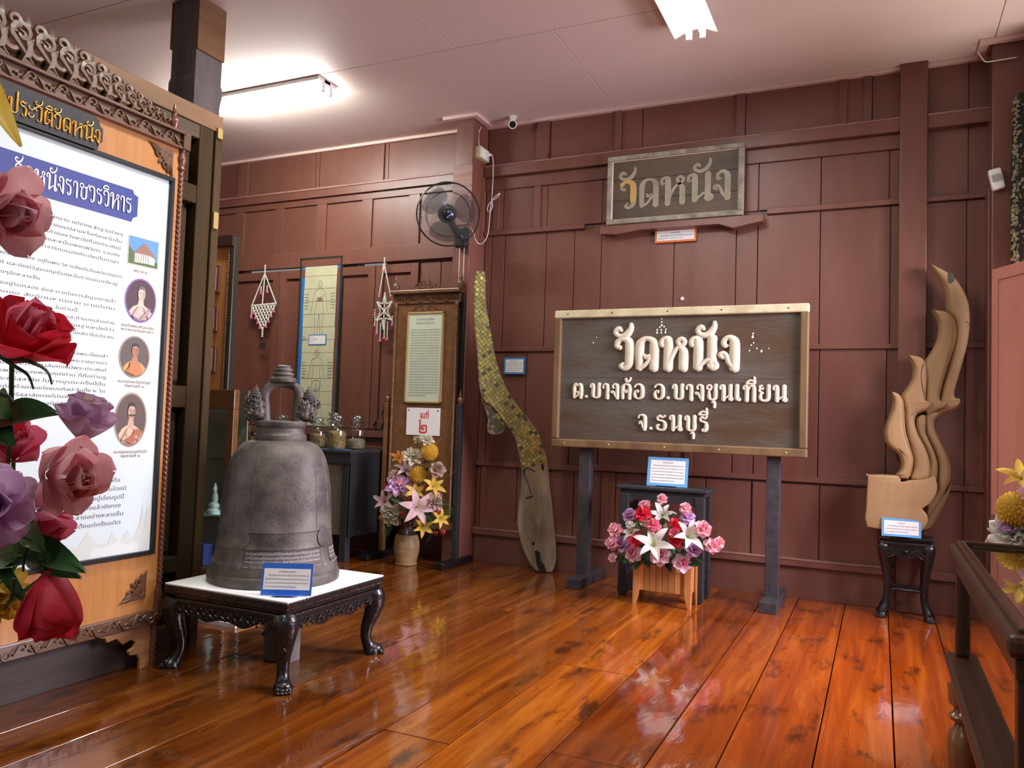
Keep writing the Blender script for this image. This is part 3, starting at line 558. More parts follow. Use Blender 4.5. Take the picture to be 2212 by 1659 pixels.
def portrait(cx, cy, rx, ry, ring, bg, skin, hair, cloth, extra=None):
    fl_ = [(oval(cx, cy, rx, ry), ring), (oval(cx, cy, rx * .92, ry * .93), bg)]
    sh = [(cx + (x_) * rx, cy + y_ * ry) for x_, y_ in ((-.72, -.55), (-.5, -.32), (-.16, -.18), (.16, -.18), (.5, -.32), (.74, -.52), (.6, -.68), (.35, -.84), (0, -.92), (-.35, -.84), (-.6, -.70))]
    fl_ += [(sh, cloth), ([(cx - .12 * rx, cy + .1 * ry), (cx + .14 * rx, cy + .1 * ry), (cx + .2 * rx, cy - .24 * ry), (cx, cy - .34 * ry), (cx - .2 * rx, cy - .24 * ry)], skin)]
    fx, fy = cx + .02 * rx, cy + .28 * ry
    fl_ += [(oval(fx, fy + .10 * ry, .25 * rx, .27 * ry), hair), (oval(fx, fy, .225 * rx, .29 * ry), skin), ([(fx - .235 * rx, fy + .08 * ry), (fx - .2 * rx, fy + .30 * ry), (fx, fy + .37 * ry), (fx + .2 * rx, fy + .30 * ry), (fx + .235 * rx, fy + .08 * ry), (fx + .15 * rx, fy + .2 * ry), (fx, fy + .23 * ry), (fx - .15 * rx, fy + .2 * ry)], hair)]
    dk = tuple(v * .25 for v in skin); sh_ = tuple(v * .72 for v in skin)
    fl_ += [([(fx + .05 * rx, fy - .27 * ry), (fx + .2 * rx, fy - .12 * ry), (fx + .22 * rx, fy + .1 * ry), (fx + .12 * rx, fy), (fx + .10 * rx, fy - .15 * ry)], sh_), (oval(fx - .22 * rx, fy - .02 * ry, .03 * rx, .06 * ry, 10), sh_)]
    for e in (-.095, .095): fl_ += [(oval(fx + e * rx, fy + .045 * ry, .042 * rx, .016 * ry, 10), dk), ([(fx + (e - .055) * rx, fy + .085 * ry), (fx + (e + .055) * rx, fy + .085 * ry), (fx + e * rx, fy + .11 * ry)], dk)]
    fl_ += [([(fx - .02 * rx, fy - .06 * ry), (fx + .04 * rx, fy - .06 * ry), (fx + .012 * rx, fy + .03 * ry)], sh_), (oval(fx, fy - .145 * ry, .06 * rx, .014 * ry, 10), tuple(v * q_ for v, q_ in zip(skin, (.6, .35, .35))))]
    for f_ in ((-.5, .06), (.5, -.06)): fl_ += [([(cx + f_[0] * rx * .3, cy - .3 * ry), (cx + f_[0] * rx * .42, cy - .3 * ry), (cx + f_[0] * rx * 1.1, cy - .72 * ry), (cx + f_[0] * rx * .95, cy - .78 * ry)], tuple(v * .75 for v in cloth))]
    if extra: fl_ += extra
    zz = z + .0002
    pr = MB()
    first = None
    for p, c in fl_:
        o = flat('portrait_area', p, zz, c, po); zz += .0004
portrait(2.343, 1.556, .078, .093, (.25, .12, .42), (.055, .02, .03), (.72, .55, .42), (.15, .12, .12), (.62, .50, .45),
  [([(2.30, 1.49), (2.335, 1.478), (2.39, 1.53), (2.38, 1.50), (2.35, 1.475), (2.31, 1.478)], (.40, .30, .30))])
portrait(2.328, 1.318, .076, .088, (.36, .30, .25), (.10, .075, .06), (.45, .22, .10), (.02, .015, .012), (.62, .36, .08),
  [([(2.305, 1.295), (2.35, 1.295), (2.365, 1.25), (2.33, 1.24), (2.295, 1.25)], (.55, .20, .07))])
portrait(2.326, 1.056, .079, .113, (.36, .28, .20), (.10, .06, .045), (.58, .38, .26), (.02, .015, .012), (.68, .50, .34),
  [([(2.308, 1.072), (2.348, 1.072), (2.338, 1.079), (2.328, 1.077), (2.318, 1.079)], (.03, .02, .02)),
   ([(2.35, 1.02), (2.38, 1.01), (2.37, .985), (2.33, .955), (2.295, .97), (2.33, .99)], (.42, .12, .05)), (oval(2.31, 1.0, .008, .008, 8), (.7, .5, .2)), (oval(2.35, .985, .009, .009, 8), (.6, .3, .2))])
# faint temple skyline along the foot of the poster
sk = [(1.95, .505), (2.456, .505), (2.456, .70), (2.43, .68), (2.425, .60), (2.41, .70), (2.40, .62), (2.385, .58), (2.37, .56), (2.34, .60), (2.32, .565), (2.30, .555), (2.27, .60), (2.25, .56), (2.20, .56), (2.16, .61), (2.12, .56), (2.05, .55), (1.95, .56)]
flat('skyline_print', sk, z, (.62, .68, .62), po)
flat('skyline_print', [(2.17, .505), (2.40, .505), (2.395, .545), (2.33, .54), (2.30, .56), (2.24, .54), (2.18, .545)], z + .0004, (.70, .75, .72), po)
# cornice ledge, friezes, crest
bx('ledge', 'carved', ib, .93, 2.515, 2.318, 2.332, -.035, .035, bevel=.004)
fz = bx('frieze', 'carved', ib, .95, 2.525, 2.262, 2.318, -.03, .014, bevel=.003)
bx('frieze_moulding', 'redwood', fz, .95, 2.53, 2.254, 2.264, 0, .026, bevel=.003)
bx('corner_block', 'carved', ib, 2.503, 2.545, 2.255, 2.335, -.03, .03, bevel=.004)
def frieze_scrolls(x0, x1, y, h, z, step):
    mb = MB(); x = x0; k = 0
    while x < x1:
        s = 1 if k % 2 else -1
        mb.scroll((x + step * .35, y - s * h * .12), h * .42, R(180 if s > 0 else 180), .9, s, h * .13, z, 10, tail=(x - step * .25, y + s * h * .3))
        mb.leafy((x + step * .55, y), (x + step * .95, y + s * h * .4), h * .13, z - .002, .006); mb.leafy((x + step * .5, y), (x + step * .9, y - s * h * .35), h * .11, z - .002, .006)
        x += step; k += 1
    return mb
frieze_scrolls(1.3, 2.48, 2.29, .05, .018, .062).build('frieze_carving', 'carved', fz, smooth=50)
def crest_h(u): return .155 * max(0, min(1, (2.50 - u) / .55)) ** .75 if u > 1.95 else .155 + (1.95 - u) * .05
cs = MB(); u = 2.44; k = 0
while u > 1.2:
    h = crest_h(u - .03) * 1.0; s = 1 if k % 2 else -1
    cs.scroll((u, 2.335 + h * .40), h * .38, R(-60), 1.25, 1, h * .10 + .004, .0, 16, tail=(u + h * .55, 2.34))
    cs.scroll((u - h * .42, 2.335 + h * .66), h * .27, R(200), 1.1, -1, h * .085 + .004, .006, 14, tail=(u - h * .1, 2.345))
    cs.scroll((u - h * .05, 2.335 + h * .86), h * .15, R(-30), 1, 1, h * .07 + .003, .008, 12, tail=(u - h * .3, 2.335 + h * .5))
    for a, l in ((70, .6), (95, .85), (110, .62), (35, .45), (150, .6), (15, .5), (130, .8)):
        p = (u - h * .2, 2.335 + h * .35); q = (p[0] + h * l * math.cos(R(a)), p[1] + h * l * math.sin(R(a))); cs.leafy(p, q, h * .13, 0, .016)
    u -= h * .52 + .010; k += 1
cs.build('crest_carving', 'carved', ib, smooth=50)
MB().prism([(1.2, 2.332), (2.46, 2.332), (2.36, 2.36), (2.2, 2.39), (2.0, 2.43), (1.2, 2.44)], -.020, -.012).build('crest_base', 'old', ib)
def finial(parent, x, y, s=1, m='redwood', z=0, nm='finial'):
    mb = MB(); mb.M = Matrix.Translation((x, y, z)) @ Matrix.Rotation(R(-90), 4, 'X')
    mb.lathe([(0.006 * s, 0), (.016 * s, .002 * s), (.019 * s, .012 * s), (.024 * s, .03 * s), (.022 * s, .045 * s), (.012 * s, .052 * s), (.009 * s, .06 * s), (.014 * s, .07 * s), (.008 * s, .074 * s), (.006 * s, .09 * s), (.002 * s, .11 * s)], 16)
    return mb.build(nm, m, parent, smooth=50)
finial(ib, 2.47, 2.335, 1.05)
def twist(parent, x, y0, y1, r, m, z=0, nm='twisted_pole'):
    n = int((y1 - y0) / (r * .22)); seg = 10; vs = []; fs = []
    for i in range(n + 1):
        y = y0 + (y1 - y0) * i / n
        for k in range(seg):
            a = 2 * math.pi * k / seg; rr = r * (1 + .13 * math.cos(2 * a - y / r * 3.4)); vs.append((x + rr * math.cos(a), y, z + rr * math.sin(a)))
    for i in range(n):
        for k in range(seg): fs.append((i * seg + k, (i + 1) * seg + k, (i + 1) * seg + (k + 1) % seg, i * seg + (k + 1) % seg))
    fs += [tuple(range(seg)), tuple(n * seg + k for k in range(seg))[::-1]]
    return MB().add(vs, fs).build(nm, m, parent, smooth=60)
twist(ib, 2.522, .33, 2.17, .0125, 'redwood'); twist(ib, 2.508, .0, .205, .0135, 'redwood')
pj = MB(); pj.M = Matrix.Translation((2.522, 0, 0)) @ Matrix.Rotation(R(-90), 4, 'X')
pj.lathe([(.014, 2.16), (.02, 2.17), (.014, 2.185), (.02, 2.205), (.022, 2.22), (.014, 2.235), (.018, 2.255)], 14); pj.build('pole_cap', 'redwood', ib, smooth=50)
pj = MB(); pj.M = Matrix.Translation((2.518, 0, 0)) @ Matrix.Rotation(R(-90), 4, 'X')
pj.lathe([(.016, .20), (.021, .215), (.016, .24), (.021, .26), (.014, .29), (.019, .31), (.013, .335)], 14); pj.build('pole_cap', 'redwood', ib, smooth=50)
lr = bx('lower_rail', 'carved', ib, .95, 2.51, .185, .245, -.03, .018, bevel=.004)
frieze_scrolls(1.4, 2.48, .215, .05, .02, .062).build('rail_carving', 'carved', lr, smooth=50)
for (ox, oy, sx, sy) in ((2.47, 2.235, -1, -1), (2.45, .30, -1, 1)):
    cc = MB(); cc.M = Matrix.Translation((ox, oy, .006)) @ Matrix.Diagonal((sx, sy, 1, 1))
    cc.scroll((.03, .035), .024, R(200), 1.1, 1, .006); cc.scroll((.035, .07), .018, R(90), 1, -1, .005); cc.scroll((.07, .03), .018, R(0), 1, 1, .005)
    for p, q in (((.02, .05), (-.005, .12)), ((.05, .02), (.13, -.006)), ((.05, .05), (.075, .075)), ((.03, .06), (.02, .11)), ((.06, .03), (.11, .01))): cc.leafy(p, q, .012, 0, .008)
    cc.prism([(0, .0), (.1, .0), (.06, .04), (.04, .06), (0, .1)], -.005, .002)
    cc.build('corner_carving', 'carved', ib, smooth=50)
br = [(2.50, .185), (2.24, .187), (2.25, .175), (2.275, .17), (2.285, .15), (2.33, .155), (2.36, .125), (2.40, .135), (2.425, .12), (2.415, .10), (2.39, .09), (2.40, .07), (2.435, .065), (2.45, .04), (2.45, .0), (2.50, .0)]
MB().prism(br, -.02, -.004).build('bracket', 'palewood', ib, bevel=.002)
bx('foot', 'palewood', ib, 1.0, 1.08, 0, .185, -.02, -.004)

# ================================================================ label cards
def card(label, loc, rot, w, h, col, lines, border=.014, world_mat=None, name='label_card', sz=None, title=True, easel=True, th=.003, group=None, top=None, bot=None):
    t = thing(name, label, 'sign', loc, rot, group)
    o = bx('backing_card', pm(col), t, -w / 2, w / 2, 0, h, -th, 0)
    b1 = top or border; b0 = bot or border
    p = bx('paper_sheet', 'white', t, -w / 2 + border, w / 2 - border, b0, h - b1, 0, .0008)
    mb = MB(); n = len(lines); H_ = h - b0 - b1; pitch = H_ / (n + .6); sz = sz or pitch * .62
    for i, s in enumerate(lines):
        y = h - b1 - pitch * (i + 1); full = w - 2 * border - .014
        if title and i == 0: line(mb, s, 0, y, sz * 1.15, .0013, .5, min(full * .5, .5 * sz * len(s)))
        else: line(mb, s, -full / 2 + (full * .06 if i == 1 else 0), y, sz, .0013, 0, full * (.94 if i == 1 else (1 if i < n - 1 else .72)))
    mb.build('print', 'ink', t)
    if easel: bx('easel_flap', pm(col), t, -w * .25, w * .25, 0, .002, 0, .03)
    return t
# ================================================================ bell table and bell
M['ebony'] = mat('carved_black_wood', (.004, .0035, .004), .3, 0, (.012, .010, .011), 25, bump=.35, bscale=60, coat=.3)
M['cloth'] = mat('white_table_cover', (.93, .95, .94), .5)
def cabriole(mb, x, y, h, dx, dy, w=.036, s=1.0):
    # S-curved leg: knee swells outward along (dx, dy), ankle turns in, foot turns out
    pr = [(1.0, .010, 1.15), (.93, .018, 1.25), (.84, .024, 1.18), (.72, .020, 1.0), (.58, .008, .82), (.44, -.006, .68), (.30, -.010, .60), (.18, -.002, .60), (.10, .010, .72), (.05, .020, .95), (.0, .022, .9)]
    pts = []; rs = []
    for t, o, r in cr([(a, b, c) for a, b, c in pr], 2): pts.append((x + dx * o * s, y + dy * o * s, h * t)); rs.append(w * r)
    return mb.tube(pts, rs, 8, up=(dx, dy, 0))
def claw(mb, x, y, dx, dy, s):
    d = Vector((dx, dy, 0)).normalized(); n = Vector((-d.y, d.x, 0))
    mb.ell((x + d.x * .012 * s, y + d.y * .012 * s, .022 * s), (.034 * s, .034 * s, .022 * s), 12, 6)
    for k in (-1.2, -.4, .4, 1.2):
        p = Vector((x, y, 0)) + d * (.038 - .004 * abs(k)) * s + n * k * .017 * s
        mb.ell((p.x, p.y, .012 * s), (.013 * s, .013 * s, .014 * s), 8, 5); mb.ell((p.x + d.x * .01 * s, p.y + d.y * .01 * s, .006 * s), (.009 * s, .009 * s, .007 * s), 8, 4)
tb = thing('bell_table', 'low black carved table with a white top under the bronze bell', 'table', (-2.45, 2.85, 0))
hw = .335
bx('table_cover', 'cloth', tb, -hw, hw, -hw, hw, .352, .359, bevel=.002)
MB().box(-hw - .002, hw + .002, -hw - .002, hw + .002, .318, .352).build('table_top', 'ebony', tb, bevel=.004)
MB().box(-hw + .012, hw - .012, -hw + .012, hw - .012, .302, .318).build('neck_moulding', 'ebony', tb, bevel=.003)
MB().box(-hw + .002, hw - .002, -hw + .002, hw - .002, .284, .302).build('lower_moulding', 'ebony', tb, bevel=.004)
bd = MB()
for sx in (-1, 1):
    k = -hw
    while k < hw:
        for p in ((k, sx * (hw + .001), .326), (sx * (hw + .001), k, .326)): bd.ell(p, .0032, 6, 4)
        k += .0085
tag(bd.build('bead_trim', 'ebony', tb), kind='stuff')
for (fx, ax) in ((-1, 'y'), (1, 'y'), (-1, 'x'), (1, 'x')):
    ap = MB(); n = 24; pts = [(-.30, .286)]
    for i in range(n + 1):
        t = i / n; pts.append((-.30 + .60 * t, .236 - .016 * math.cos(t * math.pi * 6) * (1 if .1 < t < .9 else 0) - .016 * math.exp(-((t - .5) / .07) ** 2) + .0))
    pts.append((.30, .286))
    rot = {('y', -1): Matrix.Translation((0, -hw + .012, 0)) @ Matrix.Rotation(R(90), 4, 'X'), ('y', 1): Matrix.Translation((0, hw - .012, 0)) @ Matrix.Rotation(R(180), 4, 'Z') @ Matrix.Rotation(R(90), 4, 'X'),
           ('x', -1): Matrix.Translation((-hw + .012, 0, 0)) @ Matrix.Rotation(R(-90), 4, 'Z') @ Matrix.Rotation(R(90), 4, 'X'), ('x', 1): Matrix.Translation((hw - .012, 0, 0)) @ Matrix.Rotation(R(90), 4, 'Z') @ Matrix.Rotation(R(90), 4, 'X')}[(ax, fx)]
    ap.M = rot; ap.prism(pts, -.012, .003)
    x = -.27; k = 0
    while x < .28:
        s = 1 if k % 2 else -1
        ap.scroll((x, .262), .017, R(180), 1, s, .0055, .005, 10, tail=(x - .025, .25)); ap.leafy((x, .25), (x + .028, .268), .008, .003, .008); ap.leafy((x + .01, .262), (x + .034, .246), .007, .003, .008); ap.ell((x + .005, .24, .004), (.006, .006, .005), 6, 4)
        x += .034; k += 1
    ap.build('apron', 'ebony', tb, smooth=45)
for sx in (-1, 1):
    for sy in (-1, 1):
        lg = MB(); d = .7071; cx, cy = sx * (hw - .045), sy * (hw - .045)
        cabriole(lg, cx, cy, .29, sx * d, sy * d, .044, 1.0); L_ = lg.build('leg', 'ebony', tb, smooth=50)
        fc = MB(); claw(fc, cx + sx * .016, cy + sy * .016, sx * d, sy * d, 1.05); fc.build('claw_foot', 'ebony', L_, smooth=60)
        kc = MB()   # carved knee
        for a in (-1, 1):
            for j in range(5):
                z = .275 - j * .022; o = .052 - j * .004
                p = Vector((cx, cy, z)) + Vector((sx * d, sy * d, 0)) * o + Vector((-sy * d, sx * d, 0)) * a * (.028 - j * .003); q = p + Vector((0, 0, -.03)) - Vector((-sy * d, sx * d, 0)) * a * .024 + Vector((sx * d, sy * d, 0)) * .006
                kc.tube([p, (p + q) / 2 + Vector((sx, sy, 0)) * .004, q], [.006, .005, .002], 6)
        kc.build('knee_carving', 'ebony', L_, smooth=50)
bk = thing('support_block', 'dark wooden block propped upright beneath the bell table', 'block', (-2.43, 2.86, 0), (0, 0, R(3)))
bx('block', M['grey'], bk, -.065, .075, -.04, .04, 0, .2835, bevel=.004)

BX, BY, BZ = -2.49, 2.86, .3605
bl = thing('bronze_bell', 'large old bronze temple bell with twin crowned naga loop and chalked inscription', 'bell', (BX, BY, BZ)); bl.scale = (.945, .945, .92)
M['bronze'] = mat('old_bronze', (.060, .050, .046), .55, .2, (.165, .145, .125), 7, (1, 1, 1.2), .18, 70, lo=.38, hi=.70, detail=12)
BP = [(.300, 0), (.305, .004), (.307, .03), (.303, .045), (.296, .05), (.297, .058), (.293, .075), (.290, .098), (.282, .104), (.279, .112), (.274, .13), (.270, .155), (.268, .172), (.2695, .176), (.267, .181), (.264, .20), (.2615, .235), (.260, .248), (.2625, .252), (.2595, .256), (.255, .36), (.250, .42), (.243, .48), (.233, .54), (.219, .59), (.200, .628), (.176, .655), (.150, .668), (.126, .674)]
def bell_r(z):
    for (r0, z0), (r1, z1) in zip(BP, BP[1:]):
        if z0 <= z <= z1: return r0 + (r1 - r0) * (z - z0) / (z1 - z0 + 1e-9)
    return .1
mb = MB(); mb.lathe(BP, 72); mb.build('bell_body', 'bronze', bl, smooth=35)
mb = MB(); mb.lathe([(.12, .672), (.124, .682), (.124, .70), (.117, .705), (.112, .715), (.112, .735), (.118, .742), (.122, .748), (.122, .765), (.118, .770)], 48); mb.build('collar', 'bronze', bl, smooth=35)
# direction from the bell to the viewer
VD = math.atan2(-BY, -BX)
def on_bell(a, z, d=0): r = bell_r(z) + d; return (r * math.cos(a), r * math.sin(a), z)
for da in (-.63, .96, 2.53, 4.08):
    a0 = VD + da
    st = MB(); wdt = .19
    # vertical band: two ribs with a slightly raised field
    zs = [.262 + i * .025 for i in range(14)]
    for e in (-1, 1):
        vs = []; fs = []
        for i, z_ in enumerate(zs):
            for (o, dd) in ((-.012, 0), (-.003, .0022), (.003, .0022), (.012, 0)): vs.append(on_bell(a0 + e * wdt * (1 if True else 0) + o * 1.2, z_, dd - .0005))
        for i in range(len(zs) - 1):
            for k in range(3): fs.append((i * 4 + k, i * 4 + k + 1, (i + 1) * 4 + k + 1, (i + 1) * 4 + k))
        st.add(vs, fs)
    st.build('vertical_rib', 'bronze', bl, smooth=60)
    vs = []; fs = []; q = [.085 + i * .0125 for i in range(8)]
    for z_ in q: vs += [on_bell(a0 - .11, z_, -.001), on_bell(a0 - .10, z_, .002), on_bell(a0 + .10, z_, .002), on_bell(a0 + .11, z_, -.001)]
    for i in range(len(q) - 1):
        for k in range(3): fs.append((i * 4 + k, i * 4 + k + 1, (i + 1) * 4 + k + 1, (i + 1) * 4 + k))
    MB().add([v for v in vs], fs).build('lower_strap', 'bronze', bl, smooth=60)
    vs = [on_bell(a0, .220, .0065)]; n = 28
    for rr, dd in ((.92, .0065), (1, .005), (1.01, -.003)):
        for k in range(n): b = 2 * math.pi * k / n; z_ = .220 + .050 * rr * math.sin(b); vs.append(on_bell(a0 + .046 * rr * math.cos(b) / .26, z_, dd))
    fs = [(0, 1 + k, 1 + (k + 1) % n) for k in range(n)]
    for j in range(2): fs += [(1 + j * n + k, 1 + (j + 1) * n + k, 1 + (j + 1) * n + (k + 1) % n, 1 + j * n + (k + 1) % n) for k in range(n)]
    MB().add(vs, fs).build('medallion', 'bronze', bl, smooth=40)
M['chalk'] = mat('chalked_script', (.55, .54, .50), .8)
M['field'] = mat('inscription_field', (.11, .085, .085), .6, 0, (.05, .04, .04), 40)
SCR = ['ศุภมัสดุพุทธศักราชล่วงแล้วได้สองพันสองร้อยหกสิบปีมหาพุทธรักขิต', 'แลหมื่นเพชรพิจิตรแลทายกทั้งปวงชวนกันหล่อระฆังไว้ในวัดหนัง', 'ตามพระอารามนี้น้ำหนักทองสามสิบห้าชั่งขอเป็นปัจจัยแก่พระนิพพาน', 'ขอให้พระศาสนาจำเริญครบห้าพันพระวัสสาแลชาวบ้านทั้งปวง']
ins = MB(); fld = MB()
for a0, a1 in ((VD - .50, VD + .84), (VD + 1.09, VD + 1.5)):
    vs = []; fs = []; n = 20
    for i in range(n + 1):
        a = a0 + (a1 - a0) * i / n
        for j, z_ in enumerate((.098, .12, .145, .168)): vs.append(on_bell(a, z_, .0012))
    for i in range(n):
        for j in range(3): fs.append((i * 4 + j, (i + 1) * 4 + j, (i + 1) * 4 + j + 1, i * 4 + j + 1))
    fld.add(vs, fs)
    ins = MB()
    for i, s in enumerate(SCR):
        base = .152 - i * .0185
        line(ins, s if a1 - a0 > 1 else s[:22], 0, 0, .0175, 0, 0, (a1 - a0) * .96, wrap=lambda x, y, z_, b=base, A=a0: on_bell(A + .02 + x + y * .6, b + y, .0022))
    ins.build('inscription', 'chalk', bl)
fld.build('inscription_field', 'field', bl, smooth=60)
# loop handle
ld = Vector((math.cos(VD + math.pi / 2), math.sin(VD + math.pi / 2), 0))   # sideways as seen by the viewer
def LP(s, z_, f=0): v = ld * s; w_ = Vector((math.cos(VD), math.sin(VD), 0)) * f; return (v.x + w_.x, v.y + w_.y, z_)
arc = [(-.075, .765), (-.078, .80), (-.080, .84), (-.084, .88), (-.078, .915), (-.055, .945), (-.025, .955), (0, .957), (.025, .955), (.055, .945), (.078, .915), (.084, .88), (.080, .84), (.078, .80), (.075, .765)]
P = cr([(a, b) for a, b in arc], 3); mb = MB(); n = len(P)
mb.tube([LP(a, b) for a, b in P], [.030 - .009 * math.sin(math.pi * i / (n - 1)) for i in range(n)], 12); mb.build('loop', 'bronze', bl, smooth=60)
mb = MB(); mb.lathe([(.050, .960), (.062, .964), (.064, .978), (.056, .986), (.044, .988), (.042, .994), (.050, 1.0), (.048, 1.008), (.038, 1.012), (.036, 1.018), (.043, 1.022), (.041, 1.030), (.032, 1.034), (.034, 1.042), (.024, 1.048)], 28); mb.build('top_knob', 'bronze', bl, smooth=40)
for s in (-1, 1):
    ng = MB(); 
    def e(a, b, r, f=0):
        c0 = LP(s * a, b, f); ng.ell(c0, (r * .84, r * .84, r * .95), 12, 8)
        for k in range(16):
            zz = 1 - 2 * (k + .5) / 16; rr = math.sqrt(1 - zz * zz); a_ = k * 2.4; d = Vector((rr * math.cos(a_), rr * math.sin(a_), zz)); c = Vector(c0) + d * r * .80
            ng.tube([c, c + d * .006 + Vector((0, 0, .006)), c + d * .007 + Vector((0, 0, .014))], [.0075, .005, .001], 5)
    e(.125, .80, .034); e(.128, .835, .036); e(.122, .87, .033); e(.105, .81, .036, .02); e(.11, .845, .034, .02)
    e(.145, .785, .022); e(.148, .865, .022, .01); e(.10, .79, .03, -.02)
    ng.tube([LP(s * .14, .85), LP(s * .168, .842), LP(s * .178, .85), LP(s * .172, .868)], [.016, .011, .008, .003], 8)     # upturned snout
    ng.tube([LP(s * .14, .825), LP(s * .165, .815), LP(s * .175, .825)], [.014, .009, .004], 8)
    for j in range(6):
        a = j * .9; ng.tube([LP(s * (.112 + .02 * math.cos(a)), .80 + .02 * j * .6, .03), LP(s * (.128 + .024 * math.cos(a)), .805 + .02 * j * .6, .04), LP(s * (.138 + .02 * math.cos(a + .5)), .815 + .02 * j * .6, .03)], [.008, .007, .002], 6)
    ng.tube([LP(s * .125, .87), LP(s * .14, .885), LP(s * .138, .90)], [.01, .007, .002], 6); ng.tube([LP(s * .10, .87), LP(s * .088, .885), LP(s * .09, .90)], [.01, .007, .002], 6)
    if s > 0:
        pts = [LP(.166 + .014 * math.cos(t), .865 + .016 * math.sin(t), .01) for t in [R(k) for k in range(0, 360, 30)]]; ng.tube(pts, .005, 6, closed=True)
    m_ = ng.build('naga_head', 'bronze', bl, smooth=70)
    cw = MB(); c = LP(s * .122, .885); cw.lathe([(.034, 0), (.036, .008), (.026, .012), (.028, .02), (.019, .025), (.021, .032), (.012, .037), (.012, .044), (.004, .05), (.002, .066)], 14, c); cw.build('crown', 'bronze', m_, smooth=40)
card('blue-bordered label card leaning on the bell table cover in front of the bell', (*atz(617, 1287, .361)[:2], .3625), (R(80), 0, R(27)), .205, .128, (.02, .13, .58),
     ['ระฆังสมัยอยุธยา', 'เป็นของวัดหนังราชวรวิหาร สร้างด้วยแผ่นทองคำจารึกนาม', 'ผู้สร้างเป็นตัวอักษรไทยสมัยอยุธยาเมื่อปีจุลศักราช ระบุ ค.ศ ปี', 'ศรี ร ๒๑๐๐ ตรงกับสมัยของสมเด็จพระเพทราชาที่ ๑', 'มหาราชาธิบดีแห่งกรุงศรีอยุธยา'], border=.008, top=.022, bot=.022)
# ================================================================ flowers
def pet(mb, Mx, L, W, a0, a1, cup=.5, ruf=.0, shape='r', nu=5, nv=6, ph=0, rad=0, z0=0, tip=0):
    vs = []; fs = []; x, z = rad, z0
    for j in range(nv + 1):
        v = j / nv; th = a0 + (a1 - a0) * v ** 1.3; wv = {'r': (max(v, .04) ** .55) * math.sqrt(max(0, 1 - v ** 5)) * .98 + .04, 'l': math.sin(math.pi * min(1, v ** .75 * .97 + .03)) ** .8, 't': math.sin(math.pi * min(1, v ** .7 * .9 + .1)) ** .6, 'f': math.sin(math.pi * min(.985, v * .93 + .06)) ** .75}[shape] * W / 2
        if j: x += L / nv * math.sin(th); z += L / nv * math.cos(th)
        nx, nz = -math.cos(th), math.sin(th)
        for i in range(nu + 1):
            u = i / nu * 2 - 1; o = cup * u * u * wv + ruf * L * math.sin(u * 4.3 + ph) * v ** 2
            vs.append((x + nx * o, u * wv * (1 - .15 * cup * u * u), z + nz * o + ruf * L * .6 * math.cos(u * 5 + ph * 2) * v ** 3 + tip * (1 - abs(u)) * v ** 6))
    for j in range(nv):
        for i in range(nu): a = j * (nu + 1) + i; fs.append((a, a + 1, a + nu + 2, a + nu + 1))
    o_ = mb.M; mb.M = o_ @ Mx; mb.add(vs, fs); mb.M = o_
def aim(pos, ax, spin=0):
    ax = Vector(ax).normalized(); q = ax.to_track_quat('Z', 'Y'); return Matrix.Translation(pos) @ q.to_matrix().to_4x4() @ Matrix.Rotation(spin, 4, 'Z')
def ring(mb, n, L, W, a0, a1, cup, ruf, shape='r', rad=0, z0=0, ph=0, nu=5, nv=6, jit=.12, tip=0):
    for k in range(n):
        j = 1 + rnd.uniform(-jit, jit); pet(mb, Matrix.Rotation(2 * math.pi * k / n + ph + rnd.uniform(-.1, .1), 4, 'Z'), L * j, W * j, R(a0 + rnd.uniform(-5, 5)), R(a1 + rnd.uniform(-9, 9)), cup, ruf * rnd.uniform(.6, 1.3), shape, nu, nv, rnd.uniform(0, 6), rad, z0, tip)
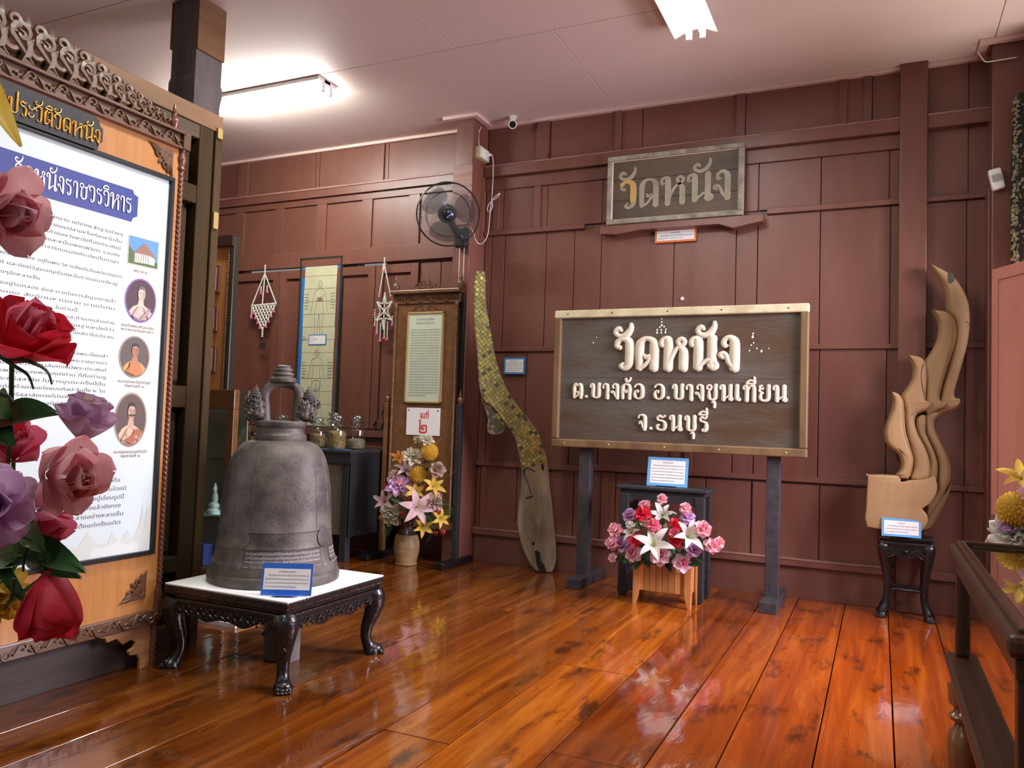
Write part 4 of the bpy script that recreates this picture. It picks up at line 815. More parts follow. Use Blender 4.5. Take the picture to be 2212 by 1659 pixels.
def flower(kind, s, m, parent, pos, ax, m2=None, hi=0, nm=None, op=1.0):
    mb = MB(); nu, nv = (12, 14) if hi else (4, 5); mw = MW(parent).inverted(); mb.M = aim(mw @ Vector(pos), ax if parent.rotation_euler[0] == 0 else (mw.to_3x3() @ Vector(ax)), rnd.uniform(0, 6))
    inner = None
    if kind == 'rose':
        inner = MB(); inner.M = mb.M
        ring(inner, 3, .62 * s, .42 * s, 2, -12, 1.0, .02, 'r', .02 * s, 0, 0, nu, nv); ring(inner, 4, .60 * s, .50 * s, 10, 0, .9, .02, 'r', .05 * s, 0, .6, nu, nv)
        ring(mb, 5, .60 * s, .58 * s, 26, 14 + 12 * op, .75, .03, 'r', .06 * s, -.02 * s, .2, nu, nv); ring(mb, 5, .60 * s, .66 * s, 48, 30 + 40 * op, .5, .05, 'r', .06 * s, -.03 * s, .9, nu, nv, tip=-.04 * s)
        if op > .6: ring(mb, 5, .52 * s, .62 * s, 70, 60 + 45 * op, .3, .06, 'r', .05 * s, -.04 * s, .3, nu, nv, tip=-.05 * s)
    elif kind == 'bud':
        ring(mb, 3, .62 * s, .62 * s, 24, -6, .85, .015, 'r', .05 * s, 0, 0, nu, nv); ring(mb, 3, .66 * s, .70 * s, 34, -4, .8, .02, 'r', .05 * s, -.02 * s, 1.05, nu, nv); ring(mb, 2, .64 * s, .66 * s, 40, 8, .7, .03, 'r', .05 * s, -.03 * s, .3, nu, nv)
    elif kind == 'peony':
        ring(mb, 7, .55 * s, .36 * s, 70, 88, .4, .08, 'r', .04 * s, -.06 * s, 0, nu, nv); ring(mb, 8, .48 * s, .32 * s, 52, 66, .5, .1, 'r', .04 * s, -.02 * s, .4, nu, nv); ring(mb, 8, .42 * s, .28 * s, 34, 44, .6, .12, 'r', .03 * s, .0, .2, nu, nv)
        inner = MB(); inner.M = mb.M; ring(inner, 7, .36 * s, .22 * s, 16, 22, .7, .14, 'r', .02 * s, .04 * s, .1, nu, nv); ring(inner, 5, .3 * s, .18 * s, 4, 6, .8, .14, 'r', .0, .06 * s, .5, nu, nv)
    elif kind == 'lily':
        ring(mb, 6, .62 * s, .22 * s, 28, 108, .22, .02, 'l', .01 * s, -.12 * s, 0, nu, nv + 2, tip=.0)
        inner = MB(); inner.M = mb.M
        for k in range(6): a = k * 1.047; inner.tube([(0, 0, -.1 * s), (.05 * s * math.cos(a), .05 * s * math.sin(a), .08 * s), (.10 * s * math.cos(a), .10 * s * math.sin(a), .16 * s)], [.005 * s, .005 * s, .012 * s], 5)
    elif kind == 'tulip':
        ring(mb, 3, .8 * s, .52 * s, 22, -20, .8, .01, 'l', .03 * s, -.2 * s, 0, nu, nv); ring(mb, 3, .78 * s, .5 * s, 30, -14, .8, .01, 'l', .04 * s, -.2 * s, 1.05, nu, nv)
    elif kind == 'pom':
        n = 190; mb.ell((0, 0, 0), .40 * s, 12, 8)
        for k in range(n):
            zz = 1 - 2 * (k + .5) / n; rr = math.sqrt(1 - zz * zz); a = k * 2.39996; d = Vector((rr * math.cos(a), rr * math.sin(a), zz)); o_ = mb.M
            mb.M = o_ @ aim(d * .38 * s, d, a)
            for q in range(4): c, s_ = math.cos(q * 1.571), math.sin(q * 1.571); mb.add([(0, 0, 0), (.05 * s * c - .03 * s * s_, .05 * s * s_ + .03 * s * c, .09 * s), (.075 * s * c, .075 * s * s_, .13 * s * rnd.uniform(.7, 1.1)), (.05 * s * c + .03 * s * s_, .05 * s * s_ - .03 * s * c, .09 * s)], [(0, 1, 2, 3)])
            mb.M = o_
    o = mb.build(nm or {'rose': 'rose', 'bud': 'rose_bud', 'peony': 'peony', 'lily': 'lily', 'tulip': 'tulip', 'pom': 'pompom_flower'}[kind], m, parent, smooth=180 if hi else 70)
    if inner: inner.build('flower_centre', m2 or m, o, smooth=180 if hi else 70)
    return o
def leaf(parent, p, q, wd, m='leafg', droop=.15, hi=0, nm='leaf', fold=.35):
    inv = MW(parent).inverted(); p = inv @ Vector(p); q = inv @ Vector(q); d = q - p; L = d.length; mb = MB(); mb.M = aim(p, d, 0)
    # keep the blade roughly facing the room
    zc = mb.M.to_3x3().inverted() @ (inv.to_3x3() @ Vector((.3, -1, .5))); mb.M = mb.M @ Matrix.Rotation(math.atan2(zc.y, zc.x) + math.pi, 4, 'Z')
    pet(mb, Matrix.Identity(4), L, wd, -droop, droop * 1.6, fold, .012, 'f', 8 if hi else 4, 12 if hi else 6)
    return mb.build(nm, m, parent, smooth=60)
def fern(parent, p, q, wd, m='fern'):
    inv = MW(parent).inverted(); p = inv @ Vector(p); q = inv @ Vector(q); mb = MB(); d = q - p; side = d.cross(inv.to_3x3() @ Vector((0, -1, .2))).normalized(); n = 11
    mb.tube([p + d * i / 6 for i in range(7)], .0015, 4)
    for i in range(1, n):
        t = i / n; c = p + d * t; w_ = wd * math.sin(math.pi * (t * .85 + .12))
        for s in (-1, 1):
            e = c + side * s * w_ + d.normalized() * w_ * .5; k = (e - c); nn = d.normalized() * w_ * .16
            mb.add([c - nn, c + k * .5 - nn, e, c + k * .5 + nn, c + nn], [(0, 1, 2, 3, 4)])
    return mb.build('fern_frond', m, parent)
def stem(parent, pts, r=.0025, m='stemg', nm='stem'):
    inv = MW(parent).inverted(); return MB().tube(cr([tuple(inv @ Vector(p)) for p in pts], 5), r, 6).build(nm, m, parent, smooth=60)
def pmt(n, c, c2, sc=14):     # thin silk petal: lets some light through
    m = mat(n, c, .55, 0, c2, sc, lo=.3, hi=.7, detail=2, bump=.1, bscale=60); N, L = m.node_tree.nodes, m.node_tree.links; b = N['Principled BSDF']
    t = N.new('ShaderNodeBsdfTranslucent'); src = b.inputs['Base Color'].links[0].from_socket; L.new(src, t.inputs[0]); x = N.new('ShaderNodeMixShader'); x.inputs[0].default_value = .4
    L.new(b.outputs[0], x.inputs[1]); L.new(t.outputs[0], x.inputs[2]); L.new(x.outputs[0], N['Material Output'].inputs[0]); return m
M['p_pink'] = pmt('petal_pink', (.85, .36, .42), (.92, .58, .62)); M['p_red'] = pmt('petal_red', (.70, .015, .045), (.80, .05, .10)); M['p_mauve'] = pmt('petal_mauve', (.66, .40, .70), (.78, .58, .78))
M['p_white'] = pmt('petal_white', (.78, .80, .70), (.85, .84, .80)); M['p_cream'] = pmt('petal_cream', (.60, .58, .38), (.74, .70, .55)); M['p_yellow'] = pmt('petal_yellow', (.72, .45, .03), (.80, .60, .12))
M['p_orange'] = pmt('petal_orange', (.72, .25, .03), (.80, .36, .06)); M['p_beige'] = pmt('petal_beige', (.48, .34, .28), (.62, .48, .38)); M['p_tulip'] = pmt('petal_coral', (.52, .07, .05), (.66, .16, .11))
M['p_blush'] = pmt('petal_blush', (.66, .40, .46), (.80, .62, .62)); M['p_purple'] = pmt('petal_purple', (.34, .12, .42), (.55, .32, .62)); M['p_dpink'] = pmt('petal_deep_pink', (.80, .13, .26), (.86, .30, .40)); M['p_lpink'] = pmt('petal_pale_pink', (.88, .55, .66), (.92, .72, .80))
M['leafg'] = mat('leaf_green', (.018, .07, .02), .45, 0, (.04, .13, .035), 20, bump=.2, bscale=50); M['leafd'] = mat('leaf_dark', (.012, .04, .014), .5, 0, (.03, .08, .03), 20)
M['fern'] = mat('fern_green', (.09, .20, .04), .6); M['stemg'] = mat('stem_green', (.05, .12, .04), .6); M['stamen'] = mat('stamen', (.45, .50, .12), .6)
# ================================================================ left half of the back wall
def PX(Y): return lambda x, y: (lambda v: (v.x, v.z))(at(x, y, Y))
M['brownwood'] = wood('brown_teak', (.115, .050, .017), (.20, .095, .036), 'z', 22, .38, .15, .05)
M['mould'] = wood('carved_moulding', (.10, .043, .019), (.18, .09, .04), 'x', 22, .4, .1)
# ---- numbered stand-up board with the vase in front
sb = thing('numbered_board', 'slender carved wooden stand board with framed text and red numeral sign, behind the flower vase', 'board', (0, 5.33, 0), BACK)
q = PX(5.33); XL, ZT = q(856, 642); XR = q(991, 632)[0]; XL -= .0
ZB = .30
bx('board_panel', 'brownwood', sb, XL, XR, ZB, ZT, -.02, 0, bevel=.002)
bx('top_moulding', 'mould', sb, XL - .03, XR + .03, ZT + .015, ZT + .045, -.04, .05, bevel=.006); bx('frieze', 'mould', sb, XL - .02, XR + .02, ZT - .06, ZT + .015, -.03, .012, bevel=.003)
frieze_scrolls(XL + .03, XR - .03, ZT - .022, .05, .016, .06).build('frieze_carving', 'mould', sb, smooth=50)
bx('top_board', M['black'], sb, XR + .004, XR + .04, .2, ZT + .0, -.05, -.02, bevel=.003)
oc = MB(); xm = (XL + XR) / 2 - .01
for s in (-1, 1):
    oc.scroll((xm + s * .035, ZT + .085), .028, R(90), 1.1, -s, .011, 0, 14, tail=(xm + s * .09, ZT + .05)); oc.scroll((xm + s * .085, ZT + .07), .022, R(90), 1.1, -s, .010, 0, 12, tail=(xm + s * .15, ZT + .05))
    oc.scroll((xm + s * .13, ZT + .058), .014, R(90), 1.0, -s, .005, 0, 10, tail=(xm + s * .175, ZT + .048)); oc.scroll((xm + s * .022, ZT + .125), .016, R(-90), 1, s, .005, 0, 10)
    for a, l in ((80, .075), (55, .07), (35, .07), (15, .06)): p = (xm + s * .02, ZT + .06); oc.leafy(p, (p[0] + s * l * math.cos(R(a)), p[1] + l * math.sin(R(a)) * 1.1), .009, 0, .01)
oc.leafy((xm, ZT + .06), (xm, ZT + .175), .016, .002, .012); oc.prism([(xm - .17, ZT + .045), (xm + .17, ZT + .045), (xm + .10, ZT + .065), (xm, ZT + .09), (xm - .10, ZT + .065)], -.008, .0)
oc.build('crest_carving', 'mould', sb, smooth=50)
og = MB(); yz = ZT - .095
for s in (-1, 1):
    og.scroll((xm + s * .03, yz), .016, R(90), 1.1, -s, .005, .004, 12, tail=(xm + s * .08, yz + .01)); og.scroll((xm + s * .085, yz + .006), .013, R(-90), 1, s, .004, .004, 10, tail=(xm + s * .13, yz - .012))
    og.leafy((xm, yz - .01), (xm + s * .045, yz - .026), .007, .001, .006)
og.leafy((xm, yz + .03), (xm, yz - .035), .012, .002, .008); og.build('panel_ornament', 'mould', sb, smooth=50)
for x in (XL + .006, XR - .006): twist(sb, x, ZB + .06, ZT - .10, .011, 'mould', .008)
for x in (XL + .006, XR - .006):
    c = MB(); c.M = Matrix.Translation((x, ZT - .10, .008)) @ Matrix.Rotation(R(-90), 4, 'X'); c.lathe([(.011, 0), (.016, .008), (.012, .02), (.017, .035), (.011, .05)], 12); c.build('pole_cap', 'mould', sb, smooth=50)
for x in (XL - .01, XR + .012): finial(sb, x, ZT + .045, 1.25, 'mould', -.01)
for x, w_ in ((XL - .045, .018), (XR + .045, .022)):
    bx('side_post', 'blackm' if x > -3.2 else 'brownwood', sb, x - w_, x + w_, .035, 1.22, -.03, .015, bevel=.003); finial(sb, x, 1.22, 1.0, 'brownwood', -.008, 'post_finial')
    bx('foot', 'black', sb, x - .038, x + .038, 0, .052, -.24, .235, bevel=.012)
bx('stretcher', 'brownwood', sb, XL - .03, XR + .03, .26, .31, -.015, .005, bevel=.003)
q = PX(5.31); a = q(880, 675); b = q(951, 872); fr_ = MB()
M['goldframe'] = mat('gilt_frame', (.42, .29, .11), .4, .3)
for r in ((a[0], b[0], a[1] - .014, a[1]), (a[0], b[0], b[1], b[1] + .014), (a[0], a[0] + .012, b[1], a[1]), (b[0] - .012, b[0], b[1], a[1])): fr_.box(*r, 0, .02)
ft = fr_.build('text_frame', 'goldframe', sb, bevel=.002)
bx('framed_sheet', M['p_cream'] if 0 else mat('aged_sheet', (.84, .82, .68), .5), ft, a[0] + .01, b[0] - .01, b[1] + .01, a[1] - .01, 0, .012)
tx = MB(); cx = (a[0] + b[0]) / 2; W_ = b[0] - a[0] - .07
for i, s in enumerate(['ประวัติหลวงปู่เอี่ยม', 'อดีตเจ้าอาวาสวัดหนัง']): line(tx, s, cx, a[1] - .065 - .03 * i, .024, .0128, .5, W_ * .62)
lt = ['พระภาวนาโกศลเถร', 'หลวงปู่เอี่ยมวัดหนัง', 'เป็นชาวบางขุนเทียน', 'บรรพชาเป็นสามเณร', 'อุปสมบทที่วัดราชโอรส', 'ศึกษาพระธรรมวินัย', 'ได้รับแต่งตั้งเป็น', 'เจ้าอาวาสวัดหนัง']
for i in range(26): line(tx, lt[i * 5 % 8] + lt[(i * 3 + 1) % 8], a[0] + .035, a[1] - .145 - .0206 * i, .0155, .0128, 0, W_ * (1 if i != 25 else .6))
tx.build('print', 'greyink', ft)
gl = glass('picture_glass', (.97, 1, .98), .0, .02); bx('pane', gl, ft, a[0] + .01, b[0] - .01, b[1] + .01, a[1] - .01, .0145, .0155)
a = q(877, 880); b = q(947, 942)
sg = bx('number_sign', 'white', sb, a[0], b[0], b[1], a[1], .002, .006)
cx = (a[0] + b[0]) / 2 + .01; pen(MB(), 'จุดที่', cx, a[1] - .082, .040, .0065, 0, weight=.75).build('lettering', 'red', sg); pen(MB(), '๒', cx - .005, b[1] + .02, .072, .0065, 0, sx=1.0, weight=.85).build('numeral', 'red', sg)
bs = MB()
for x in (a[0] + .02, b[0] - .02): bs.ell((x, a[1] - .02, .007), (.006, .006, .003), 8, 4)
bs.build('screw', 'black', sg)

# ---- vase of flowers
VX, VY = -3.235, 5.165
M['vase'] = mat('glazed_stoneware', (.34, .23, .10), .4, 0, (.22, .13, .06), 5, (1, 1, 5), .2, 30)
va = thing('flower_vase', 'brown stoneware vase of yellow, pink and cream artificial flowers on the floor', 'vase', (VX, VY, 0))
mb = MB(); mb.lathe([(.070, 0), (.083, .003), (.084, .012), (.078, .016), (.080, .03), (.092, .075), (.098, .12), (.097, .16), (.088, .20), (.078, .225), (.0, .225)], 40); vo = mb.build('body', 'vase', va, smooth=40)
for z_ in (.13, .17, .185, .2): mb = MB(); mb.lathe([(.0985 - max(0, z_ - .15) * .32, z_ - .002), (.1005 - max(0, z_ - .15) * .32, z_), (.0985 - max(0, z_ - .15) * .32, z_ + .002)], 36, caps=False); mb.build('incised_band', 'vase', vo, smooth=40)
mb = MB(); mb.lathe([(.078, .222), (.060, .25), (.048, .28), (.046, .31), (.055, .34), (.052, .345), (.0, .33)], 32); mb.build('neck', mat('dark_glaze', (.035, .018, .012), .3), va, smooth=50)
cen = Vector((VX, VY, .5))
def fl_at(kind, px, py, s, m, m2=None, Y=None, par=va, c=cen, up=.25, tocam=1.0, **k):
    Y = Y or VY - .10 + rnd.uniform(-.03, .03); p = at(px, py, Y); d = (p - c).normalized(); ax = (CAM - p).normalized() * tocam + Vector((d.x, 0, d.z)) * .7 + Vector((0, 0, up))
    if tocam > .3: stem(par, [p, p.lerp(c, .4) + Vector((0, .03, 0)), (c.x, c.y, .33 if par is va else c.z)], .002)
    return flower(kind, s, M[m], par, p, ax, M[m2] if m2 else None, **k)
for a in (('peony', 922, 951, .10, 'p_cream'), ('peony', 902, 951, .06, 'p_cream'), ('pom', 928, 976, .13, 'p_yellow'), ('pom', 903, 1025, .13, 'p_yellow'), ('peony', 891, 988, .15, 'p_cream'), ('lily', 862, 990, .14, 'p_orange'),
          ('lily', 877, 1014, .17, 'p_blush', 'stamen'), ('peony', 854, 1029, .11, 'p_beige'), ('rose', 943, 1016, .11, 'p_beige'), ('peony', 863, 1051, .19, 'p_mauve', 'p_pink'), ('lily', 896, 1062, .17, 'p_yellow', 'stamen'),
          ('lily', 937, 1050, .17, 'p_yellow', 'stamen'), ('tulip', 838, 1053, .07, 'p_tulip'), ('tulip', 919, 1056, .09, 'p_tulip'), ('tulip', 879, 1078, .09, 'p_tulip'), ('peony', 937, 1085, .15, 'p_beige'),
          ('lily', 829, 1084, .18, 'p_blush'), ('peony', 845, 1109, .17, 'p_cream', 'p_white'), ('tulip', 868, 1108, .10, 'p_tulip'), ('tulip', 943, 1108, .10, 'p_tulip'), ('tulip', 826, 1116, .08, 'p_orange'),
          ('lily', 914, 1137, .17, 'p_yellow', 'stamen'), ('lily', 952, 1120, .15, 'p_yellow', 'stamen'), ('tulip', 954, 1148, .10, 'p_tulip'), ('tulip', 941, 1151, .08, 'p_tulip')):
    fl_at(*a)
fl_at('lily', 901, 1096, .27, 'p_blush', 'stamen', Y=VY - .19)
for p, q_, w_ in (((875, 1085), (842, 1075), .05), ((930, 1080), (968, 1090), .06), ((900, 1040), (925, 1010), .05), ((920, 1100), (940, 1140), .05), ((900, 1100), (880, 1130), .05), ((850, 1090), (825, 1070), .04), ((915, 1000), (935, 990), .04), ((880, 1040), (860, 1010), .04), ((905, 1110), (930, 1130), .06), ((870, 1100), (850, 1135), .05)):
    leaf(va, at(*p, VY - .03), at(*q_, VY - .06), w_, 'leafd')
fern(va, at(945, 1130, VY - .06), at(978, 1098, VY - .10), .045); fern(va, at(850, 1120, VY - .06), at(828, 1168, VY - .08), .035, M['leafg']); fern(va, at(940, 1140, VY - .06), at(921, 1172, VY - .08), .02, M['leafd'])
stem(va, [at(945, 1040, VY - .05), at(965, 1030, VY - .07), at(983, 1018, VY - .08)], .0015, 'p_beige'); stem(va, [at(935, 975, VY - .05), at(945, 955, VY - .07), at(955, 945, VY - .08)], .0015, 'p_beige')

# ---- framed scroll of anatomical drawings
fs_ = thing('framed_chart', 'tall narrow dark frame with blue mount and cream folded sheets of figure drawings', 'picture', (0, 5.60, 0), BACK)
q = PX(5.60); a = q(649, 558); b = q(742, 551); ZT = (a[1] + b[1]) / 2; FL, FR = a[0], b[0] - .005; FB = .98
M['frame'] = mat('dark_green_frame', (.035, .032, .02), .35); M['mount'] = mat('blue_mount', (.02, .16, .50), .6); M['cream'] = mat('old_paper', (.60, .60, .385), .7, 0, (.54, .53, .32), 9)
f = MB()
for r in ((FL, FR, ZT - .022, ZT), (FL, FR, FB, FB + .022), (FL, FL + .022, FB, ZT), (FR - .022, FR, FB, ZT)): f.box(*r, -.03, .002)
SL0, SR0 = FL + .065, FR - .065; M['hole'] = mat('dark_hollow', (.008, .006, .005), .95); f.build('frame', 'frame', fs_, bevel=.004); bx('mount', 'mount', fs_, FL + .02, FR - .02, FB + .02, ZT - .02, -.02, -.006)
bx('leaf_backing', 'hole', fs_, SL0, SR0, FB + .03, ZT - .06, -.0065, -.0058); bx('hanger', 'enamel', fs_, (FL + FR) / 2 - .01, (FL + FR) / 2 + .01, ZT, ZT + .025, -.02, -.01)
y = ZT - .055; k = 0
SL, SR = FL + .058, FR - .058
while y > FB + .06:
    h = .112 if k else .115; o = bx('paper_leaf', 'cream', fs_, SL + rnd.uniform(-.003, .003), SR + rnd.uniform(-.003, .003), max(FB + .03, y - h + .0015), y, -.006, -.004 + (k % 2) * .0005); y -= h + .002; k += 1
def pen_lines(L_, r=.0016, z=-.0015):
    mb = MB()
    for l in L_: mb.tube([(x, y_, z) for x, y_ in cr(l, 4)], r, 4)
    return mb
cx = (SL + SR) / 2
def fig(y0, s=1):   # a standing figure, y0 = top of head
    L_ = [[(cx + .022 * math.cos(t) * s, y0 - .04 + .034 * math.sin(t)) for t in [R(k) for k in range(0, 361, 40)]], [(cx - .012, y0 - .045), (cx - .006, y0 - .044)], [(cx + .006, y0 - .045), (cx + .012, y0 - .044)], [(cx - .006, y0 - .06), (cx + .006, y0 - .06)]]
    L_ += [[(cx - .02, y0 - .08), (cx - .055, y0 - .10), (cx - .075, y0 - .18), (cx - .085, y0 - .25), (cx - .10, y0 - .29)], [(cx + .02, y0 - .08), (cx + .055, y0 - .10), (cx + .075, y0 - .18), (cx + .085, y0 - .25), (cx + .10, y0 - .29)],
           [(cx - .04, y0 - .13), (cx - .035, y0 - .22), (cx - .05, y0 - .28), (cx - .04, y0 - .40), (cx - .045, y0 - .50), (cx - .07, y0 - .53)], [(cx + .04, y0 - .13), (cx + .035, y0 - .22), (cx + .05, y0 - .28), (cx + .04, y0 - .40), (cx + .045, y0 - .50), (cx + .07, y0 - .53)],
           [(cx, y0 - .30), (cx - .012, y0 - .40), (cx - .015, y0 - .50)], [(cx, y0 - .30), (cx + .012, y0 - .40), (cx + .015, y0 - .50)], [(cx - .02, y0 - .14), (cx - .008, y0 - .155)], [(cx + .008, y0 - .155), (cx + .02, y0 - .14)]]
    for i in range(6):
        yy = y0 - .12 - i * .026; L_ += [[(SL + .01, yy), (SL + .055, yy + rnd.uniform(-.003, .003))], [(SR - .055, yy), (SR - .01, yy + rnd.uniform(-.003, .003))]]
    return L_
pen_lines(fig(ZT - .21)).build('figure_drawing', 'greyink', fs_)
pen_lines(fig(ZT - .82) + [[(cx + .045 * math.cos(t), ZT - 1.14 + .045 * math.sin(t)) for t in [R(k) for k in range(0, 361, 40)]]]).build('figure_drawing', 'greyink', fs_)
pen_lines([[(cx + .02 * math.cos(t) + rx, ZT - .375 + dy + .012 * math.sin(t)) for t in [R(k) for k in range(0, 361, 60)]] for rx, dy in ((0, 0), (-.01, -.01), (.012, -.008))] + [[(SL + .02 + .02 * math.cos(t) + s * .07, ZT - .725 + .012 * math.sin(t)) for t in [R(k) for k in range(0, 400, 60)]] for s in (0, 1.3)], .0018).build('figure_mark', pm((.35, .10, .06)), fs_)
q2 = PX(5.60); a = q2(667, 723); b = q2(704, 745); lc = bx('small_label', 'mount', fs_, a[0], b[0], b[1], a[1], -.003, .0)
bx('label_sheet', 'white', lc, a[0] + .008, b[0] - .008, b[1] + .008, a[1] - .008, 0, .001)
mb = MB(); [line(mb, s, a[0] + .014, a[1] - .026 - .02 * i, .013, .0015, 0, w_) for i, (s, w_) in enumerate((('ตำราแผนไทย', .05), ('แผนที่เส้นประจำตัวคนไทย', .085), ('วัดหนัง', .035)))]; mb.build('print', 'ink', lc)

# ---- hanging garlands of white shells
M['shell'] = mat('white_shell_bead', (.80, .82, .72), .35); M['pinkb'] = mat('pink_blossom_bead', (.70, .16, .25), .5)
def chain(mb, pts, r=.0078, step=.0135, lens=1.6):
    P = [Vector(p) for p in pts]
    for a, b in zip(P, P[1:]):
        L = (b - a).length; n = max(1, int(L / step)); d = (b - a).normalized(); o = mb.M
        for i in range(n):
            c = a + (b - a) * ((i + .5) / n); mb.M = o @ aim(c, d); mb.ell((0, 0, 0), (r, r, step * .5 * lens / 1.5), 6, 4)
        mb.M = o
def tassel(parent, x, y, l=.06):
    mb = MB(); chain(mb, [(x, y, 0), (x, y - l, 0)]); o = mb.build('tassel', 'shell', parent, smooth=60)
    m2 = MB(); m2.ell((x, y - l - .008, 0), (.012, .012, .009), 8, 5); m2.ell((x - .008, y - l - .016, 0), (.008, .008, .008), 6, 4); m2.ell((x + .008, y - l - .016, 0), (.008, .008, .008), 6, 4); m2.build('blossom', 'pinkb', o, smooth=60)
g1 = thing('shell_garland', 'white shell garland hanging in an inverted triangle net, beside the blue-mounted chart', 'garland', (0, 5.56, 0), BACK)
q = PX(5.56)
A = q(573, 572); bxx = q(544, 660); cxx = q(596, 655); tip = q(567, 712)
mb = MB(); chain(mb, [(A[0], A[1], 0), (A[0], A[1] - .09, 0)], .009); mb.build('top_knot', 'shell', g1, smooth=60)
for p, q_ in (((A[0], A[1] - .08), bxx), ((A[0], A[1] - .08), cxx), ((A[0], A[1] - .1), (A[0] - .012, bxx[1] + .01))): mb = MB(); chain(mb, [(*p, 0), (*q_, 0)]); mb.build('strand', 'shell', g1, smooth=60)
mb = MB(); W_ = cxx[0] - bxx[0]; H_ = bxx[1] - tip[1]
for i in range(9):
    t = i / 8; x0 = bxx[0] + W_ * t; y0 = bxx[1] + (cxx[1] - bxx[1]) * t
    for s in (-1, 1):
        e = (bxx[0] + W_ * (t / 2 if s < 0 else .5 + t / 2), None); 
        if s > 0: k = 1 - t; x1 = x0 + W_ * k / 2; y1 = y0 - H_ * k
        else: k = t; x1 = x0 - W_ * k / 2; y1 = y0 - H_ * k
        if k > .05: chain(mb, [(x0, y0, .002 * s), (x1, y1, .002 * s)])
chain(mb, [(*bxx, 0), (*cxx, 0)]); mb.build('net', 'shell', g1, smooth=60)
tassel(g1, bxx[0], bxx[1], .10)
for t in (.15, .35, .55, .75): tassel(g1, bxx[0] + W_ * t / 2 * 1, bxx[1] - H_ * t, .03); tassel(g1, cxx[0] - W_ * t / 2, cxx[1] - H_ * t, .03)
tassel(g1, A[0] - .035, A[1] - .2, .05); tassel(g1, A[0] + .035, A[1] - .19, .05)
mb = MB(); chain(mb, [(tip[0], tip[1] + .02, 0), (tip[0], tip[1] - .07, 0)], .01); mb.build('lower_knot', 'shell', g1, smooth=60)
ky = MB(); ky.tube([(tip[0] + .025 * math.cos(R(a)), tip[1] - .10 + .03 * math.sin(R(a)), 0) for a in range(0, 360, 30)], .003, 6, closed=True)
for k in range(5): x = tip[0] - .03 + k * .016; ky.box(x, x + .008, tip[1] - .18 + .01 * (k % 2), tip[1] - .12, -.002, .002)
ky.build('key_ring', M['blackm'], g1)
g2 = thing('shell_garland', 'white shell garland with star lattice and pink-tipped tassels, beside the numbered board', 'garland', (0, 5.56, 0), BACK)
A = q(831, 556); c = q(830, 672)
mb = MB(); chain(mb, [(*A, 0), (A[0], A[1] - .07, 0)], .009); mb.build('top_knot', 'shell', g2, smooth=60)
for s in (-1, 1): mb = MB(); chain(mb, [(A[0], A[1] - .06, 0), (c[0] + s * .06, c[1] + .12, 0)]); mb.build('strand', 'shell', g2, smooth=60)
mb = MB()
for k in range(6):
    a = R(60 * k + 30); b = R(60 * k + 90); e = (c[0] + .09 * math.cos(a), c[1] + .16 * math.sin(a)); f = (c[0] + .09 * math.cos(b), c[1] + .16 * math.sin(b)); i_ = (c[0] + .035 * math.cos(a + R(30)), c[1] + .07 * math.sin(a + R(30)))
    chain(mb, [(*c, 0), (*e, 0)]); chain(mb, [(*e, 0), (*i_, .002), (*f, 0)])
mb.build('star_lattice', 'shell', g2, smooth=60)
for dx, dy, l in ((-.09, -.03, .08), (-.065, -.06, .12), (-.03, -.1, .14), (.01, -.11, .11), (.04, -.09, .14), (.085, -.04, .07), (-.095, .02, .04)): tassel(g2, c[0] + dx, c[1] + dy, l)
tassel(g2, A[0] - .01, A[1] - .06, .05)

# ---- black table along the wall, jars on it
jt = thing('side_table', 'long black table with black cloth end standing against the back wall', 'table', (-4.6, 5.27, 0))
bx('table_top', 'blackm', jt, -1.0, .985, -.33, .33, .815, .84, bevel=.004)
M['blackcloth'] = mat('black_cloth', (.004, .004, .005), .9, bump=.4, bscale=6)
vs = []; fs = []
for i in range(13):
    t = i / 12; y_ = -.32 + .64 * t; x_ = .975 + .008 * math.sin(i * 2.1); vs += [(x_, y_, .19), (x_ + .003, y_, .815)]
for i in range(12): fs.append((2 * i, 2 * i + 2, 2 * i + 3, 2 * i + 1))
MB().add(vs, fs).build('end_curtain', 'blackcloth', jt, smooth=60)
bx('front_panel', M['oldtan'] if 0 else mat('tan_panel', (.11, .09, .06), .6), jt, -.95, .90, -.31, -.30, .2, .80); bx('front_apron', 'blackm', jt, -.98, .975, -.325, -.305, .74, .815)
for x in (-.95, .93):
    for y_ in (-.29, .29): bx('leg', 'blackm', jt, x - .03, x + .03, y_ - .03, y_ + .03, 0, .80, bevel=.003)
bx('blue_runner', mat('blue_runner', (.02, .10, .35), .6), jt, -.9, .9, -.30, -.20, .84, .842)
M['jar'] = glass('jar_glass', (.95, 1, .96), .12, .06); M['jarlid'] = glass('jar_lid_glass', (.80, .88, .82), .5, .15); M['herb'] = mat('dried_herbs', (.30, .20, .06), .6, 0, (.10, .06, .02), 40, bump=.5); M['herb2'] = mat('dried_seeds', (.10, .08, .04), .6, 0, (.26, .21, .12), 60, bump=.5)
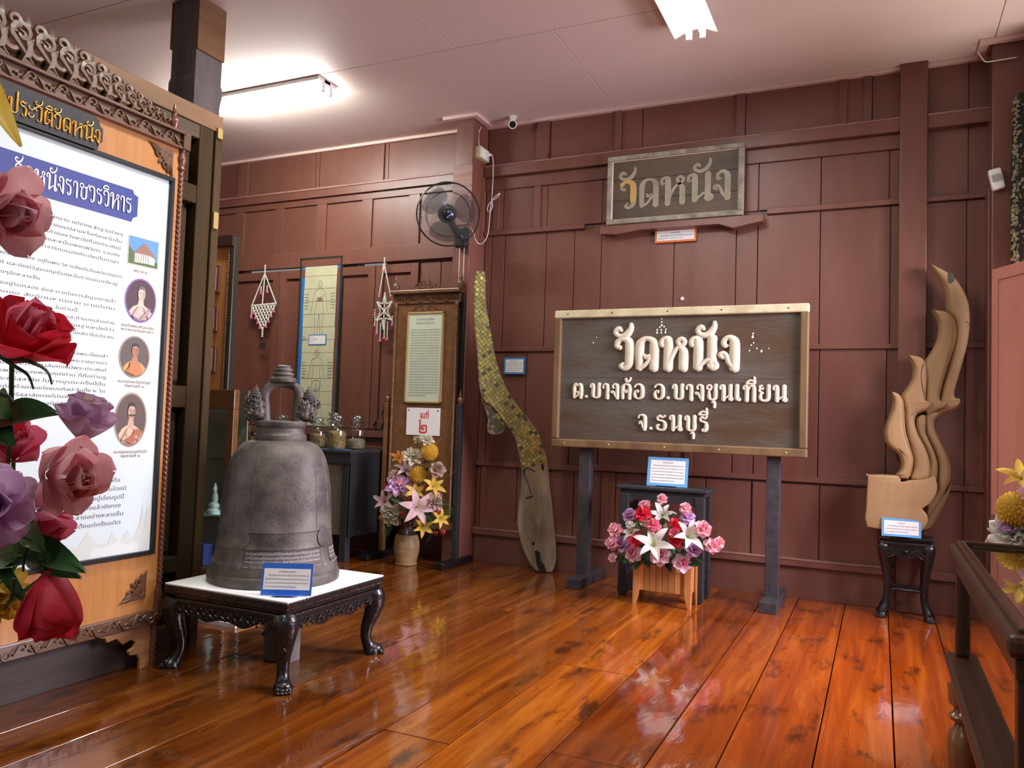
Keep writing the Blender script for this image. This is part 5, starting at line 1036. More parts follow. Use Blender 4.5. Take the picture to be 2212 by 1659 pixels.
def jar(label, px, Y, s=1.0, m='herb', fill=.5, sticks=True):
    p = at(px, 940, Y); t = thing('glass_jar', label, 'jar', (p.x, Y, .843), (0, 0, 0), 'glass apothecary jars on the black table')
    mb = MB(); mb.lathe([(.001, .002), (.064, .002), (.068, .008), (.068, .128), (.063, .145), (.050, .156), (.046, .165), (.056, .170), (.058, .180), (.054, .184)], 28, caps=False)
    mb.v = [v * s for v in mb.v]; mb.build('body', 'jar', t, smooth=40)
    mb = MB(); mb.lathe([(.054, .184), (.058, .192), (.040, .200), (.032, .206), (.034, .212), (.046, .216), (.048, .226), (.042, .237), (.024, .243), (.001, .245)], 24, caps=False); mb.v = [v * s for v in mb.v]; mb.build('stopper', 'jarlid', t, smooth=40)
    mb = MB(); mb.lathe([(.001, .004), (.060, .004), (.0625, .02), (.062, .125 * fill + .01), (.05, .125 * fill + .022), (.001, .125 * fill + .026)], 18, caps=False)
    for k in range(70 if sticks else 40):
        a = rnd.uniform(0, 6.28); z_ = rnd.uniform(.01, .125 * fill + .02); b = a + rnd.uniform(-.8, .8); rr = .0615 if z_ < .125 * fill else rnd.uniform(.01, .05)
        mb.tube([(rr * math.cos(a), rr * math.sin(a), z_), (rr * math.cos(b), rr * math.sin(b), z_ + rnd.uniform(-.012, .016))], .0035 if sticks else .005, 4)
    mb.v = [v * s for v in mb.v]; o = mb.build('contents', m, t); tag(o, kind='stuff')
jar('stoppered glass jar of coarse golden herbs, in front on the black table, nearest the chart', 728, 5.05, 1.1, 'herb', .85)
jar('stoppered glass jar low-filled with seeds at the outer end of the black table', 770, 5.25, 1.12, 'herb2', .4, False)
jar('glass jar of pale golden slices half hidden by the shoulder of the bell', 687, 5.22, .98, 'herb', .7)
jar('stoppered glass jar with brown bark beside the small glass showcase', 511, 5.05, 1.1, 'herb2', .7)
jar('stoppered glass jar seen left of the bell crown, with a cup in front', 557, 5.24, 1.1, 'herb', .25, False)
jar('small stoppered glass jar glimpsed through the loop of the bell', 607, 5.35, 1.05, 'herb2', .3, False)
jar('stoppered glass jar standing behind the jar of golden herbs', 722, 5.43, 1.2, 'herb2', .3, False)
p = atz(703, 962, .843); t = thing('dark_bottle', 'small dark bottle with a blue cap between the glass jars', 'bottle', (p.x, max(5.0, p.y), .843))
mb = MB(); mb.lathe([(.03, 0), (.032, .005), (.032, .07), (.026, .08)], 20); mb.build('body', 'black', t, smooth=40); mb = MB(); mb.lathe([(.028, .08), (.031, .083), (.031, .115), (.028, .118)], 20); mb.build('cap', 'blue', t, smooth=40)
for lab, px, py, rz, w_ in (('small brown-framed white sheet leaning behind the bell loop', 655, 950, 8, .16), ('white sheet in brown frame tilted between bell crown and jars', 697, 956, -16, .17)):
    p = atz(px, py, .843); p.y = max(5.1, min(5.45, p.y)); t = thing('picture_frame', lab, 'frame', (p.x - .03, p.y + .02, .848), (R(62), 0, R(rz)))
    f = MB(); h = .22
    for r in ((-w_ / 2, w_ / 2, 0, .014), (-w_ / 2, w_ / 2, h - .014, h), (-w_ / 2, -w_ / 2 + .014, 0, h), (w_ / 2 - .014, w_ / 2, 0, h)): f.box(*r, -.006, .006)
    f.build('frame', 'redwood', t, bevel=.002); bx('sheet', 'white', t, -w_ / 2 + .01, w_ / 2 - .01, .01, h - .01, -.004, .001)

# ---- second display board far left and the glass showcase
db = thing('photo_board', 'dark-framed orange display board with small framed photographs, seen past the timber post', 'board', (0, 4.7, 0), BACK)
q = PX(4.7); XR, ZT = q(512, 507)
bx('board_panel', 'teak', db, -6.2, XR - .05, .9, ZT - .08, -.02, 0); bx('top_rail', mat('dark_rail', (.03, .012, .01), .4), db, -6.2, XR - .01, ZT - .09, ZT, -.04, .03, bevel=.006)
bx('side_frame', M['frame'], db, XR - .035, XR, .05, ZT - .02, -.04, .02, bevel=.006); twist(db, XR - .062, .95, ZT - .12, .012, 'mould', .008)
for (x0, y0, x1, y1) in ((455, 575, 476, 633), (450, 662, 471, 716), (446, 748, 467, 804)):
    a = q(x0, y0); b = q(x1, y1); f = bx('small_frame', 'redwood', db, a[0], b[0], b[1], a[1], 0, .02, bevel=.003); bx('photograph', 'p_blush', f, a[0] + .02, b[0] - .03, b[1] + .02, a[1] - .02, .02, .022)
bx('foot', 'black', db, XR - .06, XR + .0, 0, .05, -.2, .2, bevel=.008)
sc_ = thing('glass_showcase', 'wood-framed glass showcase with shelves behind the timber partition', 'cabinet', (0, 4.0, 0), BACK)
q = PX(4.0); XR, ZT = q(512, 842); XL = XR - .75
M['honey'] = wood('honey_wood', (.11, .048, .014), (.17, .08, .026), 'x', 24, .35, .2, .04); M['pane'] = glass('showcase_glass', (.86, .96, .93), .05, .03)
for n_, r in (('top_rail', (XL, XR, ZT - .13, ZT)), ('stile', (XR - .055, XR, .06, ZT - .13)), ('stile', (XL, XL + .055, .06, ZT - .13)), ('bottom_rail', (XL, XR, 0, .06))): bx(n_, 'honey', sc_, *r, -.03, .02, bevel=.004)
bx('front_pane', 'pane', sc_, XL + .055, XR - .055, .06, ZT - .13, -.01, -.006)
bx('back_panel', mat('showcase_back', (.20, .17, .14), .6), sc_, XL, XR - .01, .06, ZT, -.13, -.12); bx('side_pane', 'pane', sc_, XR - .02, XR - .014, .06, ZT - .13, -.12, -.03); bx('base', 'honey', sc_, XL, XR, 0, .06, -.13, -.03)
bx('metal_upright', mat('teal_metal', (.12, .20, .22), .4, .3), sc_, XR - .13, XR - .085, .45, ZT - .14, -.10, -.075)
for z_ in (.40, .78): bx('glass_shelf', mat('shelf_glass_edge', (.42, .62, .60), .2) if z_ < .5 else 'pane', sc_, XL + .06, XR - .1, z_, z_ + .012, -.118, -.03)
t = thing('white_figurine', 'small white seated figurine on the glass shelf of the showcase', 'figurine', (XR - .22, 4.072, .4125)); t.scale = (.75, .75, 1)
mb = MB(); mb.lathe([(.001, 0), (.06, 0), (.065, .02), (.05, .035), (.001, .036)], 20, caps=False); mb.build('base', 'white', t, smooth=50); mb = MB(); mb.ell((0, 0, .055), (.06, .045, .026)); mb.ell((0, .005, .10), (.035, .026, .05)); mb.ell((0, 0, .165), (.021, .022, .027)); mb.ell((0, 0, .195), (.01, .01, .012)); mb.build('body', 'white', t, smooth=60)
t = thing('blue_box', 'small dark blue box at the foot of the showcase interior', 'box', (XR - .30, 4.075, .061)); bx('carton', mat('blue_carton', (.03, .04, .20), .5), t, -.04, .04, -.04, .04, 0, .13, bevel=.003); bx('lid', pm((.05, .07, .28)), t, -.042, .042, -.042, .042, .13, .14)
t = thing('threshold_board', 'pale low board with white edge on the floor behind the bell table', 'board', (-3.3, 3.35, .001)); bx('plank_piece', 'palewood', t, -.3, .33, -.2, .2, 0, .025, bevel=.003); bx('white_edge', 'white', t, -.3, .33, -.21, -.2, 0, .022)

# wrought latches on the old shutters
for px, y0, y1 in ((828, 872, 932), (809, 908, 935)):
    a = at(px, y0, 5.59); b = at(px, y1, 5.59); mb = MB(); n = 9
    mb.tube([(a.x + .012 * math.sin(i * 1.4), 5.595, a.z + (b.z - a.z) * i / n) for i in range(n + 1)], [.010 if i % 2 else .006 for i in range(n + 1)], 6); mb.build('latch', 'blackm', wb, smooth=60)
# ================================================================ right half of the back wall
# ---- wall fan
M['fanm'] = mat('dark_green_plastic', (.016, .022, .022), .3); M['fanblade'] = mat('smoked_blade', (.03, .04, .045), .25, alpha=.62); M['chrome'] = mat('painted_wire', (.12, .13, .13), .35, .4)
FP = at(968, 463, 5.10); ft = thing('wall_fan', 'dark round wall fan with wire guard mounted high on the wall pillar', 'fan', FP)
ax = (CAM - FP).normalized(); ax = (ax + Vector((.10, 0, -.06))).normalized(); FM = aim((0, 0, 0), ax)
mb = MB(); mb.M = FM; FR_ = .235
for k in range(84):
    a = 2 * math.pi * k / 84
    for s in (1, -1):
        pts = []
        for j in range(5): t = j / 4; r = .05 + (FR_ - .05) * t; z = s * (.058 * math.cos(t * 1.45) ** .8); b = a + s * .28 * t; pts.append((r * math.cos(b), r * math.sin(b), z))
        mb.tube(pts, .0010, 3)
mb.build('guard_wires', 'chrome', ft)
for r, z, w_ in ((FR_, 0, .005), (FR_ - .004, .006, .003), (.165, .044, .002), (.165, -.044, .002)):
    mb = MB(); mb.M = FM; mb.tube([(r * math.cos(R(a)), r * math.sin(R(a)), z) for a in range(0, 360, 9)], w_, 6, closed=True); mb.build('guard_ring', 'fanm', ft, smooth=60)
mb = MB(); mb.M = FM; mb.lathe([(.001, .075), (.03, .074), (.04, .068), (.046, .055), (.046, .048), (.001, .048)], 28, caps=False); hb = mb.build('hub_cap', 'fanm', ft, smooth=50)
mb = MB(); mb.M = FM; mb.lathe([(.001, .0765), (.028, .0755), (.032, .072)], 24, caps=False); mb.build('hub_badge', mat('navy_badge', (.008, .012, .05), .2), hb, smooth=50)
mb = MB(); mb.M = FM @ Matrix.Rotation(R(200), 4, 'Z')
for i in range(6): mb.tube([(-.02 + i * .007, -.006 + .003 * i, .0775), (-.016 + i * .007, .004 + .003 * i, .0775), (-.013 + i * .007, -.004 + .003 * i, .0775)], .001, 4)
mb.build('badge_script', 'white', hb)
for k in range(3):
    mb = MB(); mb.M = FM @ Matrix.Rotation(R(120 * k + 20), 4, 'Z'); vs = []; fs = []; n = 8
    for j in range(n + 1):
        t = j / n; r = .05 + .155 * t; w_ = R(24 + 20 * math.sin(math.pi * min(1, t * .8 + .1)))
        for i in range(5): u = i / 4 * 2 - 1; vs.append((r * math.cos(u * w_), r * math.sin(u * w_), .02 * u - .002))
    for j in range(n):
        for i in range(4): a = j * 5 + i; fs.append((a, a + 1, a + 6, a + 5))
    mb.add(vs, fs).build('blade', 'fanblade', ft, smooth=60)
mb = MB(); mb.M = FM; mb.lathe([(.05, -.04), (.068, -.05), (.072, -.08), (.066, -.13), (.045, -.15), (.001, -.155)], 28); mb.build('motor_housing', 'fanm', ft, smooth=50)
mp_ = FM @ Vector((0, 0, -.12)); we = Vector((-2.95, 5.372, FP.z - .13)) - FP
mb = MB(); mb.tube(cr([tuple(mp_), tuple(mp_.lerp(we, .35) + Vector((.03, 0, -.07))), tuple(we + Vector((.02, -.08, -.0))), tuple(we)], 4), .026, 10); mb.build('bracket_arm', 'fanm', ft, smooth=60)
mb = MB(); mb.box(we.x - .06, we.x + .045, we.y - .05, we.y, we.z - .07, we.z + .09); mb.build('wall_mount', 'fanm', ft, bevel=.015)
for dx in (-.02, .02):
    mb = MB(); mb.tube([tuple(we + Vector((dx, -.03, -.07))), tuple(we + Vector((dx, -.03, -.36)))], .0022, 5); mb.build('pull_cord', 'enamel', ft)
M['socketw'] = mat('cream_plastic', (.66, .66, .44), .4)
sk = thing('socket_box', 'cream socket box with plug on the pillar side above the fan', 'socket', (-2.905, 5.50, 3.21)); bx('box', 'socketw', sk, 0, .045, -.075, .075, -.045, .045, bevel=.003); bx('face_plate', 'enamel', sk, .045, .049, -.06, .06, -.033, .033, bevel=.002)
mb = MB(); mb.tube([(.05, .02, 0), (.075, .025, 0), (.09, .03, -.003)], [.016, .013, .006], 8); mb.build('plug', 'enamel', sk, smooth=60)
cd_ = thing('fan_cord', 'thin white cord looping down from the socket box to the fan, tied in the middle', 'cord', (0, 0, 0))
def cord(pts, Y, r=.0035, par=cd_, nm='cord_run'): return MB().tube(cr([tuple(at(px, py, Y + dy)) for px, py, dy in pts], 5), r, 6).build(nm, 'enamel', par, smooth=60)
cord([(1063, 335, 0), (1065, 345, 0), (1065, 380, 0), (1063, 420, 0), (1061, 438, 0), (1059, 455, 0), (1057, 480, 0), (1054, 505, 0), (1046, 522, 0), (1036, 527, 0), (1028, 519, -.05), (1023, 505, -.12), (1018, 492, -.2)], 5.53)
cord([(1063, 433, 0), (1072, 428, 0), (1080, 418, 0), (1074, 421, 0), (1063, 431, 0)], 5.52, .003, nm='tied_loop'); cord([(1063, 433, 0), (1055, 443, 0), (1053, 455, 0), (1059, 456, 0), (1064, 445, 0), (1063, 434, 0)], 5.515, .003, nm='tied_loop')
cord([(1035, 318, 0), (1034, 300, 0), (1035, 284, 0), (1040, 274, 0)], 5.47, .003, nm='feed_wire')
# ---- dome camera
p = at(1108, 252, 5.40); k = (CZ - 1.1) / (p.z - 1.1); p = CAM + (p - CAM) * k; p.z = CZ
cc = thing('security_camera', 'small white round security camera hanging from the ceiling by the cornice', 'camera', p)
mb = MB(); mb.lathe([(.03, -.0), (.032, -.012), (.022, -.02), (.014, -.03), (.012, -.04)], 24); mb.build('base', 'enamel', cc, smooth=50)
d = (CAM - p).normalized(); mb = MB(); mb.M = aim((0, 0, -.062), d); mb.lathe([(.015, -.03), (.032, -.02), (.034, .0), (.034, .012), (.028, .014)], 24); mb.build('housing', 'enamel', cc, smooth=50)
mb = MB(); mb.M = aim((0, 0, -.062), d); mb.lathe([(.026, .0142), (.001, .0148)], 24, caps=False); mb.build('lens_window', 'black', cc)

# ---- mosaic covered carved timber leaning on the wall
c2 = lambda x, y: (x / 2.3697 + 980, y / 2.3697 + 560)
out = [(108, 66), (135, 60), (160, 66), (160, 150), (165, 240), (185, 350), (202, 450), (230, 560), (270, 660), (320, 740), (380, 815), (432, 880), (452, 940), (480, 1030), (492, 1150), (506, 1280), (519, 1400), (526, 1500), (520, 1560), (500, 1604), (440, 1608), (400, 1575), (365, 1510), (340, 1440), (326, 1340), (334, 1240), (345, 1160), (345, 1080), (330, 980), (310, 910), (285, 870), (250, 820), (200, 760), (145, 706), (130, 640), (124, 540), (114, 420), (105, 300), (103, 150)]
hook = [(142, 700), (158, 760), (175, 820), (170, 850), (174, 884), (195, 898), (240, 894), (262, 870), (272, 850), (300, 905), (320, 905), (290, 860), (230, 790)]
YM = 5.31; MA = R(24); MN = Vector((math.sin(MA), -math.cos(MA), 0)); MC = Vector((-2.55, YM, 0))
def qm(px, py):          # where a line of sight meets the finial's front face, in its own right / up coordinates
    d = at(px, py, 1.0) - CAM; p = CAM + d * ((MC - CAM).dot(MN) / d.dot(MN)) - MC; return (p.dot(Vector((math.cos(MA), math.sin(MA), 0))), p.z)
nt_ = thing('mosaic_finial', 'tall curved old timber gable finial covered in gold glass mosaic, leaning on the wall', 'sculpture', MC, (R(90), 0, MA))
M['oldwood'] = mat('weathered_wood', (.07, .052, .032), .85, 0, (.30, .215, .125), 7, (1, .3, 1), .5, 30, detail=9, lo=.3, hi=.7)
O2 = [qm(*c2(*p)) for p in cr(out, 2, True)]; zmin = min(p[1] for p in O2); O2 = [(x, y - zmin) if False else (x, max(.003, y)) for x, y in O2]
MB().prism(O2, -.10, 0).build('timber_body', 'oldwood', nt_, bevel=.008, smooth=40)
H2 = [qm(*c2(*p)) for p in cr(hook, 2, True)]; MB().prism(H2, -.12, -.02).build('side_hook', 'oldwood', nt_, bevel=.008)
def inside(p, P):
    c = False; j = len(P) - 1
    for i in range(len(P)):
        if (P[i][1] > p[1]) != (P[j][1] > p[1]) and p[0] < (P[j][0] - P[i][0]) * (p[1] - P[i][1]) / (P[j][1] - P[i][1]) + P[i][0]: c = not c
        j = i
    return c
M['mos1'] = mat('gold_glass_tile', (.72, .70, .22), .22, .7); M['mos2'] = mat('dull_gold_tile', (.33, .31, .11), .35, .6); M['mos3'] = mat('dark_glass_tile', (.07, .075, .045), .4, .3)
tiles = [MB(), MB(), MB()]; ts = .0255; k = ts * .86 / 2
cut = qm(*c2(400, 1060))[1]
for dark, P_, z0 in ((False, O2, .0005), (True, H2, -.0195)):
    xs_ = [p[0] for p in P_]; ys_ = [p[1] for p in P_]
    for i in range(-140, 140):
        for j in range(-140, 140):
            a = R(38); x = (i * math.cos(a) - j * math.sin(a)) * ts; y = 1.4 + (i * math.sin(a) + j * math.cos(a)) * ts
            if not (min(xs_) < x < max(xs_) and max(cut + .12 * (x - .2), min(ys_)) < y < max(ys_)): continue
            if rnd.random() < .05 or not all(inside((x + dx, y + dy), P_) for dx, dy in ((.007, 0), (-.010, 0), (0, .007), (0, -.007))): continue
            b = a + rnd.uniform(-.06, .06); c, s = math.cos(b) * k * 1.41, math.sin(b) * k * 1.41; tz = [rnd.uniform(0, .0022) for _ in range(2)]
            c_, s_ = math.cos(b + R(45)) * k * 1.41, math.sin(b + R(45)) * k * 1.41
            t = 2 if dark and rnd.random() < .8 else (0 if rnd.random() < .45 + .2 * (y > 1.5) else (1 if rnd.random() < .85 else 2)); z = z0
            q4 = [(x + c_, y + s_), (x - s_, y + c_), (x - c_, y - s_), (x + s_, y - c_)]; zz = [z + .003 + tz[0], z + .003 + tz[1], z + .003 - tz[0] * .6, z + .003 - tz[1] * .6]
            tiles[t].add([(*q4[m_], zz[m_]) for m_ in range(4)] + [(*q4[m_], z) for m_ in range(4)], [(0, 1, 2, 3)] + [(4 + m_, 4 + (m_ + 1) % 4, (m_ + 1) % 4, m_) for m_ in range(4)])
for t, m_, n_ in zip(tiles, ('mos1', 'mos2', 'mos3'), ('bright_mosaic', 'dull_mosaic', 'dark_mosaic')): tag(t.build(n_, m_, nt_), kind='stuff')
# darker tiled flank on the left edge
fk = MB()
for i in range(len(O2)):
    (x0, y0), (x1, y1) = O2[i], O2[(i + 1) % len(O2)]
    if y1 < y0 or min(y0, y1) < .85: continue
    n = max(1, int(math.hypot(x1 - x0, y1 - y0) / .022))
    for j in range(n):
        for z in range(5):
            a, b = (j + .1) / n, (j + .9) / n; e = .0025
            nx, ny = (y1 - y0), -(x1 - x0); l = math.hypot(nx, ny); nx, ny = nx / l * e, ny / l * e
            fk.add([(x0 + (x1 - x0) * a + nx, y0 + (y1 - y0) * a + ny, -.012 - z * .022), (x0 + (x1 - x0) * b + nx, y0 + (y1 - y0) * b + ny, -.012 - z * .022), (x0 + (x1 - x0) * b + nx, y0 + (y1 - y0) * b + ny, -.031 - z * .022), (x0 + (x1 - x0) * a + nx, y0 + (y1 - y0) * a + ny, -.031 - z * .022)], [(0, 1, 2, 3)])
tag(fk.build('flank_mosaic', 'mos3', nt_), kind='stuff')
hl = [qm(*c2(*p)) for p in ((415, 1495), (425, 1490), (440, 1500), (448, 1550), (462, 1560), (475, 1602), (440, 1604), (425, 1560))]; MB().prism([(x, max(.006, y)) for x, y in hl], -.005, .003).build('mortise', 'hole', nt_)
hl = [qm(*c2(*p)) for p in ((437, 972), (444, 970), (450, 1010), (462, 1060), (462, 1080), (452, 1078), (440, 1020))]; MB().prism(hl, -.005, .0032).build('slot', 'hole', nt_)
MB().tube([(*qm(*c2(370, 1222)), .002), (*qm(*c2(390, 1216)), .010), (*qm(*c2(405, 1214)), .002)], .004, 6).build('nail', 'hole', nt_)
MB().ell((*qm(*c2(408, 1455)), .0), (.010, .016, .003), 10, 4).build('nail_hole', 'hole', nt_)
for P_ in ([(355, 1075), (365, 1110), (385, 1160), (395, 1200)], [(360, 1095), (372, 1070), (400, 1078), (418, 1090)]): MB().tube(cr([(*qm(*c2(*p)), .001) for p in P_], 4), .0035, 5).build('crack', 'hole', nt_)
card('small blue-bordered label on the wall between mosaic finial and large sign', (at(1111, 788, 5.60).x, 5.600, at(1111, 808, 5.60).z), (R(90), 0, 0), .178, .128, (.05, .25, .60),
     ['ชิ้นส่วนช่อฟ้าวัดหนัง', 'เป็นของพระอุโบสถหลังเดิม ก่อนการบูรณะ', 'ประดับด้วยกระจกสี สมัยรัชกาลที่ ๓', 'ปฏิสังขรณ์ใหม่ ซ่อมแซม พ.ศ. ๒๕๔๗', 'วัดหนังราชวรวิหารได้เก็บรักษาไว้', 'ให้อนุชนรุ่นหลัง'], border=.014, easel=False)

# ---- old painted name sign high on the wall
YT = 5.535; qt = PX(YT); a = qt(1311, 338); b = qt(1607, 463); a2 = qt(1607, 311); b2 = qt(1313, 487)
TX0, TX1 = (a[0] + b2[0]) / 2, (b[0] + a2[0]) / 2; TZ0, TZ1 = (b[1] + b2[1]) / 2, (a[1] + a2[1]) / 2
ns = thing('painted_name_sign', 'old dark wooden sign with pale painted lettering hung high on the wall, faded frame', 'sign', (0, YT, 0), BACK)
M['signwood'] = mat('dark_sign_wood', (.045, .035, .024), .5, 0, (.13, .085, .045), 4, (.25, 1, 1), .25, 30, detail=9, lo=.35, hi=.7)
M['fadedf'] = mat('faded_frame', (.17, .155, .105), .6, 0, (.36, .34, .26), 12, bump=.3, bscale=40, lo=.35, hi=.65)
for i in range(3): h = (TZ1 - TZ0 - .05) / 3; bx('plank', 'signwood', ns, TX0 + .02, TX1 - .02, TZ0 + .025 + h * i + .001, TZ0 + .025 + h * (i + 1) - .001, -.03, -.012 + .001 * i, bevel=.001)
def framing(par, x0, x1, z0, z1, w_, za, zb, m, nm='frame_side'):
    for r in ((x0, x1, z1 - w_, z1), (x0, x1, z0, z0 + w_)): bx(nm, m, par, *r, za, zb, bevel=.005)
    for r in ((x0, x0 + w_, z0 + w_, z1 - w_), (x1 - w_, x1, z0 + w_, z1 - w_)): bx(nm, m, par, *r, za, zb, bevel=.005)
framing(ns, TX0, TX1, TZ0, TZ1, .034, -.03, .012, 'fadedf'); framing(ns, TX0 + .03, TX1 - .03, TZ0 + .03, TZ1 - .03, .010, -.02, -.002, 'cornice', 'inner_bead')
M['faded'] = mat('faded_letter_paint', (.34, .31, .22), .6, 0, (.20, .17, .11), 7, lo=.45, hi=.8); M['fadedy'] = mat('yellowed_paint', (.52, .32, .09), .55)
a = qt(1338, 445); b = qt(1582, 432); s_ = .196; W_ = pen_width('วัดหนัง') * s_
kx = (b[0] - a[0] - .01) / W_; mb = MB(); pen(mb, 'วัดหนัง', (a[0] + b[0]) / 2, (a[1] + b[1]) / 2 - .005, s_, -.0085, 0, sx=kx, weight=.92); mb.v = [Vector((v.x, v.y + (v.x - a[0]) * (.012), v.z)) for v in mb.v]; mb.build('painted_lettering', 'faded', ns)
st = MB(); stroke(st, G['ว'][1][0][2:7], a[0] - .0, (a[1] + b[1]) / 2 - .004, s_, -.0078, 0, kx, .95); st.build('yellow_stroke', 'fadedy', ns)
a = qt(1297, 500); b = qt(1648, 478)
lg = MB(); lg.prism([(-.0, 0), (b[0] - a[0], 0), (b[0] - a[0], -.05), (b[0] - a[0] - .2, -.085), (b[0] - a[0] - .3, -.05), (.3, -.05), (.12, -.07), (0, -.06)], -.05, .03); lg.M = Matrix.Identity(4)
lt_ = thing('sign_ledge', 'dark red wooden ledge bracket carrying the painted name sign', 'ledge', (a[0], 5.565, TZ0 - .003), BACK); lg.build('ledge_board', 'wall', lt_, bevel=.004)
a = at(1459, 523, 5.615)
card('orange-bordered white label pinned under the sign ledge', (a.x, 5.61, a.z - .0), (R(90), 0, R(0)), .30, .098, (.70, .16, .03), ['ป้ายวัดหนัง', 'สร้างในสมัยพระครูวิหาร เมื่อเป็นพระราชาคณะ', 'ในสมัยรัชกาลที่ ๕ ประมาณ พ.ศ. ๒๔๔๑'], border=.014, easel=False)
t = thing('round_sticker', 'tiny white round sticker on the wall above the large sign', 'sticker', at(1474, 645, 5.628), BACK); mb = MB(); mb.lathe([(.013, 0), (.013, .003), (.001, .004)], 20); mb.build('disc', 'white', t)

# ---- large raised-letter sign on posts
YS = 5.15; qs = PX(YS); SX0, SX1, SZ0, SZ1 = -2.077, -.400, .940, 1.889
bs_ = thing('raised_letter_sign', 'large wooden sign with thick cream raised letters, framed and standing on two dark posts', 'sign', (0, YS, 0), BACK)
M['weather'] = mat('sign_board_paint', (.075, .042, .021), .42, 0, (.12, .135, .125), 1.9, (.4, 1, 1), .25, 40, detail=12, lo=.42, hi=.78)
n = 3; hs = [SZ0 + .05, SZ0 + .34, SZ0 + .48, SZ1 - .05]
for i in range(3): bx('plank', 'weather', bs_, SX0 + .04, SX1 - .04, hs[i] + .0008, hs[i + 1] - .0008, -.035, -.016, bevel=.001)
M['creamf'] = mat('cream_frame_paint', (.62, .58, .36), .5, 0, (.48, .40, .24), 10, bump=.2); M['brownf'] = mat('worn_brown_frame', (.20, .12, .05), .45, 0, (.11, .065, .03), 7, (1, .2, 1), bump=.2)
bx('frame_side', 'creamf', bs_, SX0, SX1, SZ1 - .055, SZ1, -.04, .015, bevel=.008); bx('frame_side', 'brownf', bs_, SX0, SX1, SZ0, SZ0 + .055, -.04, .015, bevel=.008)
for x in (SX0, SX1 - .05): bx('frame_side', 'brownf', bs_, x, x + .05, SZ0 + .055, SZ1 - .055, -.04, .015, bevel=.008)
for x in (SX0 + .10, SX0 + .42, SX0 + .8, SX0 + 1.15, SX1 - .12):
    for z_ in (SZ1 - .028, SZ0 + .028): mb = MB(); mb.ell((x, z_, .0155), (.005, .005, .003), 8, 4); mb.build('bolt', 'hole' if z_ > 1.5 else 'creamf', bs_)
M['crletter'] = mat('cream_letter_paint', (.74, .68, .55), .42, 0, (.62, .55, .42), 9, bump=.12, bscale=50, lo=.3, hi=.55)
def penfit(text, p0, p1, s_, depth, m, nm, weight=1):
    a = qs(*p0); b = qs(*p1); w0 = pen_width(text) * s_; k = (b[0] - a[0]) / w0
    g = 0
    if k > 1.08: g = (k / 1.05 - 1) * pen_width(text) / sum(c in G for c in text); k = 1.05
    return pen(MB(), text, (a[0] + b[0]) / 2 + .01, (a[1] + b[1]) / 2, s_, -.016, depth, sx=k, weight=weight, gap=g).build(nm, m, bs_, smooth=70)
penfit('วัดหนัง', (1326, 796), (1596, 796), .200, .026, 'crletter', 'large_lettering', 1.5)
penfit('ต.บางค้อ อ.บางขุนเทียน', (1233, 859), (1700, 867), .096, .018, 'crletter', 'lettering_row', 1.36)
penfit('จ.ธนบุรี', (1373, 928), (1532, 932), .096, .018, 'crletter', 'lettering_row', 1.36)
sp = MB()
for px, py, r in ((1428, 688, .004), (1428, 695, .005), (1428, 702, .006), (1424, 706, .005), (1433, 705, .005), (1418, 712, .005), (1427, 712, .005), (1437, 711, .005), (1436, 717, .006), (1418, 718, .006), (1427, 718, .005), (1626, 720, .005), (1625, 727, .007), (1627, 740, .004), (1622, 745, .004), (1634, 752, .004), (1644, 758, .006), (1618, 757, .004), (1660, 752, .003), (1280, 740, .004), (1287, 728, .003)):
    a = qs(px, py); sp.ell((a[0], a[1], -.015), (r, r * 1.5, .0015), 8, 4)
sp.build('paint_drip', 'white', bs_)
M['slate'] = mat('dark_grey_post', (.030, .026, .032), .5, 0, (.05, .045, .05), 20, bump=.15)
for x0, x1, nm in ((-1.885, -1.805, 0), (-.640, -.560, 1)):
    bx('post', 'slate', bs_, x0 + .0, x1, .055, 1.75, -.12, -.04, bevel=.003); bx('foot', 'slate', bs_, x0 - .01, x1 + .01, 0, .068, -.42, .12, bevel=.003)
# ---- black stand with its label, planter of flowers
bt_ = thing('black_stand', 'tall narrow black wooden stand behind the flower planter', 'table', (-1.255, 5.17, 0))
for r, n_, b_ in (((-.305, .285, -.14, .12, .688, .712), 'table_top', .006), ((-.285, .265, -.12, .10, .665, .688), 'neck_moulding', .003)): bx(n_, 'blackm', bt_, *r, bevel=b_)
for y0 in (-.125, .085): MB().prism([], 0, 0) if 0 else None
def apr(par, w_, y, z1=.665, drop=.065, th=.02):
    P_ = [(-w_, z1), (w_, z1), (w_, z1 - drop)]
    for i in range(0, 21): t = 1 - i / 20; P_.append((-w_ + .05 + (2 * w_ - .1) * t, z1 - drop - .0 + (.02 if .06 < t < .94 else 0) - .018 * math.exp(-((t - .5) / .12) ** 2) - .01 * math.exp(-((t - .25) / .05) ** 2) * 0))
    P_.append((-w_, z1 - drop)); mb = MB(); mb.M = Matrix.Translation((-.01, y, 0)) @ Matrix.Rotation(R(90), 4, 'X'); mb.prism(P_, -th / 2, th / 2); return mb.build('apron', 'blackm', par, bevel=.003)
apr(bt_, .27, -.11); apr(bt_, .27, .09)
for x in (-.255, .235):
    for y in (-.105, .085):
        mb = MB(); mb.M = Matrix.Translation((x, y, 0)); s = 1 if x < 0 else -1
        P_ = [(-.03 * s, .66), (.035 * s, .66), (.03 * s, .60), (.018 * s, .50), (.016 * s, .16), (.03 * s, .08), (.035 * s, .03), (.015 * s, .0), (-.02 * s, .0), (-.032 * s, .03), (-.03 * s, .10)]
        mb.M = mb.M @ Matrix.Rotation(R(90), 4, 'X'); mb.prism(P_, -.024, .024); mb.build('leg', 'blackm', bt_, bevel=.005)
for x in (-.25, .23): bx('side_stretcher', 'blackm', bt_, x - .012, x + .012, -.09, .07, .13, .16, bevel=.003)
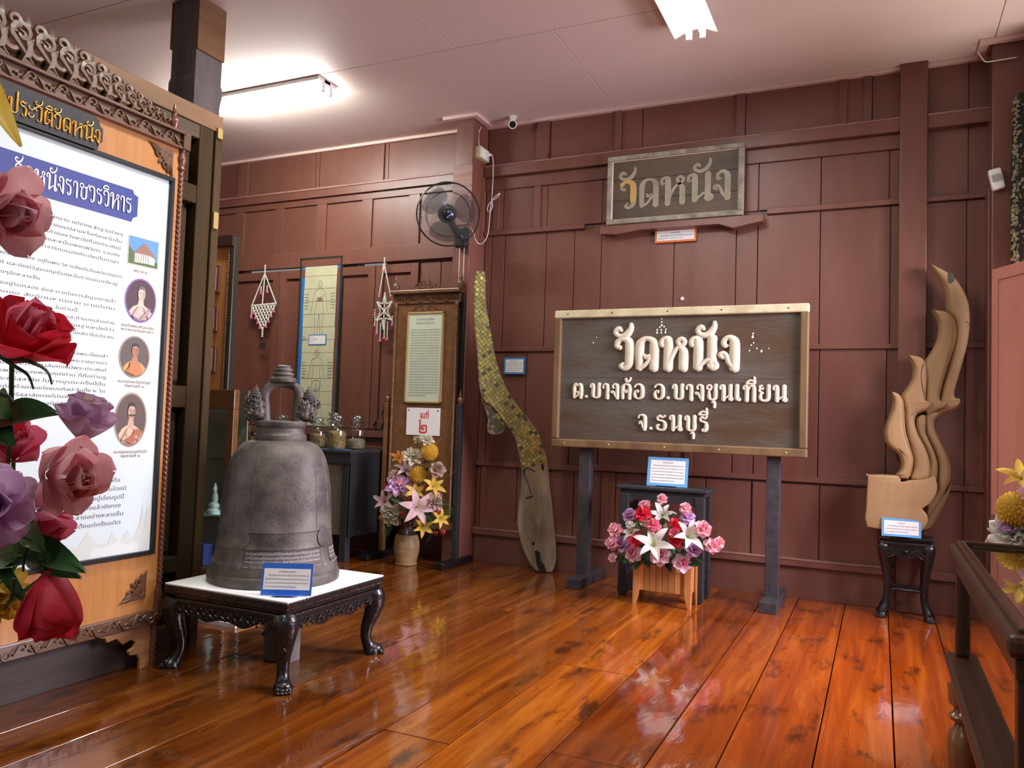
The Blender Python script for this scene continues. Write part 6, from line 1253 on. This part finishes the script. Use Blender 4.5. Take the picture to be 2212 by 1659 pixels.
p = at(1440, 1046, 5.14)
card('light-blue-bordered label standing on the black stand under the large sign', (p.x, 5.14, .7135), (R(80), 0, 0), .268, .190, (.12, .36, .66), ['ป้ายวัดหนัง', 'ป้ายวัดหนังแผ่นนี้มีมาตั้งแต่สมัยพระครูวิหาร', 'เจ้าอาวาส มีอายุ ไม่ต่ำกว่าเจ็ดสิบปี และนำ', 'มาประดับไว้ที่หน้าประตูวัดหนัง พ.ศ.๒๔๗๐', 'อำเภอบางขุนเทียน จังหวัดธนบุรี และขณะนี้', 'ได้นำมาแสดงไว้ที่อาคารพิพิธภัณฑ์เพื่อเผยแพร่', 'ให้ประชาชนรุ่นหลังได้ศึกษาต่อไป'], border=.020)
PXc, PYc = -1.205, 4.95
pl2 = thing('flower_planter', 'slatted light wooden planter full of pink, red and white artificial roses and lilies', 'planter', (PXc, PYc, 0))
M['slat'] = wood('planter_cedar', (.40, .15, .04), (.56, .27, .09), 'z', 26, .4, .15, .04, vary=.3)
for i in range(8): w_ = .0385; x = -.154 + i * w_; bx('slat', 'slat', pl2, x + .001, x + w_ - .0015, -.078, -.068, .085 + .0 * i, .245 + rnd.uniform(-.003, .003), bevel=.0015)
for i in range(8): x = -.154 + i * .0385; bx('slat', 'slat', pl2, x + .001, x + .037, .068, .078, .085, .245, bevel=.0015)
for s in (-1, 1):
    for i in range(3): bx('slat', 'slat', pl2, min(s * .158, s * .168), max(s * .158, s * .168), -.055 + i * .038, -.019 + i * .038, .085, .24, bevel=.0015)
    for y in (-1, 1):
        mb = MB(); mb.M = Matrix.Translation((0, y * .083, 0)) @ Matrix.Rotation(R(90), 4, 'X')
        mb.prism([(s * .182, 0), (s * .182, .252), (s * .138, .252), (s * .138, .10), (s * .146, .05), (s * .162, .0)], -.0055, .0055); mb.build('leg', 'slat', pl2, bevel=.0015)
        mb = MB(); mb.M = Matrix.Translation((s * .176, 0, 0)) @ Matrix.Rotation(R(90), 4, 'X') @ Matrix.Rotation(R(90), 4, 'Y'); mb.prism([(y * .078, 0), (y * .078, .25), (y * .048, .25), (y * .048, .10), (y * .055, .05), (y * .070, .0)], -.0055, .0055); mb.build('leg', 'slat', pl2, bevel=.0015)
bx('base_board', 'slat', pl2, -.155, .155, -.067, .067, .09, .10); bx('moss_fill', 'leafd', pl2, -.15, .15, -.066, .066, .19, .215)
pc_ = Vector((PXc, PYc, .30))
F2 = [('rose', 1430, 1080, .075, 'p_pink'), ('rose', 1394, 1093, .08, 'p_pink'), ('rose', 1362, 1117, .105, 'p_mauve'), ('rose', 1390, 1112, .11, 'p_red'), ('rose', 1382, 1117, .07, 'p_red'), ('lily', 1430, 1112, .20, 'p_white', 'stamen'), ('rose', 1481, 1100, .08, 'p_pink'), ('rose', 1484, 1119, .105, 'p_mauve'),
      ('rose', 1332, 1147, .105, 'p_pink'), ('rose', 1361, 1134, .06, 'p_white'), ('rose', 1391, 1129, .08, 'p_cream'), ('rose', 1411, 1134, .09, 'p_dpink'), ('rose', 1417, 1148, .10, 'p_pink'), ('rose', 1460, 1136, .10, 'p_red'), ('tulip', 1438, 1141, .08, 'p_cream'), ('rose', 1517, 1145, .12, 'p_pink'), ('lily', 1364, 1150, .16, 'p_white', 'stamen'),
      ('rose', 1376, 1169, .10, 'p_red'), ('rose', 1458, 1169, .11, 'p_red'), ('rose', 1455, 1152, .07, 'p_dpink'), ('rose', 1325, 1175, .10, 'p_pink'), ('rose', 1347, 1178, .12, 'p_mauve', 'p_purple'), ('rose', 1495, 1188, .12, 'p_mauve', 'p_purple'), ('rose', 1535, 1181, .10, 'p_pink'), ('rose', 1552, 1173, .08, 'p_pink'),
      ('rose', 1371, 1197, .13, 'p_lpink', 'p_dpink'), ('rose', 1426, 1202, .13, 'p_lpink', 'p_dpink'), ('rose', 1471, 1217, .13, 'p_lpink', 'p_dpink'), ('rose', 1324, 1205, .06, 'p_lpink')]
for a in F2: fl_at(*a[:3], a[3] * .84, *a[4:], Y=PYc - .13 + rnd.uniform(-.04, .03) + (.06 if a[2] < 1130 else 0), par=pl2, c=pc_)
fl_at('lily', 1411, 1175, .24, 'p_white', 'stamen', Y=PYc - .20, par=pl2, c=pc_); fl_at('lily', 1488, 1158, .20, 'p_white', 'stamen', Y=PYc - .17, par=pl2, c=pc_)
for p, q_, w_ in (((1380, 1215), (1345, 1212), .045), ((1400, 1205), (1399, 1225), .05), ((1440, 1215), (1450, 1235), .04), ((1480, 1215), (1510, 1222), .045), ((1500, 1200), (1520, 1215), .035), ((1445, 1165), (1440, 1185), .05), ((1385, 1140), (1372, 1128), .04), ((1450, 1120), (1458, 1112), .04), ((1490, 1135), (1500, 1145), .04), ((1430, 1190), (1445, 1200), .05), ((1390, 1190), (1400, 1212), .05), ((1350, 1200), (1330, 1212), .04), ((1470, 1190), (1480, 1200), .05), ((1420, 1125), (1425, 1145), .05), ((1460, 1195), (1440, 1215), .05), ((1510, 1170), (1512, 1195), .04), ((1380, 1205), (1372, 1230), .045), ((1405, 1150), (1398, 1165), .04), ((1476, 1132), (1470, 1120), .03)):
    leaf(pl2, at(*p, PYc - .06), at(*q_, PYc - .13), w_, 'leafg' if rnd.random() < .6 else 'leafd')
fill = MB()
for _ in range(26): fill.ell((rnd.uniform(-.17, .17), rnd.uniform(-.06, .06), rnd.uniform(.24, .38)), (.03, .03, .02), 7, 5)
tag(fill.build('foliage_mass', 'leafd', pl2, smooth=60), kind='stuff')

# ---- carved stool and the flame finial standing on it
st_ = thing('carved_stool', 'tall narrow carved black stool with claw feet under the carved flame timber', 'stool', (.150, 5.475, 0))
HT = at(1950, 1160, 5.36).z
bx('stool_top', 'ebony', st_, -.150, .150, -.135, .075, HT - .018, HT, bevel=.005); bx('neck_moulding', 'ebony', st_, -.135, .135, -.12, .06, HT - .03, HT - .018, bevel=.003); bx('shoulder', 'ebony', st_, -.145, .145, -.13, .07, HT - .055, HT - .03, bevel=.008)
for y, r_ in ((-.118, 0), (.058, 0)):
    P_ = [(-.135, HT - .055), (.135, HT - .055), (.135, HT - .12)] + [(.10 - .20 * i / 12, HT - .115 - .014 * math.cos(i / 12 * 6.283) * -1) for i in range(13)] + [(-.135, HT - .12)]
    mb = MB(); mb.M = Matrix.Translation((0, y, 0)) @ Matrix.Rotation(R(90), 4, 'X'); mb.prism(P_, -.008, .008); zc = HT - .088
    for s in (-1, 1): mb.scroll((s * .035, zc), .022, R(90 if s > 0 else 90), 1.1, s, .006, .009, 12, tail=(0, zc - .02)); mb.scroll((s * .10, zc), .024, R(-90), 1.1, -s, .006, .009, 12, tail=(s * .05, zc + .02)); mb.leafy((s * .06, zc - .02), (s * .10, zc - .04), .007, .008, .006)
    mb.ell((0, zc, .012), (.013, .013, .008), 10, 6); mb.build('apron', 'ebony', st_, smooth=45)
for sx in (-1, 1):
    for sy in (-1, 1):
        cx, cy = sx * .108, (-.10 if sy < 0 else .02); lg = MB(); pr = [(HT - .06, .012, .034), (.42, .016, .036), (.34, .008, .030), (.25, -.004, .023), (.15, -.008, .019), (.08, -.002, .020), (.04, .012, .026), (.0, .018, .026)]
        lg.tube([(cx + sx * o, cy + sy * o * .6, z_) for z_, o, _ in cr(pr, 2)], [r_ for _, _, r_ in cr(pr, 2)], 8); L_ = lg.build('leg', 'ebony', st_, smooth=50)
        fl_ = MB()
        for u in (-.6, 0, .6): fl_.tube([(cx + sx * (o + r_ * .75) + (-sx * abs(u) * r_ * .4), cy + sy * o * .6 + (-1) * r_ * (.55 + .3 * u), z_) for z_, o, r_ in cr(pr, 2)][:-1], .0045, 5)
        fl_.build('flutes', 'ebony', L_, smooth=60); fc = MB(); claw(fc, cx + sx * .018, cy + sy * .008, sx * .3, -1 if sy < 0 else 1, .85); fc.build('claw_foot', 'ebony', L_, smooth=60)
for y in (-.09, .035): mb = MB(); mb.tube([(-.10, y, .165), (-.05, y, .172), (0, y, .168), (.05, y, .172), (.10, y, .160)], .010, 6); mb.build('stretcher', 'ebony', st_, smooth=60)
bx('stretcher', 'ebony', st_, -.11, -.09, -.09, .07, .17, .19); bx('stretcher', 'ebony', st_, .09, .11, -.09, .07, .17, .19)
YF = 5.42; qf = PX(YF); c5 = lambda x, y: qf(x / 2.0233 + 1840, y / 2.0233 + 540)
ff = thing('flame_finial', 'tall flame-shaped carved pale timber gable finial standing on the black stool', 'sculpture', (0, YF, 0), BACK)
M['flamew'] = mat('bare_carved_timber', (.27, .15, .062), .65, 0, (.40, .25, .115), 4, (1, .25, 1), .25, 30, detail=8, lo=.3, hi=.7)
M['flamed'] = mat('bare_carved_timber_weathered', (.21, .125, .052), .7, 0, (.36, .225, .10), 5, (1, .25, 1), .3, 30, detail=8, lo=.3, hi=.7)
PS = [
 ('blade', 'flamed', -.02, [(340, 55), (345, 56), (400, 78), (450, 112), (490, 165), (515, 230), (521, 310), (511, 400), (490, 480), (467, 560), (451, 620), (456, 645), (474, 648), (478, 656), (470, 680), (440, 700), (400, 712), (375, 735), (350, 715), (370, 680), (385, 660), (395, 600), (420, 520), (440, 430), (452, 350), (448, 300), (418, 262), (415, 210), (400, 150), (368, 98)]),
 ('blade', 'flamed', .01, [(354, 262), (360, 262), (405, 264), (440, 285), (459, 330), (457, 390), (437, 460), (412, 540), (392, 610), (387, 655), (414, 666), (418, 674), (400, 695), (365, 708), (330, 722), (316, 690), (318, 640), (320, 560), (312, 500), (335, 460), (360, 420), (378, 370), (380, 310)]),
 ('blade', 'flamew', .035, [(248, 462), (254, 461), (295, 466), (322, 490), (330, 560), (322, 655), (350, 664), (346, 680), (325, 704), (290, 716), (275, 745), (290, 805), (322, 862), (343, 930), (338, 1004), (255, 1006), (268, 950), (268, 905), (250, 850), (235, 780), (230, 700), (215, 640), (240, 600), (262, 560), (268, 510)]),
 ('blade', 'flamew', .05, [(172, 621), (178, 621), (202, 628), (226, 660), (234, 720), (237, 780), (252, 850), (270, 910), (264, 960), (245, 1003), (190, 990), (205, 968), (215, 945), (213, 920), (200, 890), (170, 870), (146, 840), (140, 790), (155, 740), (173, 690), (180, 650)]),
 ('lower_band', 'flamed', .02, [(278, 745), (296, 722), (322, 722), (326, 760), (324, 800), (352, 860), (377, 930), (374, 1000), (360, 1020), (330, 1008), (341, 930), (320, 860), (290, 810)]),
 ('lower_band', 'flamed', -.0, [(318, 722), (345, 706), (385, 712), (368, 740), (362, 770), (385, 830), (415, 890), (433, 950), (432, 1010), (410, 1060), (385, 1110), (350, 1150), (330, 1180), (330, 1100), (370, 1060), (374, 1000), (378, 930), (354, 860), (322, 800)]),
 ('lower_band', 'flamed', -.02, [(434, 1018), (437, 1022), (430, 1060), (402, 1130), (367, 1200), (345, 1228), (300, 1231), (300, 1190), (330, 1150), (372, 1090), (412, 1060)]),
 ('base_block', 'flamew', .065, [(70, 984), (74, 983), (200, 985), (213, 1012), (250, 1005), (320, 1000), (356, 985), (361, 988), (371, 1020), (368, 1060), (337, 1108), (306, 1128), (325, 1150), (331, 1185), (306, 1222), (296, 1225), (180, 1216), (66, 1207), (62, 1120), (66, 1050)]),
]
zb = min(c5(x, y)[1] for *_, P_ in PS for x, y in P_)
for nm, m_, z1, P_ in PS:
    pts = [c5(x, y) for x, y in cr(P_, 2, True)]; pts = [(x, max(y, HT - .03)) for x, y in pts]
    MB().pillow(pts, -.10, z1, .030 if nm != 'base_block' else .010, .038 if nm != 'base_block' else .01).build(nm, m_, ff, smooth=40)
for P_, zz in (([(312, 500), (303, 545), (308, 600), (318, 640)], .036), ([(228, 660), (230, 740), (240, 810), (262, 860)], .052), ([(500, 310), (515, 320), (520, 335)], -.018)): MB().tube(cr([(*c5(*p), zz) for p in P_], 4), .0015, 5).build('crack', 'hole', ff)
MB().ell((*c5(432, 124), -.022), (.022, .042, .003), 14, 5).build('dark_knot', mat('dark_knot', (.04, .04, .03), .6), ff, smooth=60)
p = at(1946, 1160, 5.345)
card('light-blue-bordered label on the carved stool against the flame timber', (at(1947, 1156, 5.335).x, 5.338, HT + .002), (R(82), 0, R(2)), .215, .108, (.12, .36, .66), ['หางหงส์', 'หางหงส์พระอุโบสถหลังเดิม วัดหนัง บางขุนเทียน', 'สมัยรัตนโกสินทร์ รัชกาลที่ ๓', 'บูรณะปฏิสังขรณ์ใหม่ในครั้งหลัง'], border=.014)
# ================================================================ right edge
t = thing('motion_sensor', 'small white motion sensor tilted on the wall pillar beside the ceiling corner', 'sensor', at(2152, 388, 5.40), (R(90), R(-12), 0))
bx('body', 'enamel', t, -.034, .034, -.062, .062, -.02, .03, bevel=.010); bx('lens', mat('grey_lens', (.30, .32, .33), .3), t, -.026, .026, -.02, .022, .03, .036, bevel=.003)
t = thing('ceiling_cable', 'short white cable drooping from the ceiling corner across the pillar', 'cable', (0, 0, 0)); cord([(2112, 112, 0), (2119, 122, 0), (2128, 133, 0), (2145, 132, 0), (2170, 128, 0), (2196, 124, 0)], 5.40, .004, t)
t.name = 'ceiling_cable'
M['pink'] = mat('pale_red_paint', (.56, .23, .185), .45, 0, (.64, .29, .24), 6, (1, 1, .15), .25, 12)
p0 = at(2155, 583, 5.30); zt = p0.z; zb_ = at(2150, 1112, 5.30).z
ps = thing('pink_shutter', 'open pale red wooden shutter catching daylight near the glass display case', 'shutter', (p0.x, 5.30, 0), (0, 0, R(-62)))
for n_, r in (('stile', (0, .05, zb_, zt)), ('stile', (.33, .38, zb_, zt)), ('rail', (.05, .33, zt - .07, zt)), ('rail', (.05, .33, zb_, zb_ + .07))): bx(n_, 'pink', ps, r[0], r[1], -.035, 0, r[2], r[3], bevel=.004)
bx('panel', 'pink', ps, .05, .33, -.026, -.006, zb_ + .07, zt - .07)
ms = thing('mosaic_strip', 'narrow upright timber edged with flaking gold mosaic at the wall corner above the pink shutter', 'sculpture', (.685, 5.32, 0), BACK)
MB().prism([(0, .9), (.10, .9), (.105, 2.6), (.10, 3.02), (.075, 3.10), (.03, 3.12), (.01, 3.05), (-.005, 2.7), (0, 2.0)], -.06, 0).build('timber_core', mat('black_timber', (.015, .012, .01), .7), ms, bevel=.01)
ti = [MB(), MB(), MB()]
for i in range(620):      # chips of glass and plaster clinging to the face and the near edge
    y = rnd.uniform(.95, 3.08); on_edge = rnd.random() < .45
    x = rnd.uniform(-.004, .026) if on_edge else rnd.uniform(.0, .098)
    if not on_edge and rnd.random() < .35: continue
    w_, h = rnd.uniform(.006, .018), rnd.uniform(.008, .026); a = rnd.uniform(-.5, .5); c, s_ = math.cos(a), math.sin(a); d = rnd.uniform(.002, .010)
    q_ = [(x + u * w_ * c - v * h * s_, y + u * w_ * s_ + v * h * c) for u, v in ((-.5, -.5), (.5, -.4), (.45, .5), (-.4, .45))]
    ti[0 if on_edge and rnd.random() < .6 else rnd.choice((1, 2, 2))].add([(*p, 0) for p in q_] + [(*p, d * rnd.uniform(.6, 1.2)) for p in q_], [(4, 5, 6, 7), (0, 1, 5, 4), (1, 2, 6, 5), (2, 3, 7, 6), (3, 0, 4, 7)])
for k, (m_, n_) in enumerate(((mat('flaking_green_gold', (.22, .22, .10), .45, .4), 'gold_chips'), (mat('dull_green_chip', (.10, .095, .045), .5, .3), 'dull_chips'), (mat('lichen_plaster', (.24, .23, .17), .8), 'plaster_chips'))): tag(ti[k].build(n_, m_, ms), kind='stuff')
# ---- glass display case in the right foreground
M['walnut'] = mat('polished_walnut', (.030, .012, .006), .36, 0, (.055, .024, .012), 8, (1, .15, 1), .05, 30, spec=.3); M['walnutv'] = mat('polished_walnut_upright', (.022, .009, .004), .4, 0, (.065, .027, .013), 8, (1, 1, .12), .05, 30, spec=.3)
M['caseglass'] = glass('case_glass', (.90, .96, .94), .03, .01)
gc_ = thing('display_case', 'low glass-topped display case of dark polished wood in the near corner', 'cabinet', (0, 0, 0))
CX0, CX1, CY0, CY1, Z0, Z1 = .195, .79, 1.47, 2.62, .455, .80
def rim(par, x0, x1, y0, y1, z0, z1, w_, m, nm, bev=.006):
    for r in ((x0, x0 + w_, y0, y1), (x1 - w_, x1, y0, y1)): bx(nm, m, par, r[0], r[1], r[2], r[3], z0, z1, bevel=bev)
    for r in ((x0 + w_, x1 - w_, y0, y0 + w_), (x0 + w_, x1 - w_, y1 - w_, y1)): bx(nm, m, par, r[0], r[1], r[2], r[3], z0, z1, bevel=bev)
rim(gc_, CX0 - .012, CX1, CY0 - .012, CY1 + .012, Z1 - .042, Z1 - .004, .05, 'walnut', 'top_rail', .012)
rim(gc_, CX0 + .004, CX1 - .016, CY0 + .004, CY1 - .004, Z1 - .010, Z1 + .006, .022, 'walnut', 'top_bead', .005)
rim(gc_, CX0, CX1, CY0, CY1, Z1 - .075, Z1 - .042, .036, 'walnut', 'lower_bead', .004)
for x in (CX0, CX1 - .05):
    for y in (CY0, CY1 - .05):
        bx('corner_post', 'walnutv', gc_, x + .004, x + .046, y + .004, y + .046, Z0 + .03, Z1 - .04, bevel=.008); bx('post_bead', 'walnutv', gc_, x + .046, x + .058, y + .016, y + .058, Z0 + .03, Z1 - .07, bevel=.004)
rim(gc_, CX0 - .02, CX1, CY0 - .02, CY1 + .02, Z0, Z0 + .030, .085, 'walnut', 'base_rail', .010); rim(gc_, CX0 - .008, CX1, CY0 - .008, CY1 + .008, Z0 - .035, Z0, .05, 'walnut', 'lower_rail', .008)
rim(gc_, CX0 + .066, CX1 - .066, CY0 + .066, CY1 - .066, Z0 + .030, Z0 + .040, .02, 'slate', 'inner_ledge', .003)
bx('glass_floor', 'caseglass', gc_, CX0 + .05, CX1 - .05, CY0 + .05, CY1 - .05, Z0 + .018, Z0 + .024)
bx('top_pane', 'caseglass', gc_, CX0 + .02, CX1 - .03, CY0 + .02, CY1 - .02, Z1 - .012, Z1 - .006)
bx('side_pane', 'caseglass', gc_, CX0 + .022, CX0 + .026, CY0 + .05, CY1 - .05, Z0 + .03, Z1 - .05); bx('end_pane', 'caseglass', gc_, CX0 + .05, CX1 - .05, CY1 - .028, CY1 - .024, Z0 + .03, Z1 - .05); bx('end_pane', 'caseglass', gc_, CX0 + .05, CX1 - .05, CY0 + .024, CY0 + .028, Z0 + .03, Z1 - .05)
M['turned'] = mat('turned_teak_leg', (.16, .06, .018), .22, 0, (.24, .10, .035), 6, (1, 1, .2), coat=.4)
for x in (CX0 + .018, CX1 - .06):
    for y in (CY0 + .08, CY1 - .085):
        mb = MB(); mb.lathe([(.018, 0), (.026, .004), (.028, .02), (.016, .032), (.014, .05), (.020, .08), (.030, .15), (.038, .22), (.040, .26), (.034, .295), (.020, .310), (.018, .318), (.032, .328), (.034, .338), (.022, .350), (.020, .358), (.036, .372), (.038, .418)], 28, (x, y, 0)); mb.build('leg', 'turned', gc_, smooth=40)
# ---- yellow and white flowers behind the case
VX2, VY2 = .52, 3.25
v2 = thing('flower_stand', 'tall vase of yellow pompoms and white flowers behind the glass display case', 'vase', (VX2, VY2, 0))
mb = MB(); mb.lathe([(.08, 0), (.10, .01), (.08, .05), (.10, .2), (.115, .34), (.09, .46), (.06, .52), (.075, .56), (.07, .56), (.001, .5)], 32); mb.build('vase_body', mat('blue_grey_glaze', (.10, .10, .11), .25), v2, smooth=50)
c_ = Vector((VX2, VY2, .62)); 
for a in (('pom', 2196, 1102, .125, 'p_yellow'), ('lily', 2206, 1030, .14, 'p_yellow', 'p_white'), ('peony', 2187, 1160, .17, 'p_white', 'p_mauve'), ('peony', 2222, 1140, .15, 'p_white'), ('rose', 2240, 1090, .12, 'p_lpink'), ('pom', 2262, 1150, .12, 'p_yellow'), ('peony', 2230, 1190, .16, 'p_cream')): fl_at(*a, Y=3.13 + rnd.uniform(-.03, .03), par=v2, c=c_)
for p, q_ in (((2205, 1120), (2188, 1140)), ((2215, 1080), (2200, 1060)), ((2215, 1170), (2190, 1200)), ((2230, 1120), (2212, 1100))): leaf(v2, at(*p, 3.2), at(*q_, 3.12), .05, 'leafg')
# ---- foreground bouquet at the left edge
v3 = thing('foreground_bouquet', 'close blurred bouquet of large red, pink and mauve roses at the near edge of view', 'flowers', (-1.52, .86, 0))
mb = MB(); mb.lathe([(.07, 0), (.09, .01), (.085, .03), (.11, .2), (.12, .34), (.09, .48), (.055, .56), (.07, .60), (.06, .60), (.001, .55)], 36); mb.build('vase_body', mat('white_glaze', (.6, .6, .58), .2), v3, smooth=50)
hub = Vector((-1.50, .86, .75))
def big(px, py, Y, s, m, ax, m2=None, op=1.0, kind='rose'):      # ax: how the bloom faces (sideways, up, toward the room)
    p = at(px, py, Y); sd = Vector((.907, .421, 0)); tw = Vector((.421, -.907, 0)) * .6 + (CAM - p).normalized() * .6
    stem(v3, [p, p.lerp(hub, .5) + Vector((0, .05, -.02)), hub + Vector((0, 0, -.1)), (hub.x, hub.y, .56)], .0035); return flower(kind, s, M[m], v3, p, sd * ax[0] + Vector((0, 0, ax[1])) + tw * ax[2], M[m2] if m2 else None, hi=1, op=op)
big(26, 772, .74, .150, 'p_red', (.5, .75, .3), 'p_dpink', .45)
big(-14, 445, .76, .135, 'p_pink', (.8, -.25, .4), 'p_lpink', .6)
big(178, 945, .86, .115, 'p_mauve', (.2, .9, .15), 'p_blush', .3)
big(112, 1025, .75, .128, 'p_pink', (.85, -.05, .42), 'p_pink', .22)
big(-14, 1092, .68, .098, 'p_mauve', (.1, .05, 1), 'p_purple', .7)
big(84, 1110, .80, .088, 'p_dpink', (.5, -.6, .2), None, .3)
big(112, 1235, .74, .150, 'p_red', (.08, -.95, .25), 'p_red', .05, 'bud')
big(30, 985, .86, .11, 'p_dpink', (.1, .5, .5), None, .5)
big(-30, 890, .80, .10, 'p_red', (.2, -.3, .5), None, .5)
big(-12, 1290, .86, .10, 'p_yellow', (.6, -.3, .5), None, .5, 'peony')
big(-62, 150, .73, .10, 'p_yellow', (-.2, -.9, .4), 'stamen', .5, 'lily'); leaf(v3, at(-34, 140, .72), at(40, 312, .70), .030, 'p_yellow', hi=1, nm='hanging_petal'); leaf(v3, at(-40, 130, .72), at(-12, 260, .70), .04, 'p_yellow', hi=1, nm='hanging_petal')
for p, q_, w_ in (((-5, 915), (112, 888), .052), ((-10, 860), (14, 900), .05), ((-5, 900), (25, 960), .04), ((70, 1170), (175, 1232), .040), ((60, 1205), (165, 1245), .030), ((-10, 1200), (95, 1200), .055), ((-5, 1190), (60, 1310), .020), ((60, 1130), (90, 1190), .035), ((-10, 1240), (40, 1200), .03)):
    leaf(v3, at(*p, .78), at(*q_, .72), w_, 'leafg', hi=1)
for pts in ([(0, 770), (60, 780), (100, 800), (112, 830)], [(0, 770), (30, 790), (60, 810), (72, 840)], [(0, 850), (20, 858), (28, 870)], [(60, 1180), (52, 1200), (50, 1235)], [(50, 1060), (62, 1100), (70, 1130)], [(30, 1250), (25, 1290), (10, 1315)]):
    stem(v3, [at(x, y, .72) for x, y in pts], [.0035 * (1 - .6 * i / (5 * (len(pts) - 1))) for i in range(5 * (len(pts) - 1) + 1)], 'leafd', 'sepal')
stem(v3, [at(60, 1180, .76), at(85, 1160, .75), at(100, 1240, .74)], .004)
